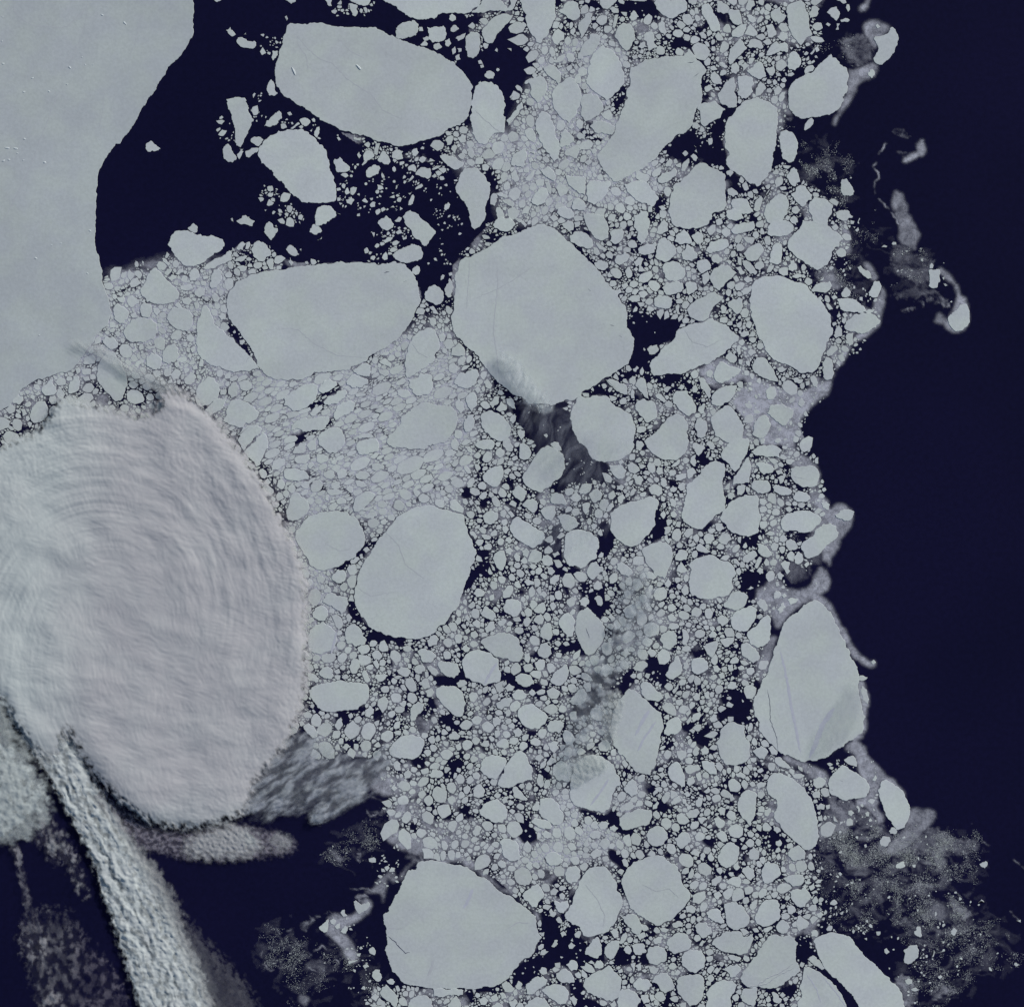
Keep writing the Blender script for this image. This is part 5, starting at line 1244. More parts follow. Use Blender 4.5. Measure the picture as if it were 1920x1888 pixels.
2320 3459 2329 3451 2333 3472
3811 3451 3828 3446 3828 3459
2138 3527 2147 3514 2151 3531
3451 974 3459 969 3464 982 3455 982
2142 -17 2193 -17 2189 0 2159 4
2113 97 2125 106 2121 119
1270 758 1287 763 1275 771
1029 720 1050 729 1037 733
2164 428 2172 415 2176 432
3532 1042 3544 1037 3540 1054
2603 568 2612 559 2616 576
1829 2658 1837 2671 1829 2680
1744 3705 1753 3713 1740 3722
2168 3633 2181 3637 2176 3650
3078 3446 3095 3438 3091 3451
2786 136 2798 144 2790 153
1529 725 1546 720 1537 733
1461 780 1474 771 1482 780
2832 195 2845 191 2836 208
3239 3518 3252 3514 3252 3527
1702 229 1714 229 1710 242
1190 902 1207 889 1207 897 1194 902
3421 3616 3438 3603 3438 3612
897 559 914 559 906 568
2404 1160 2417 1156 2413 1169
3260 3099 3269 3091 3273 3103
2291 2079 2299 2075 2299 2092
1482 708 1495 691 1486 712
1160 492 1173 483 1169 496
2185 3603 2193 3599 2197 3612
2363 1546 2371 1537 2375 1546
3379 953 3387 948 3387 961
1372 3544 1381 3535 1376 3552
1292 682 1300 674 1304 682
1389 597 1402 593 1402 602
2663 496 2671 500 2663 508
432 1092 445 1092 441 1101
1122 936 1131 931 1131 944
3197 851 3209 851 3205 859
3146 3146 3154 3142 3154 3154
1630 1224 1628 1227 1624 1228 1622 1226 1622 1222 1624 1220 1628 1220
1270 508 1269 512 1265 513 1262 510 1262 507 1265 504 1269 505
982 174 981 177 977 178 974 176 974 172 977 170 981 170
936 817 934 820 930 821 928 819 928 815 930 813 934 814
1453 708 1451 711 1447 712 1444 709 1444 706 1447 703 1451 704
914 131 923 123 923 131
3176 957 3193 957 3184 953
3430 3095 3438 3091 3438 3099
3548 3395 3557 3391 3557 3400
3417 3315 3421 3311 3426 3319
1842 872 1854 872 1850 876
2603 547 2612 551 2608 555
3684 3586 3680 3578 3688 3590"""
FAST = "-220 -220 720 -220 720 -42 726 53 723 106 720 143 710 154 704 169 689 191 657 228 625 265 620 281 583 339 535 403 508 456 482 498 450 540 434 540 413 572 392 599 371 641 365 689 360 768 360 821 356 885 360 940 373 982 381 1029 390 1075 403 1109 411 1139 419 1173 413 1186 407 1207 394 1228 377 1245 356 1266 347 1287 318 1325 292 1364 271 1385 250 1397 203 1406 169 1419 127 1431 93 1453 64 1486 34 1525 0 1542 -80 1596 -220 1660"
M_P = """0.5|1622 47 1632 40 1647 40 1662 47 1670 53 1664 61 1656 70 1649 85 1641 95 1632 81 1624 68 1620 55
0.75|1611 17 1620 11 1628 0 1634 -6 1624 21 1615 25
0.5|1637 119 1647 123 1647 133 1641 144 1630 150 1617 153 1607 161 1607 172 1598 186 1586 203 1575 220 1567 239 1562 233 1571 216 1581 195 1588 176 1590 153 1592 131 1609 131 1626 123
0.2|1577 72 1596 68 1617 64 1637 89 1643 106 1630 121 1605 127 1588 114 1579 95
0.25|1507 -6 1554 -6 1550 6 1541 17 1528 13 1512 11
0.7|1719 273 1730 263 1734 273 1736 286 1728 294 1723 286
0.75|1696 299 1706 292 1717 288 1728 290 1721 294 1706 303 1694 307
0.12|1679 288 1689 282 1706 288 1694 297
0.1|1668 242 1689 242 1715 254 1706 263 1685 254
0.35|1681 400 1700 394 1702 407 1689 415
0.45|1429 -6 1488 -6 1480 13 1463 8 1448 4 1437 2
0.4|1422 174 1446 178 1475 169 1482 201 1488 220 1471 216 1456 203 1433 191
0.4|1458 208 1469 216 1471 237 1463 254 1456 250
0.25|1469 212 1490 218 1486 229 1471 225
0.6|1567 658 1586 648 1603 642 1624 633 1641 620 1653 603 1651 586 1653 569 1639 574 1634 591 1647 606 1632 620 1603 633 1594 650 1581 658
0.65|1539 718 1560 714 1571 675 1577 663 1594 650 1600 652 1586 671 1573 688 1562 711 1556 731 1552 741 1537 750 1522 762 1511 777 1499 800 1488 819 1471 832 1429 836 1420 815 1399 794 1386 773 1369 756 1378 739 1403 722 1395 709 1382 718 1348 722 1327 722 1314 701 1306 692 1327 684 1353 671 1369 680 1395 692 1412 701 1429 714 1450 722 1467 731 1497 735 1518 731
0.3|1518 707 1581 654 1550 650 1528 692
0.2|1545 497 1564 489 1573 523 1564 548 1552 527 1531 527 1522 531
0.4|1577 425 1590 430 1596 442 1594 459 1598 472 1590 481 1581 464 1586 451 1577 438
0.6|1620 495 1628 493 1637 502 1641 512 1647 521 1643 527 1634 527 1630 512 1624 504
0.5|1653 538 1660 548 1660 565 1656 582 1653 595 1647 582 1639 578 1639 569 1647 561 1653 550
0.4|1679 358 1694 366 1702 387 1702 400 1711 415 1719 430 1726 442 1719 459 1717 472 1706 464 1694 459 1685 447 1689 425 1681 408 1675 392 1675 375
0.15|1675 455 1711 464 1723 481 1757 489 1751 506 1740 536 1728 544 1711 527 1681 517 1668 495 1673 472
0.55|1753 493 1766 506 1778 512 1789 527 1798 540 1800 553 1812 561 1817 574 1819 599 1814 614 1804 622 1791 625 1774 616 1778 603 1791 578 1795 561 1795 548 1791 536 1778 527 1764 514
0.35|1717 580 1728 569 1740 561 1753 555 1766 557 1778 563 1787 574 1774 582 1762 569 1745 565 1732 574 1719 582
0.25|1687 591 1698 580 1711 576 1719 576 1719 582 1702 586 1689 591
0.4|1755 599 1762 586 1770 595 1778 603 1778 616 1766 608 1755 606
0.15|1668 553 1711 540 1740 540 1766 548 1740 553 1698 561 1673 561
0.55|1448 794 1501 794 1494 817 1490 836 1494 849 1505 853 1518 861 1531 874 1539 891 1537 906 1528 919 1531 929 1543 931 1554 940 1556 957 1564 950 1573 946 1586 948 1598 957 1600 969 1598 982 1590 997 1577 1012 1573 1029 1560 1046 1556 1063 1543 1050 1539 1029 1552 1012 1560 999 1552 978 1539 957 1522 944 1518 927 1522 914 1497 906 1484 864 1467 834 1437 821
0.5|1420 1105 1446 1088 1463 1088 1475 1105 1497 1109 1518 1101 1526 1084 1539 1063 1552 1071 1558 1088 1554 1105 1543 1114 1535 1116 1552 1126 1564 1143 1573 1164 1586 1181 1594 1203 1581 1207 1564 1164 1543 1135 1522 1126 1497 1139 1475 1160 1458 1181 1446 1156 1429 1147 1420 1122
0.3|1408 931 1475 931 1471 969 1429 986
0.35|1427 927 1475 931 1454 978 1425 995
0.15|1475 1054 1522 1046 1539 1020 1560 1037 1539 1063 1526 1054 1518 1088 1488 1097 1471 1080
0.4|694 1473 711 1452 731 1446 756 1454 769 1467 773 1484 764 1501 764 1526 747 1539 745 1556 773 1564 803 1573 815 1598 781 1598 752 1594 726 1577 720 1564 731 1547 739 1526 743 1509 739 1492 718 1492 701 1484
0.5|697 1471 718 1454 747 1471 756 1492 718 1488
0.55|747 1497 769 1492 764 1522 745 1526
0.5|724 1573 735 1547 747 1552 752 1569 773 1569 800 1577 800 1598 756 1594
0.3|688 1524 701 1524 722 1518 739 1507 741 1511 718 1526 701 1533 692 1531
0.35|800 1528 842 1539 895 1535 927 1550 906 1573 893 1600 842 1624 787 1645 779 1560
0.3|787 1571 842 1564 885 1581 906 1603 864 1611 787 1603
0.45|1444 1194 1458 1194 1450 1221 1444 1242 1435 1268 1427 1281 1418 1264 1420 1242 1427 1225
0.55|1467 1420 1484 1433 1501 1437 1518 1458 1539 1471 1552 1475 1552 1450 1522 1437 1505 1429 1492 1425 1475 1416
0.3|1391 1412 1454 1416 1497 1450 1518 1475 1454 1450 1420 1425
0.55|1584 1194 1596 1204 1603 1215 1609 1225 1622 1234 1632 1242 1643 1240 1643 1249 1634 1253 1622 1247 1609 1236 1601 1234 1592 1221
0.6|1609 1276 1617 1276 1624 1289 1630 1306 1630 1321 1626 1331 1626 1357 1622 1374 1617 1384 1605 1389 1596 1386 1613 1369 1620 1348 1617 1327 1611 1297
0.55|1596 1391 1613 1393 1624 1403 1628 1420 1639 1429 1651 1442 1662 1456 1679 1463 1685 1475 1698 1488 1698 1497 1677 1480 1651 1471 1647 1488 1647 1518 1660 1539 1647 1547 1630 1518 1617 1509 1609 1518 1605 1501 1630 1492 1626 1471 1613 1450 1605 1420 1592 1408 1584 1408
0.4|1706 1518 1719 1516 1732 1520 1749 1518 1757 1533 1745 1547 1728 1564 1711 1581 1689 1594 1673 1603 1660 1598 1673 1577 1685 1569 1698 1552 1702 1535
0.25|1562 1501 1617 1501 1647 1531 1664 1560 1647 1564 1605 1543 1579 1564 1541 1573 1537 1539
0.18|1651 1598 1753 1547 1795 1573 1838 1573 1838 1598 1753 1607
0.55|616 1721 629 1713 646 1721 654 1717 663 1717 671 1708 678 1696 688 1683 699 1700 692 1713 675 1725 658 1734 637 1746 642 1751 658 1763 667 1780 675 1802 663 1806 650 1797 642 1780 629 1763 620 1755 612 1751 616 1734
0.3|565 1734 574 1723 591 1717 608 1713 620 1708 629 1717 612 1717 591 1725 578 1734 572 1755 563 1746
0.4|684 1670 701 1666 709 1651 722 1641 739 1632 747 1649 739 1657 726 1645 726 1662 722 1679 718 1696 714 1674 697 1674
0.35|663 1679 684 1674 697 1691 699 1713 684 1721 680 1700
0.4|612 1590 625 1594 637 1607 646 1611 637 1617 625 1602
0.35|671 1585 678 1585 678 1615 675 1632 669 1615
0.4|794 1615 777 1609 764 1632 754 1649 747 1653 764 1624
0.4|561 1865 574 1865 582 1874 574 1886 563 1878
0.45|758 1607 800 1607 830 1611 864 1615 897 1636 914 1649 940 1670 961 1679 982 1691 1003 1704 1012 1713 1014 1725 1008 1730 1003 1708 978 1691 957 1674 978 1666 995 1662 1033 1649 1063 1619 1046 1636 1025 1653 1008 1662 978 1666 953 1670 927 1653 910 1632 885 1611 842 1602
0.4|1046 1636 1071 1611 1058 1628 1029 1662 1020 1657
0.35|1677 1827 1689 1827 1711 1831 1715 1848 1719 1869 1711 1912 1694 1912 1694 1878 1681 1852
0.2|1706 1594 1749 1573 1766 1585 1774 1619 1783 1649 1766 1653 1757 1628 1749 1607
0.25|1774 1683 1787 1679 1808 1700 1825 1713 1825 1725 1812 1734 1795 1717 1783 1700
0.3|1766 1844 1795 1852 1791 1865 1774 1865 1753 1878 1740 1869 1757 1852"""
N_P = """0.25|1520 318 1545 328 1573 360 1590 381 1584 394 1567 381 1545 360 1524 339
0.12|1541 297 1584 297 1584 318 1545 339 1528 318
0.12|1637 392 1647 394 1643 419 1626 424
0.12|1454 233 1484 233 1497 250 1492 267 1475 246
0.35|1497 297 1535 318 1564 343 1586 386 1573 403 1556 373 1526 352 1509 331 1497 314
0.15|1501 254 1603 297 1603 335 1539 318
0.1|1518 74 1603 64 1603 127 1577 110 1556 97
0.1|1391 127 1412 127
0.2|1539 493 1577 485 1598 510 1598 540 1573 553 1564 527 1543 523 1518 531 1531 510
0.2|1668 464 1711 472 1740 489 1738 540 1711 531 1677 514 1668 489
0.15|1596 432 1647 432 1647 464 1622 472 1596 459
0.2|1562 493 1596 476 1613 527 1626 569 1596 574 1584 540 1567 548
0.15|1465 999 1501 999 1497 1020 1467 1020
0.18|633 1594 654 1564 684 1550 709 1556 714 1577 692 1607 654 1624
0.08|654 1539 718 1535 718 1573 633 1594
0.2|1054 1194 1058 1196
0.35|1541 1539 1605 1518 1660 1539 1681 1569 1732 1560 1795 1581 1787 1624 1562 1624 1537 1581
0.1|1753 1556 1838 1581 1838 1615 1774 1615
0.18|485 1751 527 1742 582 1759 612 1763 637 1785 646 1827 629 1848 591 1827 548 1806 506 1814 489 1797
0.3|680 1823 697 1831 714 1844 701 1869 714 1891 675 1891 684 1861
0.25|629 1768 663 1776 680 1806 663 1823 637 1797
0.15|599 1607 612 1585 637 1577 663 1573 692 1573 675 1594 658 1607 646 1624 620 1624
0.12|506 1721 633 1806 612 1861 561 1891 527 1827 493 1785
0.3|1533 1552 1605 1530 1668 1560 1732 1556 1774 1577 1795 1615 1787 1649 1804 1679 1821 1717 1838 1738 1774 1763 1723 1721 1668 1700 1626 1683 1596 1657 1571 1628 1541 1607
0.2|1562 1691 1647 1679 1711 1700 1774 1683 1829 1734 1880 1721 1893 1763 1838 1802 1774 1810 1732 1797 1698 1751 1647 1742 1596 1734
0.15|1596 1700 1689 1700 1689 1742 1596 1738
0.2|1711 1806 1774 1806 1838 1797 1838 1823 1808 1857 1753 1891 1698 1912 1689 1827
0.14|1774 1552 1842 1573 1838 1649 1795 1666
0.15|1825 1806 1923 1785 1923 1810 1859 1819
0.1|1520 1594 1605 1594 1626 1679 1562 1742 1541 1679"""
L_P = """0.35|1681 265 1660 271 1653 284 1643 294 1641 309 1637 314 1647 324 1649 335 1641 343 1639 356 1643 369 1658 383 1670 398 1685 419
0.9|402 402 402 402
0.2|684 1490 705 1497 726 1503
0.3|690 1520 694 1531 714 1524 731 1516 743 1507
0.25|701 1522 714 1526 726 1518 739 1507
0.22|489 1755 493 1772 489 1802 506 1819 527 1814 536 1806
0.25|569 1780 582 1789 603 1772 620 1785 637 1806
0.22|548 1738 536 1746 523 1751 519 1738
0.25|578 1814 595 1823 608 1819
0.25|658 1666 684 1666 701 1670
0.22|1757 1552 1766 1564 1787 1573 1808 1577 1838 1577 1855 1585
0.2|1903 1611 1910 1619 1920 1628
0.18|1639 1662 1660 1666 1677 1653
0.25|1893 1708 1910 1725"""
S_P = """0.18|500 60 560 60 540 110 500 130
0.12|515 180 600 220 600 250 500 230 460 200 430 220 420 180
0.15|420 170 436 200 440 280 410 300 412 240
0.35|630 0 700 0 700 30 650 30
0.13|630 310 850 300 870 330 860 380 760 400 620 400 620 340
0.3|500 350 560 370 640 400 520 420 500 380
0.35|800 270 870 330 830 340 720 300
0.4|690 430 780 430 730 490 690 490
0.1|790 350 880 430 830 520 800 500
0.15|420 200 500 220 520 240 420 260
0.3|1490 120 1540 80 1560 110 1510 150
0.2|1520 500 1600 490 1640 560 1600 620 1560 600
0.4|1230 260 1320 260 1330 310 1290 320
0.3|1340 280 1380 280 1370 400 1350 330
0.3|1500 1020 1560 1080 1500 1120 1460 1080
0.2|1560 1420 1620 1400 1660 1480 1640 1540 1600 1560 1530 1540
0.05|1540 1560 1640 1530 1700 1620 1660 1700 1600 1760 1540 1700
0.012|1600 1560 1740 1560 1920 1760 1900 1820 1700 1888 1640 1780
0.15|640 1700 700 1760 700 1880 660 1860
0.1|1700 1780 1760 1760 1720 1888 1690 1850
0.3|1500 1740 1560 1700 1580 1760 1520 1780
0.03|1640 450 1760 480 1780 560 1700 560 1660 500
0.05|1560 480 1620 440 1620 560 1560 540
0.2|700 1620 760 1580 780 1600 720 1680"""
P_P = """0|1452 131 1452 133
0|940 64 961 42 974 64 986 93 999 106 1008 119 1003 131 986 144 978 161 969 178 961 191 953 195 948 178 936 157 927 131 906 119 902 97 923 85
0|1147 186 1169 153 1177 169 1173 191 1156 222 1152 229 1147 203
0|855 25 885 25 897 17 897 51 889 55 868 51 859 38
0|1037 -6 1058 6 1044 25 1037 17
0|1084 4 1139 0 1139 17 1118 21 1088 17
0|1160 4 1219 0 1219 25 1194 25 1173 21
0|1084 157 1101 169 1109 178 1092 178
0|1084 246 1105 237 1105 250 1118 256 1135 263 1126 275 1105 263 1092 258
0|931 140 948 153 957 165 953 195 944 182 936 161 923 144
0|921 314 940 331 936 356 948 373 927 360 923 347 902 318
0|1253 102 1247 93 1259 72 1281 70 1293 76 1306 89 1323 93 1323 119 1306 106 1293 89 1276 97
0|1319 144 1327 153 1323 165 1327 178 1340 182 1327 191 1319 191
0|1302 212 1310 220 1314 237 1293 246 1272 254 1259 275 1247 275 1264 292 1264 309 1281 297 1297 297 1331 301 1323 284 1310 271 1323 254 1336 233 1353 220 1359 233 1357 254 1357 275 1365 292 1361 314 1340 309 1353 318 1327 305
0|1378 328 1420 352 1433 347 1450 322 1467 318 1458 309 1467 275 1475 307 1450 318 1420 360 1386 364 1369 335
0|1344 21 1365 30 1365 51 1378 51 1369 64 1357 47
0|1454 258 1463 250 1463 297 1454 314 1446 326 1450 288
0|1225 373 1255 369 1255 398 1238 403 1217 390
0|1158 0 1225 0 1234 25 1242 36 1217 38 1158 34
0|1344 195 1386 203 1378 220 1357 229 1340 225
0|1369 64 1391 64 1391 72 1378 72
0|1386 106 1399 97 1403 114 1391 119
0|957 760 969 760 995 760 1029 764 1067 752 1071 764 1067 790 1080 815 1092 824 1118 836 1135 858 1012 853 974 819 969 790
0|1107 731 1131 714 1152 739 1173 756 1181 794 1173 769 1143 747 1131 739 1114 743 1097 739
0|1181 591 1198 582 1224 586 1224 697 1194 697 1173 718 1156 714 1194 671 1190 637 1177 608
0|1126 481 1139 472 1139 489 1131 489
0|1135 506 1145 514 1152 527 1139 523
0|1097 413 1105 434 1118 447 1092 447
0|1168 595 1208 578 1255 586 1276 595 1285 612 1268 620 1264 637 1234 650 1230 671 1208 684 1200 697 1175 675
0|1281 544 1302 553 1293 561 1276 557
0|1408 404 1429 400 1420 417 1412 413
0|1497 485 1518 502 1535 510 1552 502 1539 523 1514 527 1505 510 1492 493
0|1327 481 1336 481 1331 497 1319 493
0|1192 705 1238 705 1255 701 1302 701 1297 731 1281 718 1242 718 1217 726
0|1327 595 1336 578 1357 561 1353 574 1340 586
0|1361 527 1386 514 1382 527 1365 536
0|1601 417 1647 417 1647 495 1605 519 1592 569 1567 548 1584 540 1601 510 1596 476
0|961 804 991 792 1071 792 1080 825 1101 847 1114 864 1139 868 1143 881 1135 897 1097 902 1071 914 1050 923 1025 923 1042 906 1063 881 1058 855 1037 830 1012 834 999 842 986 825 965 830
0|859 919 876 914 889 906 893 923 885 931 872 940
0|897 1029 923 1033 914 1050 923 1067 897 1080 885 1105 872 1114 859 1135 868 1097 881 1071 893 1050
0|1025 1016 1037 991 1050 991 1058 1012 1054 1046 1067 1067 1092 1067 1092 1080 1067 1084 1042 1080 1029 1071 1037 1050 1025 1037
0|1122 995 1139 969 1143 995 1164 1022 1152 1029 1135 1050 1131 1063 1122 1050 1122 1020
0|1097 1114 1135 1097 1135 1118 1164 1131 1160 1143 1139 1169 1118 1156 1101 1139
0|1143 1181 1164 1181 1156 1203 1135 1207
0|940 906 948 893 957 897 953 910 931 919
0|1003 1025 1025 1012 1025 1033 1012 1033
0|876 1008 893 1008 893 1037 881 1016
0|872 1177 885 1173 906 1194 897 1203
0|957 1169 965 1164 969 1177 961 1177
0|1221 969 1238 953 1247 965 1255 986 1259 999 1247 1008 1225 1016 1204 1029 1217 1003
0|1293 847 1327 855 1353 847 1353 864 1319 872 1306 889 1306 864
0|1380 1008 1425 1003 1429 1016 1395 1037 1382 1020
0|1378 1084 1399 1071 1446 1071 1450 1088 1425 1105 1408 1135 1399 1114 1378 1101
0|1200 914 1217 919 1221 927 1192 927
0|1395 906 1408 885 1408 914 1399 927 1382 931 1369 919
0|1454 859 1484 868 1484 906 1467 881
0|1323 986 1348 969 1340 986 1327 999 1310 1008
0|1475 999 1518 1003 1514 1025 1492 1012 1471 1012
0|1475 1063 1518 1058 1535 1088 1514 1109 1480 1101
0|574 1297 595 1329 620 1340 650 1336 684 1323 680 1336 654 1340 663 1357 684 1365 654 1361 629 1342 595 1340 574 1327
0|709 1340 722 1348 718 1361 709 1353
0|756 1310 773 1306 773 1340 756 1336
0|557 1365 578 1382 595 1395 578 1412 557 1403
0|739 1425 769 1429 781 1420 798 1425 798 1446 773 1433 752 1433
0|686 1020 697 1012 705 1008 701 1020 680 1046 663 1058 637 1071 616 1067 663 1046
0|667 1075 663 1118 671 1152 692 1177 718 1186 750 1198 781 1203 697 1211 688 1194 667 1164 652 1147 656 1114
0|808 1268 868 1268 864 1285 817 1289
0|902 1281 940 1251 982 1247 1003 1259 1008 1285 1033 1293 1012 1319 999 1297 961 1289 940 1281
0|1033 1211 1084 1196 1097 1213 1118 1217 1097 1230 1063 1225 1050 1234 1042 1221
0|1118 1264 1198 1259 1181 1293 1156 1310 1118 1323 1092 1348 1071 1340 1097 1285
0|982 1365 1008 1374 1025 1357 1025 1378 995 1386
0|838 1420 855 1420 859 1446 847 1458 838 1437
0|1084 1391 1109 1391 1105 1412 1088 1408
0|1067 1509 1139 1531 1152 1509 1164 1539 1198 1556 1198 1573 1164 1564 1139 1552 1097 1531
0|969 1539 995 1518 999 1552 1012 1573 986 1586 969 1560
0|1139 1395 1152 1399 1169 1425 1160 1420
0|825 1336 872 1348 868 1361 842 1369 821 1357
0|902 1403 919 1399 923 1412 906 1412
0|1008 1446 1033 1433 1033 1450 1020 1454
0|1213 1230 1264 1228 1251 1259 1259 1276 1255 1293 1234 1285 1213 1264 1213 1247
0|1213 1314 1242 1323 1238 1336 1225 1340
0|1353 1302 1391 1293 1412 1306 1412 1340 1420 1361 1391 1357 1369 1353 1361 1340 1369 1327 1353 1314
0|1306 1369 1344 1361 1340 1391 1348 1412 1353 1433 1369 1442 1353 1450 1344 1429 1327 1403 1297 1391
0|1238 1378 1264 1391 1268 1408 1251 1408
0|1408 1403 1425 1429 1442 1412 1454 1420 1454 1437 1429 1442 1408 1425
0|1420 1545 1450 1543 1475 1573 1488 1586 1454 1598 1437 1573 1420 1564
0|1327 1556 1348 1581 1336 1590 1314 1577
0|1217 1509 1247 1501 1259 1518 1242 1526
0|1196 1454 1213 1458 1204 1467
0|1378 1213 1389 1208 1386 1264 1378 1259
0|1276 1353 1302 1361 1297 1369 1281 1374
0|1006 1730 1020 1691 1046 1691 1037 1713 1050 1721 1058 1742 1080 1742 1097 1768 1118 1768 1147 1755 1135 1776 1135 1806 1097 1823 1071 1819 1054 1806 1020 1827 986 1852 953 1840 969 1814 999 1793 1012 1768
0|1067 1835 1092 1835 1097 1869 1139 1886 1135 1903 1075 1903
0|1139 1763 1164 1785 1194 1802 1177 1810 1152 1806
0|925 1594 936 1598 931 1619 923 1619
0|961 1547 995 1547 1008 1560 999 1573 978 1573
0|1139 1585 1177 1611 1215 1594 1215 1636 1181 1645 1169 1628 1143 1611
0|948 1615 957 1624 953 1628
0|1071 1679 1084 1666 1080 1691 1071 1708
0|1310 1611 1340 1611 1348 1628 1369 1636 1382 1624 1386 1649 1365 1649 1336 1641 1327 1628 1314 1624
0|1192 1721 1234 1738 1264 1725 1259 1742 1225 1746
0|1293 1751 1310 1759 1302 1772
0|1253 1848 1268 1874 1293 1895 1276 1920 1247 1886
0|1403 1713 1416 1725 1403 1738
0|1492 1755 1526 1755 1522 1772 1531 1793 1514 1797 1518 1810 1503 1810 1492 1785
0|1452 1878 1497 1835 1492 1874 1475 1869
0|1425 1547 1450 1547 1467 1573 1484 1590 1454 1602 1437 1573 1420 1564
0|1242 1590 1264 1594 1289 1585 1276 1602
0|540 830 557 836 591 817 616 804 637 787 629 781 608 794 582 808 557 819 544 819
0|548 876 569 881 591 889 599 897 586 897 569 887 548 883
0|582 914 578 904 608 910 620 917 612 923 595 923
0|569 773 591 767 612 747 639 731 644 720 629 722 608 735 591 750 569 760
0|421 612 434 603 451 629 472 658 485 684 472 675 455 654 434 629"""
Q_P = """0|865 -40 880 60 900 90 925 60 945 15 960 70 1005 110 1010 150 985 175 960 215 955 255 905 268 880 240 860 245 830 268 760 280 690 258 640 250 700 290 780 300 870 320 930 330 945 400 900 440 850 500 845 560 800 600 788 540 700 492 560 494 450 460 430 478 350 495 320 478 275 505 225 530 212 560 210 610 190 640 140 690 100 705 60 722 -40 770 -40 880 200 900 480 1000 560 1400 640 1420 735 1420 720 1500 740 1560 790 1600 900 1620 1010 1720 920 1860 700 1850 690 1960 1560 1960 1520 1800 1545 1740 1535 1670 1520 1600 1560 1560 1600 1510 1540 1450 1430 1400 1420 1300 1440 1150 1430 1110 1520 1060 1560 980 1540 930 1530 890 1520 850 1500 800 1560 700 1600 650 1645 610 1640 570 1600 560 1560 500 1590 470 1590 410 1560 370 1480 340 1465 260 1480 200 1470 160 1510 100 1540 60 1530 20 1530 -40"""
t_P = """0|200 520 360 480 430 500 430 640 500 700 780 620 840 590 860 680 900 780 880 900 880 940 800 960 700 980 640 960 560 980 500 860 440 820 400 760 330 700 200 700 120 720 0 780 -40 780 -40 740 60 720 200 600
0|880 250 960 250 1000 160 1000 60 1040 90 1120 60 1180 100 1160 280 1240 300 1260 380 1000 420 940 400 940 320 860 320
0|1060 1480 1200 1500 1180 1600 1000 1640 900 1600
0|480 1000 600 1000 640 1100 650 1250 580 1250"""


def arr(s, k=1.0):
    return np.array([float(v) for v in s.split()]).reshape(-1, 2) * k

def polys(s):
    out = []
    for ln in s.split('\n'):
        if ln:
            v, p = ln.split('|')
            out.append((float(v), arr(p)))
    return out

# ---------------------------------------------------------------- helpers
def W(p, z=0.0):
    p = np.asarray(p, float)
    return np.c_[(p[:, 0] - 960) / 10, (944 - p[:, 1]) / 10, np.full(len(p), z)]

def hash2(ix, iy, seed):
    h = (ix.astype(np.int64) * 374761393 + iy.astype(np.int64) * 668265263 + seed * 1442695041) & 0xffffffff
    h = ((h ^ (h >> 13)) * 1274126177) & 0xffffffff
    h = (h ^ (h >> 16)) & 0xffffffff
    return h / 4294967295.0

def perlin(x, y, seed=0):
    x = np.asarray(x, float); y = np.asarray(y, float)
    ix = np.floor(x); iy = np.floor(y)
    fx = x - ix; fy = y - iy
    u = fx * fx * fx * (fx * (fx * 6 - 15) + 10)
    v = fy * fy * fy * (fy * (fy * 6 - 15) + 10)
    def g(dx, dy):
        a = hash2(ix + dx, iy + dy, seed) * 2 * math.pi
        return np.cos(a) * (fx - dx) + np.sin(a) * (fy - dy)
    a = g(0, 0) * (1 - u) + g(1, 0) * u
    b = g(0, 1) * (1 - u) + g(1, 1) * u
    return (a * (1 - v) + b * v) * 1.5

def fbm(x, y, octs=4, seed=0, gain=.5):
    s = 0; a = 1; t = 0
    for o in range(octs):
        s = s + a * perlin(x * 2 ** o, y * 2 ** o, seed + o * 17)
        t += a; a *= gain
    return s / t

def inside(pts, X, Y):
    r = np.zeros(X.shape, bool)
    n = len(pts); j = n - 1
    for i in range(n):
        xi, yi = pts[i]; xj, yj = pts[j]
        if yi != yj:
            r ^= ((yi > Y) != (yj > Y)) & (X < (xj - xi) * (Y - yi) / (yj - yi) + xi)
        j = i
    return r

PAD = 110
GW, GH = 1920 + 2 * PAD, 1888 + 2 * PAD

def paint(grid, pts, val=True, step=1, mode='set'):
    """fill a polygon into a raster whose cells are `step` map pixels wide"""
    a = np.floor((pts.min(0) + PAD) / step).astype(int) - 1
    b = np.ceil((pts.max(0) + PAD) / step).astype(int) + 1
    a = np.maximum(a, 0); b = np.minimum(b, [grid.shape[1] - 1, grid.shape[0] - 1])
    if (b <= a).any():
        return
    Yg, Xg = np.mgrid[a[1]:b[1] + 1, a[0]:b[0] + 1]
    m = inside(pts, (Xg + .5) * step - PAD, (Yg + .5) * step - PAD)
    sl = grid[a[1]:b[1] + 1, a[0]:b[0] + 1]
    if mode == 'max':
        sl[m] = np.maximum(sl[m], val)
    else:
        sl[m] = val

def blur(a, s):
    r = max(1, int(s * 2.5))
    k = np.exp(-np.arange(-r, r + 1) ** 2 / (2 * s * s)); k /= k.sum()
    out = np.zeros_like(a)
    p = np.pad(a, ((r, r), (0, 0)), mode='edge')
    for i, kv in enumerate(k):
        out += kv * p[i:i + a.shape[0]]
    p = np.pad(out, ((0, 0), (r, r)), mode='edge')
    out = np.zeros_like(a)
    for i, kv in enumerate(k):
        out += kv * p[:, i:i + a.shape[1]]
    return out

def smooth(e0, e1, x):
    t = np.clip((x - e0) / (e1 - e0), 0, 1)
    return t * t * (3 - 2 * t)

def link(name, me, mat=None, parent=None, loc=None):
    o = bpy.data.objects.new(name, me)
    sc.collection.objects.link(o)
    if mat is not None and me is not None:
        me.materials.append(mat)
    if loc is not None:
        o.location = loc
    if parent is not None:
        o.parent = parent
    return o

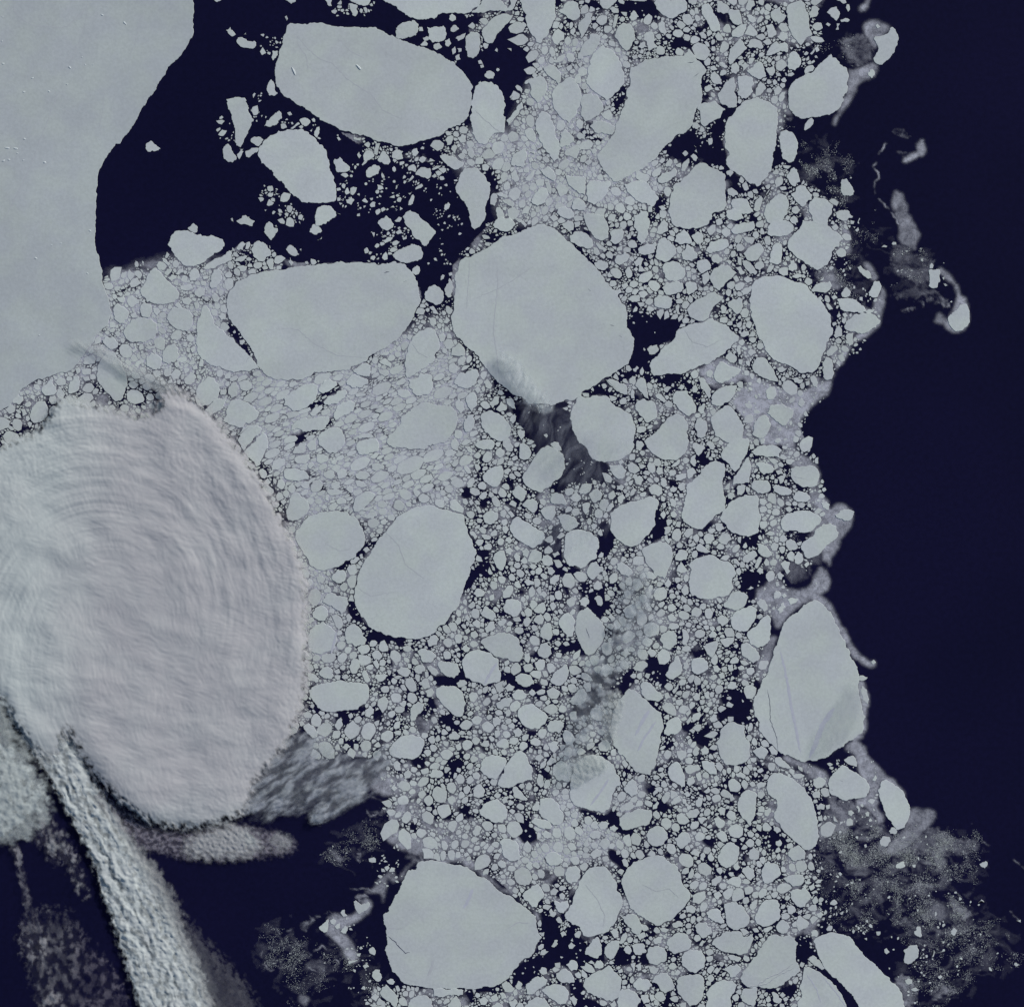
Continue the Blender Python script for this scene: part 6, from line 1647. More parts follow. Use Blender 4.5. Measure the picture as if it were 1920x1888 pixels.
def tag(o, label=None, cat=None, group=None, kind=None):
    if label: o['label'] = label
    if cat: o['category'] = cat
    if group: o['group'] = group
    if kind: o['kind'] = kind
    return o

# ---------------------------------------------------------------- materials
def new_mat(name):
    m = bpy.data.materials.new(name)
    m.use_nodes = True
    t = m.node_tree
    t.nodes.clear()
    out = t.nodes.new('ShaderNodeOutputMaterial')
    return m, t, out

def N(t, kind, **kw):
    n = t.nodes.new(kind)
    for k, v in kw.items():
        if k.startswith('i_'):
            key = k[2:]
            key = int(key) if key.isdigit() else key
            n.inputs[key].default_value = v
        else:
            setattr(n, k, v)
    return n

def mathn(t, op, a, b=None, c=None, clamp=False):
    n = t.nodes.new('ShaderNodeMath'); n.operation = op; n.use_clamp = clamp
    for i, v in enumerate((a, b, c)):
        if v is None: continue
        if hasattr(v, 'is_output'): t.links.new(v, n.inputs[i])
        else: n.inputs[i].default_value = v
    return n.outputs[0]

def mixc(t, f, a, b, blend='MIX'):
    n = t.nodes.new('ShaderNodeMix'); n.data_type = 'RGBA'; n.blend_type = blend
    for k, v in ((0, f), (6, a), (7, b)):
        if hasattr(v, 'is_output'): t.links.new(v, n.inputs[k])
        else: n.inputs[k].default_value = v
    return n.outputs[2]

def ramp(t, v, a, b, lo=0.0, hi=1.0):
    n = t.nodes.new('ShaderNodeMapRange'); n.interpolation_type = 'SMOOTHSTEP'
    t.links.new(v, n.inputs[0])
    for i, x in enumerate((a, b, lo, hi)): n.inputs[i + 1].default_value = x
    return n.outputs[0]

def ice_material(name, green, lilac, tone_attr=False, big=1.0, vein=0.5):
    m, t, out = new_mat(name)
    geo = N(t, 'ShaderNodeNewGeometry')
    pos = geo.outputs['Position']
    n1 = N(t, 'ShaderNodeTexNoise', i_Scale=.16, i_Detail=3.0, i_Roughness=.55); t.links.new(pos, n1.inputs['Vector'])
    n0 = N(t, 'ShaderNodeTexNoise', i_Scale=.055, i_Detail=5.0, i_Roughness=.6, i_Distortion=.8); t.links.new(pos, n0.inputs['Vector'])
    col = mixc(t, ramp(t, n1.outputs[0], .34, .64), green, lilac)
    col = mixc(t, 1.0, col, ramp(t, n0.outputs[0], .3, .7, .94, 1.04), 'MULTIPLY')
    # fine mottling of the snow cover
    n2 = N(t, 'ShaderNodeTexNoise', i_Scale=1.7, i_Detail=6.0, i_Roughness=.65); t.links.new(pos, n2.inputs['Vector'])
    f2 = ramp(t, n2.outputs[0], .25, .75, .925, 1.05)
    # healed cracks: thin warped lines at two sizes
    nw = N(t, 'ShaderNodeTexNoise', i_Scale=.5, i_Detail=4.0, i_Roughness=.6); t.links.new(pos, nw.inputs['Vector'])
    vm = N(t, 'ShaderNodeVectorMath', operation='SCALE'); t.links.new(nw.outputs['Color'], vm.inputs[0]); vm.inputs['Scale'].default_value = 3.2
    va = N(t, 'ShaderNodeVectorMath', operation='ADD'); t.links.new(pos, va.inputs[0]); t.links.new(vm.outputs[0], va.inputs[1])
    fac = None
    for s, wd, amp in ((.11, .012, .13 * vein), (.30, .018, .07 * vein)):
        vo = N(t, 'ShaderNodeTexVoronoi', feature='DISTANCE_TO_EDGE', i_Scale=s); t.links.new(va.outputs[0], vo.inputs['Vector'])
        brk = N(t, 'ShaderNodeTexNoise', i_Scale=.22 + s, i_Detail=2.0); t.links.new(pos, brk.inputs['Vector'])
        line = mathn(t, 'MULTIPLY', ramp(t, vo.outputs['Distance'], 0, wd, 1, 0), ramp(t, brk.outputs[0], .48, .60))
        v = mathn(t, 'SUBTRACT', 1.0, mathn(t, 'MULTIPLY', line, amp))
        fac = v if fac is None else mathn(t, 'MULTIPLY', fac, v)
    f = mathn(t, 'MULTIPLY', f2, fac)
    if tone_attr:
        at = N(t, 'ShaderNodeAttribute', attribute_name='tone')
        f = mathn(t, 'MULTIPLY', f, at.outputs['Fac'])
    else:
        oi = N(t, 'ShaderNodeObjectInfo')
        f = mathn(t, 'MULTIPLY', f, mathn(t, 'MULTIPLY_ADD', oi.outputs['Random'], .10, .93))
    col = mixc(t, 1.0, col, f, 'MULTIPLY')
    b = N(t, 'ShaderNodeBsdfPrincipled', i_Roughness=.9)
    b.inputs['Specular IOR Level'].default_value = .1
    t.links.new(col, b.inputs['Base Color'])
    bp = N(t, 'ShaderNodeBump', i_Strength=.10, i_Distance=.15)
    t.links.new(mathn(t, 'MULTIPLY', n2.outputs[0], fac), bp.inputs['Height'])
    t.links.new(bp.outputs[0], b.inputs['Normal'])
    t.links.new(b.outputs[0], out.inputs[0])
    return m

GREEN = (.665, .728, .705, 1); LILAC = (.635, .68, .705, 1)
mat_floe = ice_material('floe_ice', GREEN, LILAC)
mat_small = ice_material('small_floe_ice', (.67, .73, .705, 1), (.64, .68, .70, 1), tone_attr=True, vein=.2)
mat_fast = ice_material('fast_ice', (.585, .64, .635, 1), (.555, .60, .63, 1), vein=.45)

def flat_mat(name, col, rough=.8, var=.12, scale=1.5):
    m, t, out = new_mat(name)
    geo = N(t, 'ShaderNodeNewGeometry')
    n1 = N(t, 'ShaderNodeTexNoise', i_Scale=scale, i_Detail=4.0); t.links.new(geo.outputs['Position'], n1.inputs['Vector'])
    c = mixc(t, n1.outputs[0], tuple(v * (1 - var) for v in col[:3]) + (1,), tuple(min(1, v * (1 + var)) for v in col[:3]) + (1,))
    b = N(t, 'ShaderNodeBsdfPrincipled', i_Roughness=rough); b.inputs['Specular IOR Level'].default_value = .2
    t.links.new(c, b.inputs['Base Color']); t.links.new(b.outputs[0], out.inputs[0])
    return m
mat_crack = flat_mat('open_crack', (.055, .06, .12, 1))
mat_healed = flat_mat('refrozen_crack', (.535, .565, .60, 1))
mat_streak = flat_mat('bare_ice_band', (.56, .585, .67, 1))
mat_ridge = flat_mat('ridge_snow', (.70, .76, .78, 1))

# sea
m, t, out = new_mat('sea_water')
geo = N(t, 'ShaderNodeNewGeometry')
n1 = N(t, 'ShaderNodeTexNoise', i_Scale=.02, i_Detail=3.0); t.links.new(geo.outputs['Position'], n1.inputs['Vector'])
n2 = N(t, 'ShaderNodeTexNoise', i_Scale=1.1, i_Detail=4.0, i_Roughness=.7); t.links.new(geo.outputs['Position'], n2.inputs['Vector'])
c = mixc(t, ramp(t, n1.outputs[0], .35, .65), (.0058, .0060, .031, 1), (.0074, .0070, .037, 1))
c = mixc(t, 1.0, c, ramp(t, n2.outputs[0], .2, .8, .82, 1.18), 'MULTIPLY')
b = N(t, 'ShaderNodeBsdfPrincipled', i_Roughness=.5)
b.inputs['Specular IOR Level'].default_value = .08
t.links.new(c, b.inputs['Base Color'])
bp = N(t, 'ShaderNodeBump', i_Strength=.15, i_Distance=.05)
t.links.new(n2.outputs[0], bp.inputs['Height']); t.links.new(bp.outputs[0], b.inputs['Normal'])
t.links.new(b.outputs[0], out.inputs[0])
mat_sea = m

# slush: grains of ice with water between them; the `cover` attribute is how much of the water they hide
m, t, out = new_mat('slush')
geo = N(t, 'ShaderNodeNewGeometry')
at = N(t, 'ShaderNodeAttribute', attribute_name='cover')
n1 = N(t, 'ShaderNodeTexNoise', i_Scale=3.6, i_Detail=5.0, i_Roughness=.75); t.links.new(geo.outputs['Position'], n1.inputs['Vector'])
n2 = N(t, 'ShaderNodeTexNoise', i_Scale=.7, i_Detail=5.0, i_Roughness=.6, i_Distortion=1.2); t.links.new(geo.outputs['Position'], n2.inputs['Vector'])
g = mathn(t, 'ADD', mathn(t, 'MULTIPLY', ramp(t, n1.outputs[0], .3, .7), .55), mathn(t, 'MULTIPLY', ramp(t, n2.outputs[0], .3, .7), .55))
al = mathn(t, 'MULTIPLY', at.outputs['Fac'], mathn(t, 'ADD', g, .45), clamp=True)
di = N(t, 'ShaderNodeBsdfDiffuse'); di.inputs['Color'].default_value = (.545, .56, .64, 1)
tr = N(t, 'ShaderNodeBsdfTransparent')
mx = N(t, 'ShaderNodeMixShader'); t.links.new(al, mx.inputs[0]); t.links.new(tr.outputs[0], mx.inputs[1]); t.links.new(di.outputs[0], mx.inputs[2])
t.links.new(mx.outputs[0], out.inputs[0])
mat_slush = m

# cloud: `dens` is how thick the vapour is, `tone` how far its colour goes from pale to lilac
def cloud_material(name, fine=1.0, pale=(.65, .70, .70, 1), lil=(.58, .58, .605, 1)):
    m, t, out = new_mat(name)
    geo = N(t, 'ShaderNodeNewGeometry')
    at = N(t, 'ShaderNodeAttribute', attribute_name='dens')
    an = N(t, 'ShaderNodeAttribute', attribute_name='tone')
    n1 = N(t, 'ShaderNodeTexNoise', i_Scale=.9 * fine, i_Detail=6.0, i_Roughness=.7, i_Distortion=.4); t.links.new(geo.outputs['Position'], n1.inputs['Vector'])
    edge = mathn(t, 'MULTIPLY', at.outputs['Fac'], mathn(t, 'SUBTRACT', 1.0, at.outputs['Fac']))
    al = mathn(t, 'ADD', at.outputs['Fac'], mathn(t, 'MULTIPLY', edge, mathn(t, 'MULTIPLY', mathn(t, 'SUBTRACT', n1.outputs[0], .5), 2.2)), clamp=True)
    col = mixc(t, an.outputs['Fac'], pale, lil)
    di = N(t, 'ShaderNodeBsdfDiffuse', i_Roughness=.3); t.links.new(col, di.inputs['Color'])
    bp = N(t, 'ShaderNodeBump', i_Strength=.16, i_Distance=.22); t.links.new(n1.outputs[0], bp.inputs['Height'])
    t.links.new(bp.outputs[0], di.inputs['Normal'])
    tr = N(t, 'ShaderNodeBsdfTransparent')
    mx = N(t, 'ShaderNodeMixShader'); t.links.new(al, mx.inputs[0]); t.links.new(tr.outputs[0], mx.inputs[1]); t.links.new(di.outputs[0], mx.inputs[2])
    t.links.new(mx.outputs[0], out.inputs[0])
    return m
mat_cloud = cloud_material('cloud_vapour')
mat_dusk = cloud_material('thin_shaded_vapour', .6, (.55, .57, .58, 1), (.40, .365, .46, 1))  # dim purple; the swirl's shade on the band below it is put into this colour
mat_bright = cloud_material('bright_cloud_vapour', 1.0, (.70, .765, .765, 1), (.66, .68, .72, 1))
mat_veil = cloud_material('veil_vapour', 1.0, (.63, .68, .71, 1), (.46, .48, .60, 1))

# ---------------------------------------------------------------- sea
me = bpy.data.meshes.new('sea')
S = 20000
me.from_pydata([(-S, -S, 0), (S, -S, 0), (S, S, 0), (-S, S, 0)], [], [(0, 1, 2, 3)])
tag(link('sea', me, mat_sea), kind='structure')

# ---------------------------------------------------------------- traced floes
def roughen(p, amp=.09, seg=5.0, seed=0, lim=1.7, smooth_it=True):
    """an ice edge: long sides kept, broken up at ever smaller steps"""
    r = np.random.default_rng(seed)
    p = [np.array(q) for q in p]
    if smooth_it:
        q = []
        n = len(p)
        for i in range(n):
            a, b = p[i], p[(i + 1) % n]
            q += [a * .9 + b * .1, a * .1 + b * .9]
        p = q
    while True:
        q = []; split = False
        n = len(p)
        for i in range(n):
            a, b = p[i], p[(i + 1) % n]
            q.append(a)
            d = b - a; L = math.hypot(*d)
            if L > seg:
                nrm = np.array([-d[1], d[0]]) / L
                q.append((a + b) / 2 + nrm * r.normal() * min(amp * L, lim))
                split = True
        p = q
        if not split: break
    return np.array(p)

def area(p):
    x, y = p[:, 0], p[:, 1]
    return (np.dot(x, np.roll(y, -1)) - np.dot(y, np.roll(x, -1))) / 2

def inset(p, d):
    """move every point inwards by d (map pixels)"""
    a = np.roll(p, 1, 0); b = np.roll(p, -1, 0)
    t = b - a; L = np.hypot(t[:, 0], t[:, 1]) + 1e-9
    n = np.c_[-t[:, 1], t[:, 0]] / L[:, None]
    if area(p) < 0: n = -n
    return p + n * d

def slab(name, p, z, mat, parent=None, bev=.45):
    c = p.mean(0)
    if area(p) > 0: p = p[::-1]                  # photo y runs down: world order becomes counter-clockwise
    n = len(p)
    A = W(p, -.02); B = W(p, z * .6); T = W(inset(p, bev), z)
    cw = W(c[None])[0]
    V = np.vstack([A, B, T]) - [cw[0], cw[1], 0]
    F = []
    for i in range(n):
        j = (i + 1) % n
        F += [(i, j, n + j, n + i), (n + i, n + j, 2 * n + j, 2 * n + i)]
    F.append(tuple(range(2 * n, 3 * n)))
    me = bpy.data.meshes.new(name)
    me.from_pydata(V.tolist(), [], F)
    me.update()
    return link(name, me, mat, parent, (cw[0], cw[1], 0))

def ribbon(name, pts, width, z, mat, parent, taper=True, ridge=0.0, seed=0):
    """a crack or ridge lying on a floe: pts in map pixels, width in map pixels"""
    r = np.random.default_rng(seed + 5)
    q = [np.array(pts[0], float)]
    for a, b in zip(pts[:-1], pts[1:]):
        a = np.array(a, float); b = np.array(b, float)
        d = b - a; L = math.hypot(*d); n = max(1, int(L / 4)); nr = np.array([-d[1], d[0]]) / (L + 1e-9)
        for k in range(1, n + 1):
            q.append(a + d * k / n + nr * (r.normal() * .5 if k < n else 0))
    q = np.array(q)
    t = np.gradient(q, axis=0); L = np.hypot(t[:, 0], t[:, 1]) + 1e-9
    nr = np.c_[-t[:, 1], t[:, 0]] / L[:, None]
    s = np.linspace(0, 1, len(q))
    wd = width * (np.minimum(1, np.minimum(s, 1 - s) * 6 + .25) if taper else 1) * (.75 + .5 * r.random(len(q)))
    Lf = W(q + nr * wd[:, None] / 2, z); Rt = W(q - nr * wd[:, None] / 2, z); Md = W(q, z + ridge + .003)
    V = np.vstack([Lf, Md, Rt]); n = len(q); F = []
    for i in range(n - 1):
        F += [(i, n + i, n + i + 1, i + 1), (n + i, 2 * n + i, 2 * n + i + 1, n + i + 1)]
    me = bpy.data.meshes.new(name)
    base = np.array(parent.location) if parent else np.zeros(3)
    me.from_pydata((V - base).tolist(), [], F)
    me.update()
    if me.polygons[0].normal.z < 0: me.flip_normals()
    return link(name, me, mat, parent)

occ = np.zeros((GH, GW), bool)                   # where ice already stands
floe = {}
tops = {}
for k, ln in enumerate(FLOES.split('\n')):
    s, lab, key = ln.split('|')
    p = arr(s, .5)
    A = abs(area(p))
    p = roughen(p, amp=.11, seg=3.4 if A > 1500 else 2.8, seed=k, lim=2.7)
    paint(occ, p)
    ps = p[::1]
    z = .07 + .00013 * k
    o = slab('ice_floe', inset(ps, .5) , z, mat_floe)
    tag(o, lab, 'ice floe', 'ice floes of the drifting pack')
    floe[key or k] = o; tops[key or k] = z

p = roughen(arr(FAST, .5), amp=.07, seg=3.2, seed=99, lim=2.2, smooth_it=False)
paint(occ, p)
fast = slab('fast_ice_sheet', p, .11, mat_fast)
tag(fast, 'smooth pale ice sheet filling the upper left corner with a curved edge', 'ice sheet')

# cracks, bands and ridges on the floes (map pixels)
def T(x0, y0, *v):
    return [(x0 + v[i] * 10 / 4.72, y0 + v[i + 1] * 10 / 4.72) for i in range(0, len(v), 2)]
marks = [
    ('disc', 'refrozen_crack', mat_healed, 1.6, T(800, 400, 62, 46, 63, 64, 60, 90, 59, 106, 62, 125, 64, 144, 65, 152)),
    ('disc', 'refrozen_crack', mat_healed, 1.3, T(800, 400, 44, 75, 65, 66, 80, 57, 96, 46)),
    ('disc', 'refrozen_crack', mat_healed, 1.2, T(800, 400, 38, 42, 37, 60, 35, 85)),
    ('disc', 'melt_mark', mat_crack, 1.3, T(800, 400, 143, 67, 145, 69)),
    ('disc', 'melt_mark', mat_crack, 1.2, T(800, 400, 170, 108, 173, 110)),
    ('disc', 'melt_mark', mat_crack, 1.0, T(800, 400, 162, 99, 166, 100)),
    ('upper_giant', 'refrozen_crack', mat_healed, 1.5, T(400, 0, 72, 30, 85, 45, 95, 53, 105, 56, 118, 70, 130, 78, 140, 84, 150, 98, 168, 106)),
    ('upper_giant', 'refrozen_crack', mat_healed, 1.2, T(400, 0, 74, 38, 82, 50, 84, 62)),
    ('upper_giant', 'refrozen_crack', mat_healed, 1.2, T(400, 0, 110, 34, 122, 46, 134, 52)),
    ('shield', 'refrozen_crack', mat_healed, 1.3, T(400, 400, 60, 102, 75, 103, 90, 116, 110, 126, 135, 128)),
    ('shield', 'melt_mark', mat_crack, 1.6, T(400, 400, 151, 53, 156, 52)),
    ('shield', 'melt_mark', mat_crack, 1.0, T(400, 400, 168, 61, 171, 60)),
    ('egg', 'crack', mat_crack, 1.0, T(1200, 1200, 113, 44, 115, 58, 115, 70, 118, 78, 121, 86, 122, 97)),
    ('egg', 'bare_ice_band', mat_streak, 5, T(1200, 1200, 124, 10, 128, 24, 131, 40, 134, 60, 138, 78, 142, 100)),
    ('egg', 'bare_ice_band', mat_streak, 9, T(1200, 1200, 172, 60, 162, 74, 156, 90, 150, 104)),
    ('arrowhead', 'crack', mat_crack, 1.1, T(800, 1200, 69, 112, 65, 120, 61.5, 129)),
    ('lowleftgiant', 'crack', mat_crack, 1.3, T(400, 1488, 155, 126, 160, 130, 165, 136, 170, 141, 174, 140)),
    ('lowleftgiant', 'refrozen_crack', mat_healed, 1.3, T(400, 1488, 155, 119, 164, 119.5, 168, 118)),
    ('lowleftgiant', 'bare_ice_band', mat_streak, 6, T(800, 1488, 41, 84, 37, 93, 33, 101)),
    ('lowleftgiant', 'melt_mark', mat_healed, 5, T(800, 1488, 6, 147, 4, 155, 1, 161)),
    ('lowleftgiant', 'melt_mark', mat_healed, 2, T(800, 1488, 72, 119, 80, 114, 91, 114)),
    ('mitt2', 'pressure_ridge', mat_healed, 2.2, T(1200, 1488, 104, 170, 112, 163, 124, 158, 136, 150)),
    ('mitt2', 'pressure_ridge', mat_healed, 1.8, T(1200, 1488, 98, 170, 112, 168, 122, 161, 136, 154)),
    ('lowhex', 'bare_ice_band', mat_streak, 5, T(800, 1200, 62, 20, 57, 28, 51, 39)),
    ('dirtyfloe', 'bare_ice_band', mat_streak, 4, T(800, 1200, 161, 123, 154, 134, 145, 146)),
    ('bighull', 'bare_ice_band', mat_streak, 2.0, T(1200, 1488, 148, 160, 156, 172, 160, 184)),
    ('bighull', 'bare_ice_band', mat_streak, 2.0, T(1200, 1488, 162, 162, 174, 176, 182, 188)),
    ('sail', 'crack', mat_crack, 1.3, T(1200, 1488, 91, 126, 95, 124, 99, 122)),
    ('bread', 'refrozen_crack', mat_healed, 1.1, T(400, 800, 100, 104, 112, 110, 122, 108)),
    ('oval', 'refrozen_crack', mat_healed, 1.3, T(400, 800, 150, 90, 164, 105, 170, 122, 186, 134)),
    ('oval', 'refrozen_crack', mat_healed, 1.1, T(400, 800, 128, 143, 140, 150, 160, 146)),
    ('boulder', 'bare_ice_band', mat_streak, 4, T(400, 1200, 109, -8, 107, 2, 104, 12)),
    ('drum', 'refrozen_crack', mat_healed, 1.3, T(800, 0, 43, 98, 50, 105, 58, 112, 66, 118)),
    ('gearfloe', 'crack', mat_crack, 1.2, T(1520, 1200, 26, 124, 28.5, 125)),
    ('gearfloe', 'crack', mat_crack, .9, T(1520, 1200, 18, 132, 19.5, 133)),
    ('diamondleaf', 'refrozen_crack', mat_healed, 1.2, T(400, 400, 176, 116, 182, 124, 190, 128)),
    ('molar', 'refrozen_crack', mat_healed, 1.2, T(800, 1488, 140, 80, 150, 92, 158, 108, 156, 118)),
    ('whale', 'refrozen_crack', mat_healed, 1.2, T(1200, 400, 40, 104, 46, 114, 60, 118, 72, 112)),
    ('pearfloe', 'crack', mat_crack, .9, T(800, 800, 141, 178, 144, 187)),
    ('tooth2', 'refrozen_crack', mat_healed, .9, T(1200, 800, 136, 44, 146, 46)),
    ('bluespeck', 'bare_ice_band', mat_streak, 6, T(1200, 1200, 8, 62, 2, 72, -4, 84)),
    ('bluespeck', 'bare_ice_band', mat_streak, 4, T(1200, 1200, 14, 72, 4, 86, -2, 98)),
    ('crescent', 'refrozen_crack', mat_healed, 1.0, T(400, 400, 29, 132, 31, 128, 36, 126)),
    ('boot', 'crack', mat_crack, .9, T(1200, 0, 42, 56, 48, 55)),
    ('boot', 'crack', mat_crack, .9, T(1200, 0, 48, 68, 52, 65)),
    ('plinth', 'refrozen_crack', mat_healed, 1.2, T(1200, 1488, 2, 80, 14, 86, 26, 84, 34, 92)),
]
for i, (key, nm, mt, wd, pts) in enumerate(marks):
    o = floe.get(key)
    if o is None: continue
    ribbon(nm, pts, wd, tops[key] + (.004 if mt is not mat_streak else .002) + .0002 * i, mt, o, seed=i, ridge=.05 if nm == 'pressure_ridge' else 0)

def Fm(*v):
    return [(v[i] * 10 / 3.776, v[i + 1] * 10 / 3.776) for i in range(0, len(v), 2)]
for i, (wd, pts) in enumerate([
        (1.3, Fm(44, 60, 38, 74, 33, 88, 27, 103, 23, 115, 18, 126, 10, 142, 2, 158)),
        (1.1, Fm(9, -4, 10, 8, 17, 15, 24, 18.5, 34, 19, 42, 20, 48, 19, 54, 13, 61, 7, 63, -4)),
        (1.0, Fm(62, 6, 60, 20, 54, 34, 50, 44)),
        (.9, Fm(104, 5, 98, 18, 96, 30, 92, 40)),
        (.9, Fm(74, 64, 73, 78, 70, 92))]):
    ribbon('refrozen_crack', pts, wd, .1145 + i * .0004, mat_healed, fast, seed=60 + i)

def berg(cx, cy, L, wd, ang, h, seed):
    """a small iceberg frozen into the fast ice"""
    r = np.random.default_rng(seed)
    n = 9; V = []; F = []
    for ring, (s, z) in enumerate(((1.25, .10), (1.0, .10 + h * .7), (.6, .10 + h))):
        for k in range(n):
            a = 2 * math.pi * k / n
            q = 1 + .16 * math.sin(3 * a + seed) + .1 * math.sin(5 * a + seed * 2)
            x = math.cos(a) * L / 2 * s * q; y = math.sin(a) * wd / 2 * s * q
            V.append((x * math.cos(ang) - y * math.sin(ang), x * math.sin(ang) + y * math.cos(ang), z))
    for ring in range(2):
        for k in range(n):
            j = (k + 1) % n
            F.append((ring * n + k, ring * n + j, (ring + 1) * n + j, (ring + 1) * n + k))
    F.append(tuple(range(2 * n, 3 * n)))
    me = bpy.data.meshes.new('iceberg')
    off = W(np.array([[cx, cy]]))[0] - np.array(fast.location)
    me.from_pydata([(v[0] + off[0], v[1] + off[1], v[2]) for v in V], [], F)
    me.update()
    link('iceberg', me, mat_ridge, fast)
bergs = [(192, 29, 6, 2.5, -.3), (234, 44, 8, 3, -.8), (131, 127, 7, 3, -.8), (160, 122, 3, 2, 0), (154, 108, 3, 1.6, 0), (6, 120, 5, 3, 0),
         (61, 147, 5, 2.4, .5), (126, 159, 4, 2, 0), (45, 173, 5, 3, .3), (92, 172, 4, 3, 0), (46, 261, 5, 3, 0), (14, 278, 10, 3, -.1),
         (30, 279, 9, 3, -.1), (7, 302, 6, 3, .4), (17, 300, 5, 3, 0), (44, 301, 4, 2, .6), (84, 305, 5, 4, 0), (33, 288, 3, 2, 0),
         (169, 433, 5, 3, 0), (5, 32, 3, 2, 0), (4, 78, 4, 2, 1), (68, 485, 4, 3, 0), (164, 513, 4, 2, -.6), (114, 456, 3, 1.4, .3), (97, 460, 3, 1.4, 0),
         (74, 629, 3, 2, 0), (174, 122, 2.4, 1.4, 0), (66, 484, 3, 2, 1)]
for i, (x, y, L, wd, a) in enumerate(bergs):
    berg(x, y, L / 12, wd / 12, a, .05 + .012 * wd, i)
# two bergs frozen into the blunt-ended giant floe
_f = fast; fast = floe['upper_giant']
berg(551, 134, 1.4, .28, -1.15, .09, 41)
berg(673, 127, 1.1, .3, -.8, .09, 42)
fast = _f

# ---------------------------------------------------------------- countless small floes
verts = []; faces = []; tone = []
def add_star(cx, cy, ang, rad, z, tn):
    global verts, faces, tone
    x = cx + rad * np.cos(ang); y = cy + rad * np.sin(ang)
    n = len(ang)
    b = len(verts)
    f = np.maximum(.55, 1 - .35 / max(.5, rad.mean()))
    wx = (x - 960) / 10; wy = (944 - y) / 10
    ux = (cx + (x - cx) * f - 960) / 10; uy = (944 - (cy + (y - cy) * f)) / 10
    if n <= 6:
        verts += [(wx[i], wy[i], z) for i in range(n)]
        faces.append(tuple(range(b + n - 1, b - 1, -1)))
        tone += [tn] * n
        return
    verts += [(wx[i], wy[i], -.01) for i in range(n)] + [(ux[i], uy[i], z) for i in range(n)]
    tone += [tn] * (2 * n)
    for i in range(n):
        j = (i + 1) % n
        faces.append((b + j, b + i, b + n + i, b + n + j))
    faces.append(tuple(range(b + 2 * n - 1, b + n - 1, -1)))

small_polys = []
for k, ln in enumerate(SMALL.split('\n')):
    p = arr(ln, .5)
    A = abs(area(p))
    p = roughen(p, amp=.11, seg=3.2 if A > 120 else 7, seed=1000 + k, lim=1.1)
    paint(occ, p)
    small_polys.append(inset(p, .3))

# where the pack is, how closely it is packed
cov = np.zeros((GH // 4, GW // 4))
for v, p in polys(Q_P): paint(cov, p, .80, 4)
for v, p in polys(t_P): paint(cov, p, .99, 4, 'max')
for v, p in polys(S_P): paint(cov, p, v, 4)
cov_mush = np.zeros_like(cov)
for v, p in polys(M_P):
    if v >= .4: paint(cov_mush, p, v, 4, 'max')
pool = np.zeros_like(cov)
for v, p in polys(P_P): paint(pool, p, 1.0, 4)
cov = blur(cov, .8)
cov *= 1 - .97 * smooth(.35, .7, blur(pool, 1.0))
cov *= 1 - .70 * (cov_mush > .44) - .15 * (cov_mush > .56)
gy, gx = np.mgrid[0:cov.shape[0], 0:cov.shape[1]]
nz = fbm(gx / 8.0, gy / 8.0, 4, 3) + .35 * perlin(gx / 2.6, gy / 2.6, 4)
loose = np.clip(cov, 0, 1)
cov_eff = np.where(cov > .93, cov, np.where(cov < .3, cov * np.clip(nz * 7, 0, 3.5), np.clip(cov + nz * 1.15 * (cov > .3) * (1 - .5 * (cov > .8)), 0, 1)))

def at_cov(x, y):
    x, y = x + 22 * fbm(x / 40, y / 40, 2, 301), y + 22 * fbm(x / 40, y / 40, 2, 302)
    return cov_eff[np.clip(((y + PAD) / 4).astype(int), 0, cov.shape[0] - 1), np.clip(((x + PAD) / 4).astype(int), 0, cov.shape[1] - 1)]

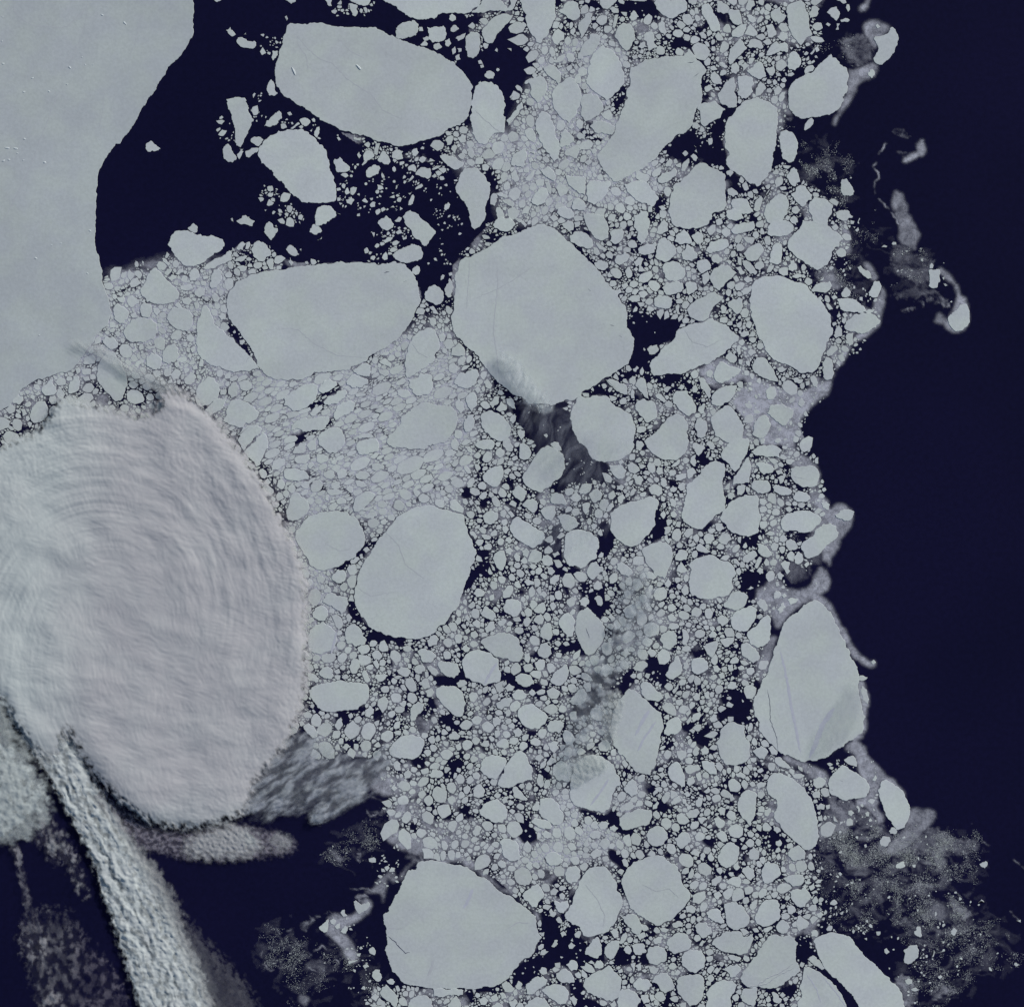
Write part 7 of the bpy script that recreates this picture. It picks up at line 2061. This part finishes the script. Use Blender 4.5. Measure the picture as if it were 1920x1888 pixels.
STREAK = np.array([(440, 700), (700, 700), (800, 640), (900, 700), (900, 820), (860, 900), (640, 960), (480, 880), (420, 800)], float)
def metric(x, y):
    """direction and amount by which the rubble is drawn out at a place"""
    s_ = inside(STREAK, x, y)
    a = np.where(s_, math.radians(-24), 3.6 * perlin(x / 150, y / 150, 88))
    e = np.where(s_, 1.9, 1.12 + .5 * np.abs(perlin(x / 60, y / 60, 89)))
    return a, e
work = occ.copy()
px = []; py = []; pr = []
EB = [1.0, 1.25, 1.5, 1.9]; AB = 12
def disc_off(r, a, e):
    R = int(math.ceil(r * math.sqrt(e))); yy, xx = np.mgrid[-R:R + 1, -R:R + 1]
    u = xx * math.cos(a) + yy * math.sin(a); v = -xx * math.sin(a) + yy * math.cos(a)
    return (u * u / e + v * v * e) <= r * r, R
for r, n in ((15, 2500), (11, 5500), (9, 9000), (7.2, 16000), (5.8, 30000), (4.6, 45000), (3.6, 65000), (2.8, 85000), (2.1, 105000), (1.55, 190000), (1.15, 150000)):
    cx = rng.random(n) * (GW - 60) - PAD + 30; cy = rng.random(n) * (GH - 60) - PAD + 30
    c = at_cov(cx, cy)
    keep = (rng.random(n) < c ** (1.4 if r > 4 else 1.0)) & (c > .006)
    keep &= ~((c < .25) & (r > 2.9)) & ~((c < .6) & (r > 6))
    ix = (cx + PAD).astype(int); iy = (cy + PAD).astype(int)
    keep &= ~work[iy, ix]
    for a in range(12):
        q = 2 * math.pi * a / 12
        pass
    kk = np.nonzero(keep)[0]
    ma, mel = metric(cx[kk], cy[kk])
    ok = np.ones(len(kk), bool)
    for a in range(12):
        q = 2 * math.pi * a / 12
        u = r * math.cos(q) * np.sqrt(mel); v = r * math.sin(q) / np.sqrt(mel)
        ok &= ~work[np.clip((iy[kk] + u * np.sin(ma) + v * np.cos(ma)).astype(int), 0, GH - 1), np.clip((ix[kk] + u * np.cos(ma) - v * np.sin(ma)).astype(int), 0, GW - 1)]
    kk = kk[ok]; ma = ma[ok]; mel = mel[ok]; cache = {}
    for i, a_, e_ in zip(kk, ma, mel):
        ak = round((a_ % math.pi) / math.pi * AB) % AB; ek = min(range(4), key=lambda t: abs(EB[t] - e_))
        if (ak, ek) not in cache: cache[(ak, ek)] = disc_off(r * (.93 if r > 3 else .8), ak * math.pi / AB, EB[ek])
        ms, R = cache[(ak, ek)]
        x, y = ix[i], iy[i]
        sl = work[y - R:y + R + 1, x - R:x + R + 1]
        if sl.shape != ms.shape or (sl & ms).any(): continue
        sl |= ms
        px.append(cx[i]); py.append(cy[i]); pr.append(r * math.exp(.20 * rng.normal()))
px = np.array(px); py = np.array(py); pr = np.array(pr)
px += rng.normal(size=len(px)) * pr * .12; py += rng.normal(size=len(px)) * pr * .12
# neighbours through a coarse hash
cell = 26
hx = ((px + PAD) / cell).astype(int); hy = ((py + PAD) / cell).astype(int)
nh = GW // cell + 2
key = hy * nh + hx
order = np.argsort(key); skey = key[order]
start = {}
for i, k in enumerate(skey):
    start.setdefault(int(k), [i, i])[1] = i + 1
occ_f = occ
cvals = at_cov(px, py)
MA, ME = metric(px, py)
K = 14
gone = (rng.random(len(px)) < .09) & (pr > 2) & (cvals < .93)     # gaps of open water where a floe has drifted off
for hk, (s0, s1) in start.items():
    ids = order[s0:s1]
    nb = [order[start[hk + d][0]:start[hk + d][1]] for d in (-nh - 1, -nh, -nh + 1, -1, 0, 1, nh - 1, nh, nh + 1) if hk + d in start]
    nb = np.concatenate(nb)
    for i in ids:
        if gone[i]: continue
        ri = pr[i]
        m = (4 if rng.random() < .5 else 5) if ri < 1.9 else 5 + int(rng.random() * 2) if ri < 3.2 else 6 + int(rng.random() * 3) if ri < 6 else 9
        ang = (np.arange(m) + rng.random(m) * .8) * 2 * math.pi / m
        ca, sa = math.cos(MA[i]), math.sin(MA[i]); se = math.sqrt(ME[i])
        rx = px[nb] - px[i]; ry = py[nb] - py[i]
        dx = (rx * ca + ry * sa) / se; dy = (-rx * sa + ry * ca) * se; d = np.hypot(dx, dy)
        ok = (d > 1e-6) & (d < 2.2 * ri + 2 * pr[nb] + 3)
        dx, dy, d, rj = dx[ok], dy[ok], d[ok], pr[nb][ok]
        tight = cvals[i]
        gap = (.22 if tight > .93 else .34 + .8 * (1 - tight)) * (.6 if ri < 2 else 1) * (.4 + 1.3 * rng.random())
        grow = (1.9 if tight > .93 else 1.2 + .45 * tight) * (.62 + .62 * rng.random(m))
        el = 1 + .3 * rng.random() * np.cos(2 * (ang - rng.random() * 3.14))
        rad = ri * grow * el
        if len(d):
            pl = (d * d + ri * ri - rj * rj) / (2 * d) - gap
            pl = np.maximum(pl, .3)
            cs = (np.cos(ang)[:, None] * (dx / d)[None] + np.sin(ang)[:, None] * (dy / d)[None])
            lim = np.where(cs > .05, pl[None] / np.maximum(cs, .05), 1e3).min(1)
            rad = np.minimum(rad, lim)
        # back from the drawn-out frame
        u = rad * np.cos(ang) * se; v = rad * np.sin(ang) / se
        X_ = u * ca - v * sa; Y_ = u * sa + v * ca
        rad = np.hypot(X_, Y_); ang = np.arctan2(Y_, X_)
        # stop at the traced floes
        st = np.array([.35, .5, .62, .74, .85, 1.0])
        qx = (px[i] + PAD + rad[:, None] * st * np.cos(ang)[:, None]).astype(int); qy = (py[i] + PAD + rad[:, None] * st * np.sin(ang)[:, None]).astype(int)
        hit = occ_f[np.clip(qy, 0, GH - 1), np.clip(qx, 0, GW - 1)]
        anyh = hit.any(1)
        first = hit.argmax(1)
        rad = np.where(anyh, rad * st[np.maximum(first - 1, 0)], rad)
        if rad.max() < .5: continue
        add_star(px[i], py[i], ang, np.maximum(rad, .35), .028 + .02 * rng.random(), .90 + .13 * rng.random())

# loose specks scattered on the dark water, gathered into threads
spk = 0
for v, p in polys(N_P):
    a, b = p.min(0), p.max(0)
    nn = int((b - a).prod() * v * 1.7)
    x = a[0] + rng.random(nn) * (b[0] - a[0]); y = a[1] + rng.random(nn) * (b[1] - a[1])
    f = fbm(x / 38 + 4, y / 30, 4, 21)
    rd = 1 - np.abs(fbm(x / 55 + 9, y / 42, 3, 50)) * 5
    wx_ = x + 45 * fbm(x / 50, y / 50, 3, 71); wy_ = y + 45 * fbm(x / 50, y / 50, 3, 72)
    k = inside(p, wx_, wy_) & (rng.random(nn) < np.clip(.25 + f * 1.9 + np.maximum(rd, 0) * .35, 0, 1))
    x, y = x[k], y[k]
    k = ~occ[np.clip((y + PAD).astype(int), 0, GH - 1), np.clip((x + PAD).astype(int), 0, GW - 1)]
    for X, Y in zip(x[k], y[k]):
        r = .32 + .38 * rng.random() ** 3 + (1.2 * rng.random() if rng.random() < .012 else 0)
        ang = (np.arange(4) + rng.random()) * math.pi / 2
        add_star(X, Y, ang, r * (.7 + .6 * rng.random(4)), .03, .9)
        spk += 1

me = bpy.data.meshes.new('small_floes')
vb = len(verts)
for k, p in enumerate(small_polys):
    if area(p) > 0: p = p[::-1]
    n = len(p); b = len(verts); z = .055 + .00002 * k
    A = W(p, -.01); T2 = W(inset(p, .35), z)
    verts += A.tolist() + T2.tolist()
    tone += [float(.93 + .1 * rng.random())] * (2 * n)
    for i in range(n):
        j = (i + 1) % n
        faces.append((b + i, b + j, b + n + j, b + n + i))
    faces.append(tuple(range(b + n, b + 2 * n)))
me.from_pydata(verts, [], faces)
me.update()
a = me.attributes.new('tone', 'FLOAT', 'POINT'); a.data.foreach_set('value', np.array(tone, np.float32))
o = link('small_floes', me, mat_small)
tag(o, 'countless small pale ice floes and chips crowding the dark water between the large floes', 'small floes', kind='stuff')
print('small floes', len(px), 'specks', spk, 'verts', len(verts))

# ---------------------------------------------------------------- slush and grease ice
st = 2
sl = np.zeros((GH // st, GW // st))
for v, p in polys(M_P): paint(sl, roughen(p, amp=.08, seg=7, seed=int(p[0, 0]), lim=4), min(.92, v * 1.25), st, 'max')
gy, gx = np.mgrid[0:sl.shape[0], 0:sl.shape[1]]
X = gx * st - PAD; Y = gy * st - PAD
wx = X + 26 * fbm(X / 60, Y / 60, 3, 5); wy = Y + 26 * fbm(X / 60, Y / 60, 3, 9)
fil = fbm(wx / 34, wy / 22, 5, 31)
rid = np.clip(1 - np.abs(fbm(wx / 70, wy / 45, 4, 77)) * 7, 0, 1)
nsl = np.zeros_like(sl)
for v, p in polys(N_P): paint(nsl, p, v, st, 'max')
nsl = blur(nsl, 13)
tt = np.zeros_like(sl)
for v, p in polys(t_P): paint(tt, p, .95, st, 'max')
tt = np.clip(blur(tt, 5) * np.clip(.75 + fil * 1.8, 0, 1.3), 0, .95)
qq = np.zeros_like(sl)
for v, p in polys(Q_P): paint(qq, p, .55, st, 'max')
pf = np.zeros_like(sl)
for v, p in polys(P_P): paint(pf, p, 1.0, st)
qq *= np.clip(fbm(X / 42, Y / 42, 4, 71) * 3.0 + .12, 0, 1) * (1 - smooth(.2, .6, blur(pf, 3)))
tt *= 1 - smooth(.2, .6, blur(pf, 3))
strong = smooth(.3, .6, sl)
fine = fbm(wx / 9, wy / 7, 4, 13)
weak = np.where(sl < .5, sl, 0)
wk = blur((weak > 0).astype(float), 3.2)
wk = smooth(.28, .85, wk + fine * .7) * np.maximum(blur(weak, 3.0), weak)
cover = np.maximum(blur(np.where(sl >= .5, sl, 0), 1.2), wk) * np.clip(.92 + fil * (1.5 - 1.0 * strong) + (.5 - .3 * strong) * fine + .25 * rid, .05, 1.4)
cover = np.maximum(cover, .66 * np.clip(nsl * (.0 + fil * 2.2 + fine * .5 + rid * 1.1), 0, .5))
cover = np.maximum(cover, np.maximum(tt, qq))
for v, p in polys(L_P):
    if len(p) < 2 or v > .8: continue
    q = [p[0]]
    for a_, b_ in zip(p[:-1], p[1:]):
        n = max(1, int(np.hypot(*(b_ - a_)) / 1.5))
        q += [a_ + (b_ - a_) * k / n for k in range(1, n + 1)]
    q = np.array(q); q = q + 3.0 * np.c_[perlin(q[:, 0] / 9, q[:, 1] / 9, 3), perlin(q[:, 0] / 9, q[:, 1] / 9, 8)]
    for u in q:
        cxi, cyi = (u + PAD) / st
        r = 2.0
        y0, x0 = int(cyi - 3), int(cxi - 3)
        yy, xx = np.mgrid[y0:y0 + 7, x0:x0 + 7]
        if y0 < 0 or x0 < 0 or y0 + 7 > sl.shape[0] or x0 + 7 > sl.shape[1]: continue
        g = v * 2.2 * max(0, .45 + 1.3 * float(perlin(u[0] / 13, u[1] / 13, 4))) * np.exp(-((yy - cyi) ** 2 + (xx - cxi) ** 2) / .5)
        cover[y0:y0 + 7, x0:x0 + 7] = np.maximum(cover[y0:y0 + 7, x0:x0 + 7], g)
pl2 = np.zeros_like(sl)
cover = np.clip(cover, 0, 1)

def sheet(name, mat, mask, X, Y, Z, attrs, close=None):
    """a sheet over the raster cells where mask is true; close = depth field of its underside"""
    H, Wd = mask.shape
    quad = mask[:-1, :-1] | mask[1:, :-1] | mask[:-1, 1:] | mask[1:, 1:]
    used = np.zeros_like(mask)
    used[:-1, :-1] |= quad; used[1:, :-1] |= quad; used[:-1, 1:] |= quad; used[1:, 1:] |= quad
    idx = np.full(mask.shape, -1); idx[used] = np.arange(used.sum())
    co = np.c_[(X[used] - 960) / 10, (944 - Y[used]) / 10, Z[used]]
    qi, qj = np.nonzero(quad)
    fc = np.c_[idx[qi, qj], idx[qi + 1, qj], idx[qi + 1, qj + 1], idx[qi, qj + 1]]
    vals = {k: v[used] for k, v in attrs.items()}
    if close is not None:
        n0 = len(co)
        lo = co.copy(); lo[:, 2] = close[used]
        co = np.vstack([co, lo])
        fc = np.vstack([fc, fc[:, ::-1] + n0])
        vals = {k: np.r_[v, v] for k, v in vals.items()}
    me = bpy.data.meshes.new(name)
    me.vertices.add(len(co)); me.vertices.foreach_set('co', co.astype(np.float32).ravel())
    me.loops.add(fc.size); me.loops.foreach_set('vertex_index', fc.astype(np.int32).ravel())
    me.polygons.add(len(fc)); me.polygons.foreach_set('loop_start', np.arange(0, fc.size, 4, dtype=np.int32))
    me.polygons.foreach_set('use_smooth', np.ones(len(fc), bool))
    me.update(calc_edges=True)
    for k, v in vals.items():
        a = me.attributes.new(k, 'FLOAT', 'POINT'); a.data.foreach_set('value', v.astype(np.float32))
    return link(name, me, mat)

o = sheet('slush_ice', mat_slush, cover > .025, X.astype(float), Y.astype(float), np.full(sl.shape, .016), {'cover': cover})
tag(o, 'lilac grey slush and grease ice trailing between floes and along the right edge of the pack', 'slush', kind='stuff')

# ---------------------------------------------------------------- clouds
CSTEP = 2.0
def cloud(name, label, layers, bbox, height, relief, tonef, cell=None, step=CSTEP, base=.35, soft=.16, cap=1.0, mat=None, hb=0, under=True):
    """layers: (opacity, edge blur, edge noise, polygon). Heights are kilometres; relief(X,Y) adds the ripples."""
    x0, y0, x1, y1 = bbox
    Yg, Xg = np.mgrid[y0:y1:step, x0:x1:step]
    Yg = Yg.astype(float); Xg = Xg.astype(float)
    D = np.zeros_like(Xg)
    body = np.zeros_like(Xg)
    for op, bl, nzamp, sc_, an, p in layers:
        m = inside(np.array(p, float), Xg, Yg).astype(float)
        b = blur(m, bl / step)
        ca, sa = math.cos(an), math.sin(an)
        u = (Xg * ca + Yg * sa) / sc_[0]; v = (-Xg * sa + Yg * ca) / sc_[1]
        nn = fbm(u, v, 5, int(abs(p[0][0])) % 97 + 11, .55)
        if op > .9: nn = nn * (1 - smooth(.62, .98, b))          # a solid deck is only torn at its rim
        D = np.maximum(D, op * smooth(.5 - soft, .5 + soft, b + nn * nzamp) * smooth(.04, .4, b))
        body = np.maximum(body, blur(m, max(bl * 2.2, hb) / step) * op)
    R = relief(Xg, Yg)
    Z = base + height * smooth(.1, .95, body) + R * np.clip(D * 1.3, 0, 1)
    Z = np.maximum(Z, .2)
    lo = base * .5 + 0 * Z
    tn = np.clip(tonef(Xg, Yg), 0, 1)
    if cell is not None: D = np.clip(D * cell(Xg, Yg), 0, 1)
    D = np.clip(D, 0, cap)
    if under:                                    # a body of vapour between a billowed top and a flat base
        lo = np.maximum(.25, np.minimum(Z - .12, base * .6 + .1 * R))
        o = sheet(name, mat or mat_cloud, D > .015, Xg, Yg, Z, {'dens': 1 - np.sqrt(1 - D * .9995), 'tone': tn}, close=lo)
    else:
        o = sheet(name, mat or mat_cloud, D > .015, Xg, Yg, Z, {'dens': D, 'tone': tn})
    tag(o, label, 'cloud')
    return o

def rip(X, Y, an, lu, lv, seed, octs=3, warp=10):
    """short-crested ripples whose crests run along angle an"""
    wX = X + warp * fbm(X / 60, Y / 60, 2, seed + 1); wY = Y + warp * fbm(X / 60, Y / 60, 2, seed + 2)
    ca, sa = np.cos(an), np.sin(an)
    return fbm((wX * ca + wY * sa) / lu, (-wX * sa + wY * ca) / lv, octs, seed, .55)

def swirl_relief(X, Y):
    # flow turns about the swirl's eye; long bands follow it, fine waves cross it
    cx, cy = 235, 1190
    dx, dy = (X - cx), (Y - cy) * .82
    r = np.hypot(dx, dy); th = np.arctan2(dy, dx)
    th2 = np.where(th < 0, th + 2 * math.pi, th)
    wR = smooth(-.45, .45, np.cos(th))
    def around(f):
        return f(th) * wR + f(th2) * (1 - wR)
    top = .30 + .70 * smooth(140, -120, dy)
    long_ = around(lambda q: fbm(r / 22 + 1.3 * q, q * r / 130, 4, 61, .55)) * top * smooth(70, 200, r)
    wave = around(lambda q: fbm(r / 30, q * r / 6.5, 2, 75)) * smooth(60, 160, r)
    low = fbm(X / 150, Y / 120, 3, 12)
    mid = around(lambda q: fbm(r / 45 + 1.1 * q, q * r / 90, 3, 66)) * top * smooth(60, 200, r) + .8 * fbm(X / 60, Y / 34, 3, 67) * (1 - top)
    a = rip(X, Y, .35, 26, 6.0, 81)
    b = rip(X, Y, 1.25, 22, 5.5, 91)
    pk = smooth(-.15, .25, fbm(X / 80, Y / 80, 2, 44))
    grain = fbm(X / 7, Y / 6, 3, 15)
    edge = smooth(420, 300, X) * 0 + 1
    puff = np.abs(fbm(X / 13, Y / 13, 3, 33))
    rim = smooth(190, 330, r)
    return (.13 * long_ + .015 * wave + .06 * a * pk + .05 * b * (1 - pk) + .015 * grain + .7 * low + .26 * mid - .10 * puff * rim)

def swirl_tone(X, Y):
    return smooth(40, 260, X + (Y - 1000) * .12) * .95 - .55 * smooth(1480, 1560, Y) + .25 * fbm(X / 70, Y / 70, 3, 5)

main_poly = [(-100, 850), (0, 842), (30, 824), (60, 816), (88, 795), (103, 772), (106, 754), (125, 742), (160, 756), (220, 770), (262, 782), (290, 775),
             (312, 758), (300, 738), (312, 722), (345, 735), (385, 763), (418, 800), (445, 836), (470, 868), (494, 905), (514, 940), (532, 980), (548, 1010), (562, 1042),
             (574, 1082), (577, 1130), (577, 1200), (578, 1262), (572, 1312), (556, 1356), (540, 1392), (512, 1428), (488, 1452), (474, 1480),
             (474, 1512), (440, 1530), (400, 1543), (350, 1550), (310, 1546), (272, 1532), (238, 1508), (206, 1478), (178, 1448), (156, 1418),
             (140, 1385), (128, 1350), (118, 1380), (118, 1420), (95, 1430), (70, 1404), (44, 1372), (22, 1336), (0, 1300), (-100, 1240)]
cloud('swirl_cloud', 'huge rippled lilac grey swirl of cloud covering the left side below the fast ice',
      [(1.0, 12, 1.0, (13, 8), .9, main_poly)],
      (-110, 700, 640, 1590), .95, swirl_relief, swirl_tone, base=1.2, soft=.36, hb=18)

def puff_relief(X, Y):
    a = np.abs(rip(X, Y, 1.0, 20, 9, 101, 3)); c = rip(X, Y, 1.0, 40, 12, 111, 3)
    return .16 * (.35 - a) + .30 * rip(X, Y, 1.12, 60, 8, 115, 3) + .16 * c + .05 * fbm(X / 7, Y / 7, 2, 19)

def rope_axis(Y):
    return np.interp(Y, [1200, 1280, 1360, 1440, 1520, 1600, 1680, 1760, 1830, 1900, 1980], [20, 46, 86, 124, 164, 212, 258, 296, 330, 352, 372])
def rope_cell(X, Y):
    q = X - rope_axis(Y)
    streak = fbm(q / 12 + .9 * fbm(X / 30, Y / 30, 2, 39), Y / 70, 4, 36)
    lump = fbm(X / 11, Y / 12, 3, 38)
    fade = smooth(1250, 1430, Y + 30 * fbm(X / 30, Y / 30, 2, 37))
    side = smooth(75, 20, q) * .7 + .3
    return np.clip(1.05 + .75 * streak + .55 * lump, .35, 1.1) * fade * side
def rope_relief(X, Y):
    q = X - rope_axis(Y)
    return .30 * fbm(q / 14 + .9 * fbm(X / 30, Y / 30, 2, 39), Y / 70, 3, 36) + .24 * fbm(X / 13, Y / 11, 4, 38) - .22 * np.abs(fbm(X / 15, Y / 13, 2, 51))
cloud('rope_cloud', 'thick greenish white rope of puffy cloud running down right to the bottom edge',
      [(.97, 8, 1.0, (11, 14), 0, [(0, 1290), (60, 1262), (112, 1275), (132, 1360), (150, 1410), (188, 1484), (244, 1560), (300, 1630), (338, 1695), (346, 1730),
                                    (360, 1770), (384, 1820), (410, 1900), (410, 1960), (286, 1960), (266, 1888), (246, 1836), (222, 1752), (198, 1680),
                                    (174, 1612), (146, 1552), (118, 1500), (92, 1456), (62, 1408), (30, 1360)]),
       (.42, 14, 1.2, (14, 9), .9, [(336, 1700), (372, 1750), (420, 1800), (466, 1850), (490, 1900), (400, 1960), (360, 1860), (325, 1790)])],
      (-10, 1230, 540, 1970), .5, rope_relief,
      lambda X, Y: .15 + .9 * smooth(20, 110, X - rope_axis(Y)) + .2 * fbm(X / 30, Y / 30, 2, 6), base=.8, soft=.32, hb=24, cell=rope_cell)

cloud('corner_cloud', 'pale woolly cloud bank at the left edge near the bottom corner',
      [(.5, 12, 1.0, (20, 16), 0, [(-100, 1290), (0, 1300), (30, 1370), (70, 1440), (100, 1520), (60, 1570), (-100, 1590)]),
       (.78, 13, 1.3, (20, 17), .4, [(-100, 1360), (0, 1385), (28, 1402), (60, 1444), (84, 1478), (92, 1502), (64, 1530), (40, 1552), (14, 1568), (-100, 1580)])],
      (-110, 1270, 130, 1610), .6, lambda X, Y: .38 * fbm(X / 14, Y / 14, 4, 8), lambda X, Y: .0 * X - .1, base=2.3, soft=.4, mat=mat_bright)

cloud('shadowed_cloud_band', 'dim purple grey broken cloud band hugging the lower rim of the swirl',
      [(.52, 10, .7, (12, 8), .6, [(138, 1416), (172, 1462), (216, 1508), (270, 1548), (340, 1564), (400, 1556), (460, 1548), (520, 1562), (556, 1578), (552, 1600),
                                 (500, 1604), (420, 1612), (340, 1606), (270, 1588), (214, 1552), (170, 1500), (142, 1450)])],
      (120, 1400, 600, 1800), .6, lambda X, Y: .35 * fbm(X / 8, Y / 7, 3, 18), lambda X, Y: .75 + .2 * fbm(X / 20, Y / 20, 2, 3) + 0 * X, cell=lambda X, Y: .35 + .8 * smooth(-.15, .2, fbm(X / 9, Y / 8, 3, 59)), base=.5, soft=.38, mat=mat_dusk)

cloud('lens_cloud', 'bright pebbly lens-shaped cloud with a green glint below the lower right of the swirl',
      [(.85, 13, .7, (14, 9), .4, [(380, 1560), (420, 1542), (452, 1548), (478, 1564), (494, 1582), (490, 1598), (460, 1604), (400, 1608), (350, 1602), (340, 1580)]),
       (.55, 10, .8, (10, 8), .5, [(506, 1570), (524, 1560), (542, 1566), (550, 1580), (536, 1592), (510, 1596)])],
      (290, 1500, 600, 1650), .3, lambda X, Y: .28 * fbm(X / 7, Y / 6, 3, 28), lambda X, Y: .7 - .6 * np.exp(-((X - 475) ** 2 + (Y - 1567) ** 2) / 300), base=.9, soft=.4)  # the green glint is painted as a paler spot in the tone

street = lambda X, Y: .75 * fbm(X / 11, Y / 12, 3, 47)
cloud('cloud_street', 'ragged slanting row of small cloud puffs over dark water below the bright cloud bank',
      [(.55, 8, 1.1, (9, 14), .5, [(46, 1524), (70, 1508), (96, 1528), (120, 1560), (142, 1600), (160, 1650), (168, 1690), (148, 1672), (130, 1630), (110, 1600), (92, 1606), (80, 1580), (58, 1560)]),
       (.25, 10, .9, (12, 12), .5, [(70, 1540), (104, 1560), (120, 1620), (96, 1620), (76, 1580)])],
      (20, 1490, 200, 1710), .7, street, lambda X, Y: .35 + .3 * fbm(X / 30, Y / 30, 2, 3), cell=lambda X, Y: (.10 + .95 * smooth(-.14, .24, fbm(X / 15, Y / 19, 4, 58))) * (.45 + .75 * smooth(-.3, .3, fbm(X / 45, Y / 60, 2, 48))), base=1.0, soft=.32, mat=mat_dusk)
cloud('cloud_street', 'thin broken thread of cloud running down from the corner cloud bank',
      [(.42, 4, 1.1, (8, 12), .3, [(14, 1568), (28, 1570), (40, 1600), (50, 1640), (58, 1680), (66, 1730), (56, 1740), (44, 1690), (36, 1640), (24, 1600)])],
      (0, 1550, 90, 1760), .6, street, lambda X, Y: .4 + 0 * X, cell=lambda X, Y: (.10 + .95 * smooth(-.14, .24, fbm(X / 15, Y / 19, 4, 58))) * (.45 + .75 * smooth(-.3, .3, fbm(X / 45, Y / 60, 2, 48))), base=.9, soft=.32, mat=mat_dusk)
cloud('cloud_street', 'wide purple field of small cloud puffs in the bottom left corner',
      [(.50, 9, 1.0, (10, 16), .35, [(56, 1700), (76, 1720), (92, 1780), (112, 1840), (128, 1900), (124, 1960), (84, 1960), (76, 1888), (60, 1820), (44, 1770), (40, 1740)]),
       (.26, 13, 1.2, (8, 10), .35, [(36, 1736), (80, 1700), (130, 1706), (160, 1760), (200, 1800), (236, 1860), (250, 1960), (90, 1960), (70, 1860), (50, 1800)])],
      (10, 1680, 270, 1970), .7, street, lambda X, Y: .35 + .5 * smooth(110, 180, X), cell=lambda X, Y: (.10 + .95 * smooth(-.14, .24, fbm(X / 15, Y / 19, 4, 58))) * (.45 + .75 * smooth(-.3, .3, fbm(X / 45, Y / 60, 2, 48))), base=.9, soft=.32, mat=mat_dusk)

wl = lambda X, Y: .4 * rip(X, Y, -.7, 22, 7, 131)
cloud('wisp_cloud', 'torn grey wisps of cloud trailing right from the swirl over brash ice and dark water',
      [(.68, 13, 1.0, (34, 13), -.6, [(400, 1480), (440, 1440), (500, 1400), (560, 1370), (596, 1376), (636, 1400), (662, 1430), (700, 1412), (738, 1384), (742, 1416), (716, 1462), (672, 1500),
                                   (632, 1516), (590, 1520), (560, 1516), (500, 1530), (430, 1520)]),
       (.75, 5, .8, (9, 5), -.5, [(590, 1520), (640, 1490), (690, 1456), (720, 1430), (726, 1444), (690, 1482), (640, 1524), (600, 1544), (578, 1540)])],
      (380, 1330, 780, 1570), .8, wl, lambda X, Y: .30 + .3 * fbm(X / 30, Y / 30, 2, 2), cell=lambda X, Y: .3 + .8 * smooth(-.3, .3, rip(X, Y, -.6, 44, 16, 62)), base=1.1, soft=.45, mat=mat_veil)

thin = lambda X, Y: .6 * rip(X, Y, 2.0, 30, 8, 141)
cloud('thin_cloud_band', 'thin smoky cloud band slanting down left across the pack at centre right',
      [(.50, 10, 1.1, (16, 18), 2.0, [(1190, 1058), (1222, 1080), (1236, 1130), (1226, 1190), (1196, 1230), (1160, 1262), (1140, 1310), (1120, 1370), (1090, 1420), (1060, 1470),
                                   (1036, 1466), (1050, 1420), (1072, 1360), (1086, 1300), (1100, 1262), (1136, 1210), (1160, 1150), (1166, 1100)])],
      (1000, 1030, 1280, 1500), .7, lambda X, Y: .45 * fbm(X / 16, Y / 18, 3, 141), lambda X, Y: .08 + 0 * X, cell=lambda X, Y: .40 + 1.0 * smooth(-.15, .3, fbm(X / 20, Y / 20, 3, 64)), base=1.2, soft=.42, mat=mat_veil)
cloud('cloud_puffs', 'small cloud puffs dotted along the left edge of the tall streaked spindle floe',
      [(.5, 4, 1.0, (7, 7), 0, [(1136, 1300), (1160, 1290), (1172, 1320), (1160, 1360), (1150, 1400), (1132, 1390), (1128, 1340)]),
       (.5, 5, 1.0, (7, 7), 0, [(1076, 1420), (1110, 1410), (1142, 1430), (1130, 1450), (1100, 1462), (1082, 1480), (1066, 1460)])],
      (1040, 1270, 1200, 1500), .6, street, lambda X, Y: .1 + 0 * X, base=.5, soft=.3)
cloud('thin_veil_cloud', 'thin white veil of cloud over the lower left rim of the great round floe',
      [(.62, 9, .8, (12, 26), 2.5, [(936, 646), (960, 668), (985, 700), (1012, 730), (1036, 752), (1030, 776), (1006, 770), (978, 744), (958, 716), (940, 690)])],
      (900, 610, 1070, 800), .9, thin, lambda X, Y: .0 * X, base=1.6, soft=.42, mat=mat_veil)
cloud('thin_veil_cloud', 'streaked grey veil of thin cloud over dark water and the smoky lilac floe',
      [(.25, 14, 1.0, (60, 12), 2.0, [(990, 752), (1060, 756), (1100, 780), (1150, 800), (1196, 830), (1190, 880), (1150, 920), (1140, 980), (1110, 1030), (1060, 1040), (1010, 1030), (1020, 980),
                                   (1060, 930), (1040, 880), (1000, 850), (980, 800)])],
      (940, 720, 1230, 1080), .9, thin, lambda X, Y: .5 + 0 * X, cell=lambda X, Y: .1 + 1.15 * smooth(-.3, .6, rip(X, Y, 2.05, 70, 17, 63, 4, 34)), base=2.0, soft=.45, mat=mat_veil)
cloud('streak_cloud', 'narrow slanting cloud streak with dark shadow above the swirl, near the fast ice edge',
      [(.55, 6, .8, (34, 6), .62, [(128, 636), (160, 642), (196, 652), (224, 672), (254, 690), (290, 700), (330, 722), (352, 742), (330, 752), (296, 736), (262, 716), (232, 700), (204, 680), (170, 660), (134, 646)])],
      (110, 620, 380, 770), .4, lambda X, Y: .35 * rip(X, Y, .62, 40, 8, 149), lambda X, Y: .3 + 0 * X, base=1.0, soft=.35)
cloud('streak_cloud', 'faint cloud streaks across the lower right flank of the giant egg-shaped floe',
      [(.28, 9, .6, (40, 12), 2.1, [(1600, 1270), (1620, 1300), (1616, 1350), (1580, 1390), (1540, 1420), (1520, 1400), (1550, 1350), (1580, 1310)])],
      (1490, 1240, 1660, 1450), .4, thin, lambda X, Y: .1 + 0 * X, base=1.0, soft=.45)
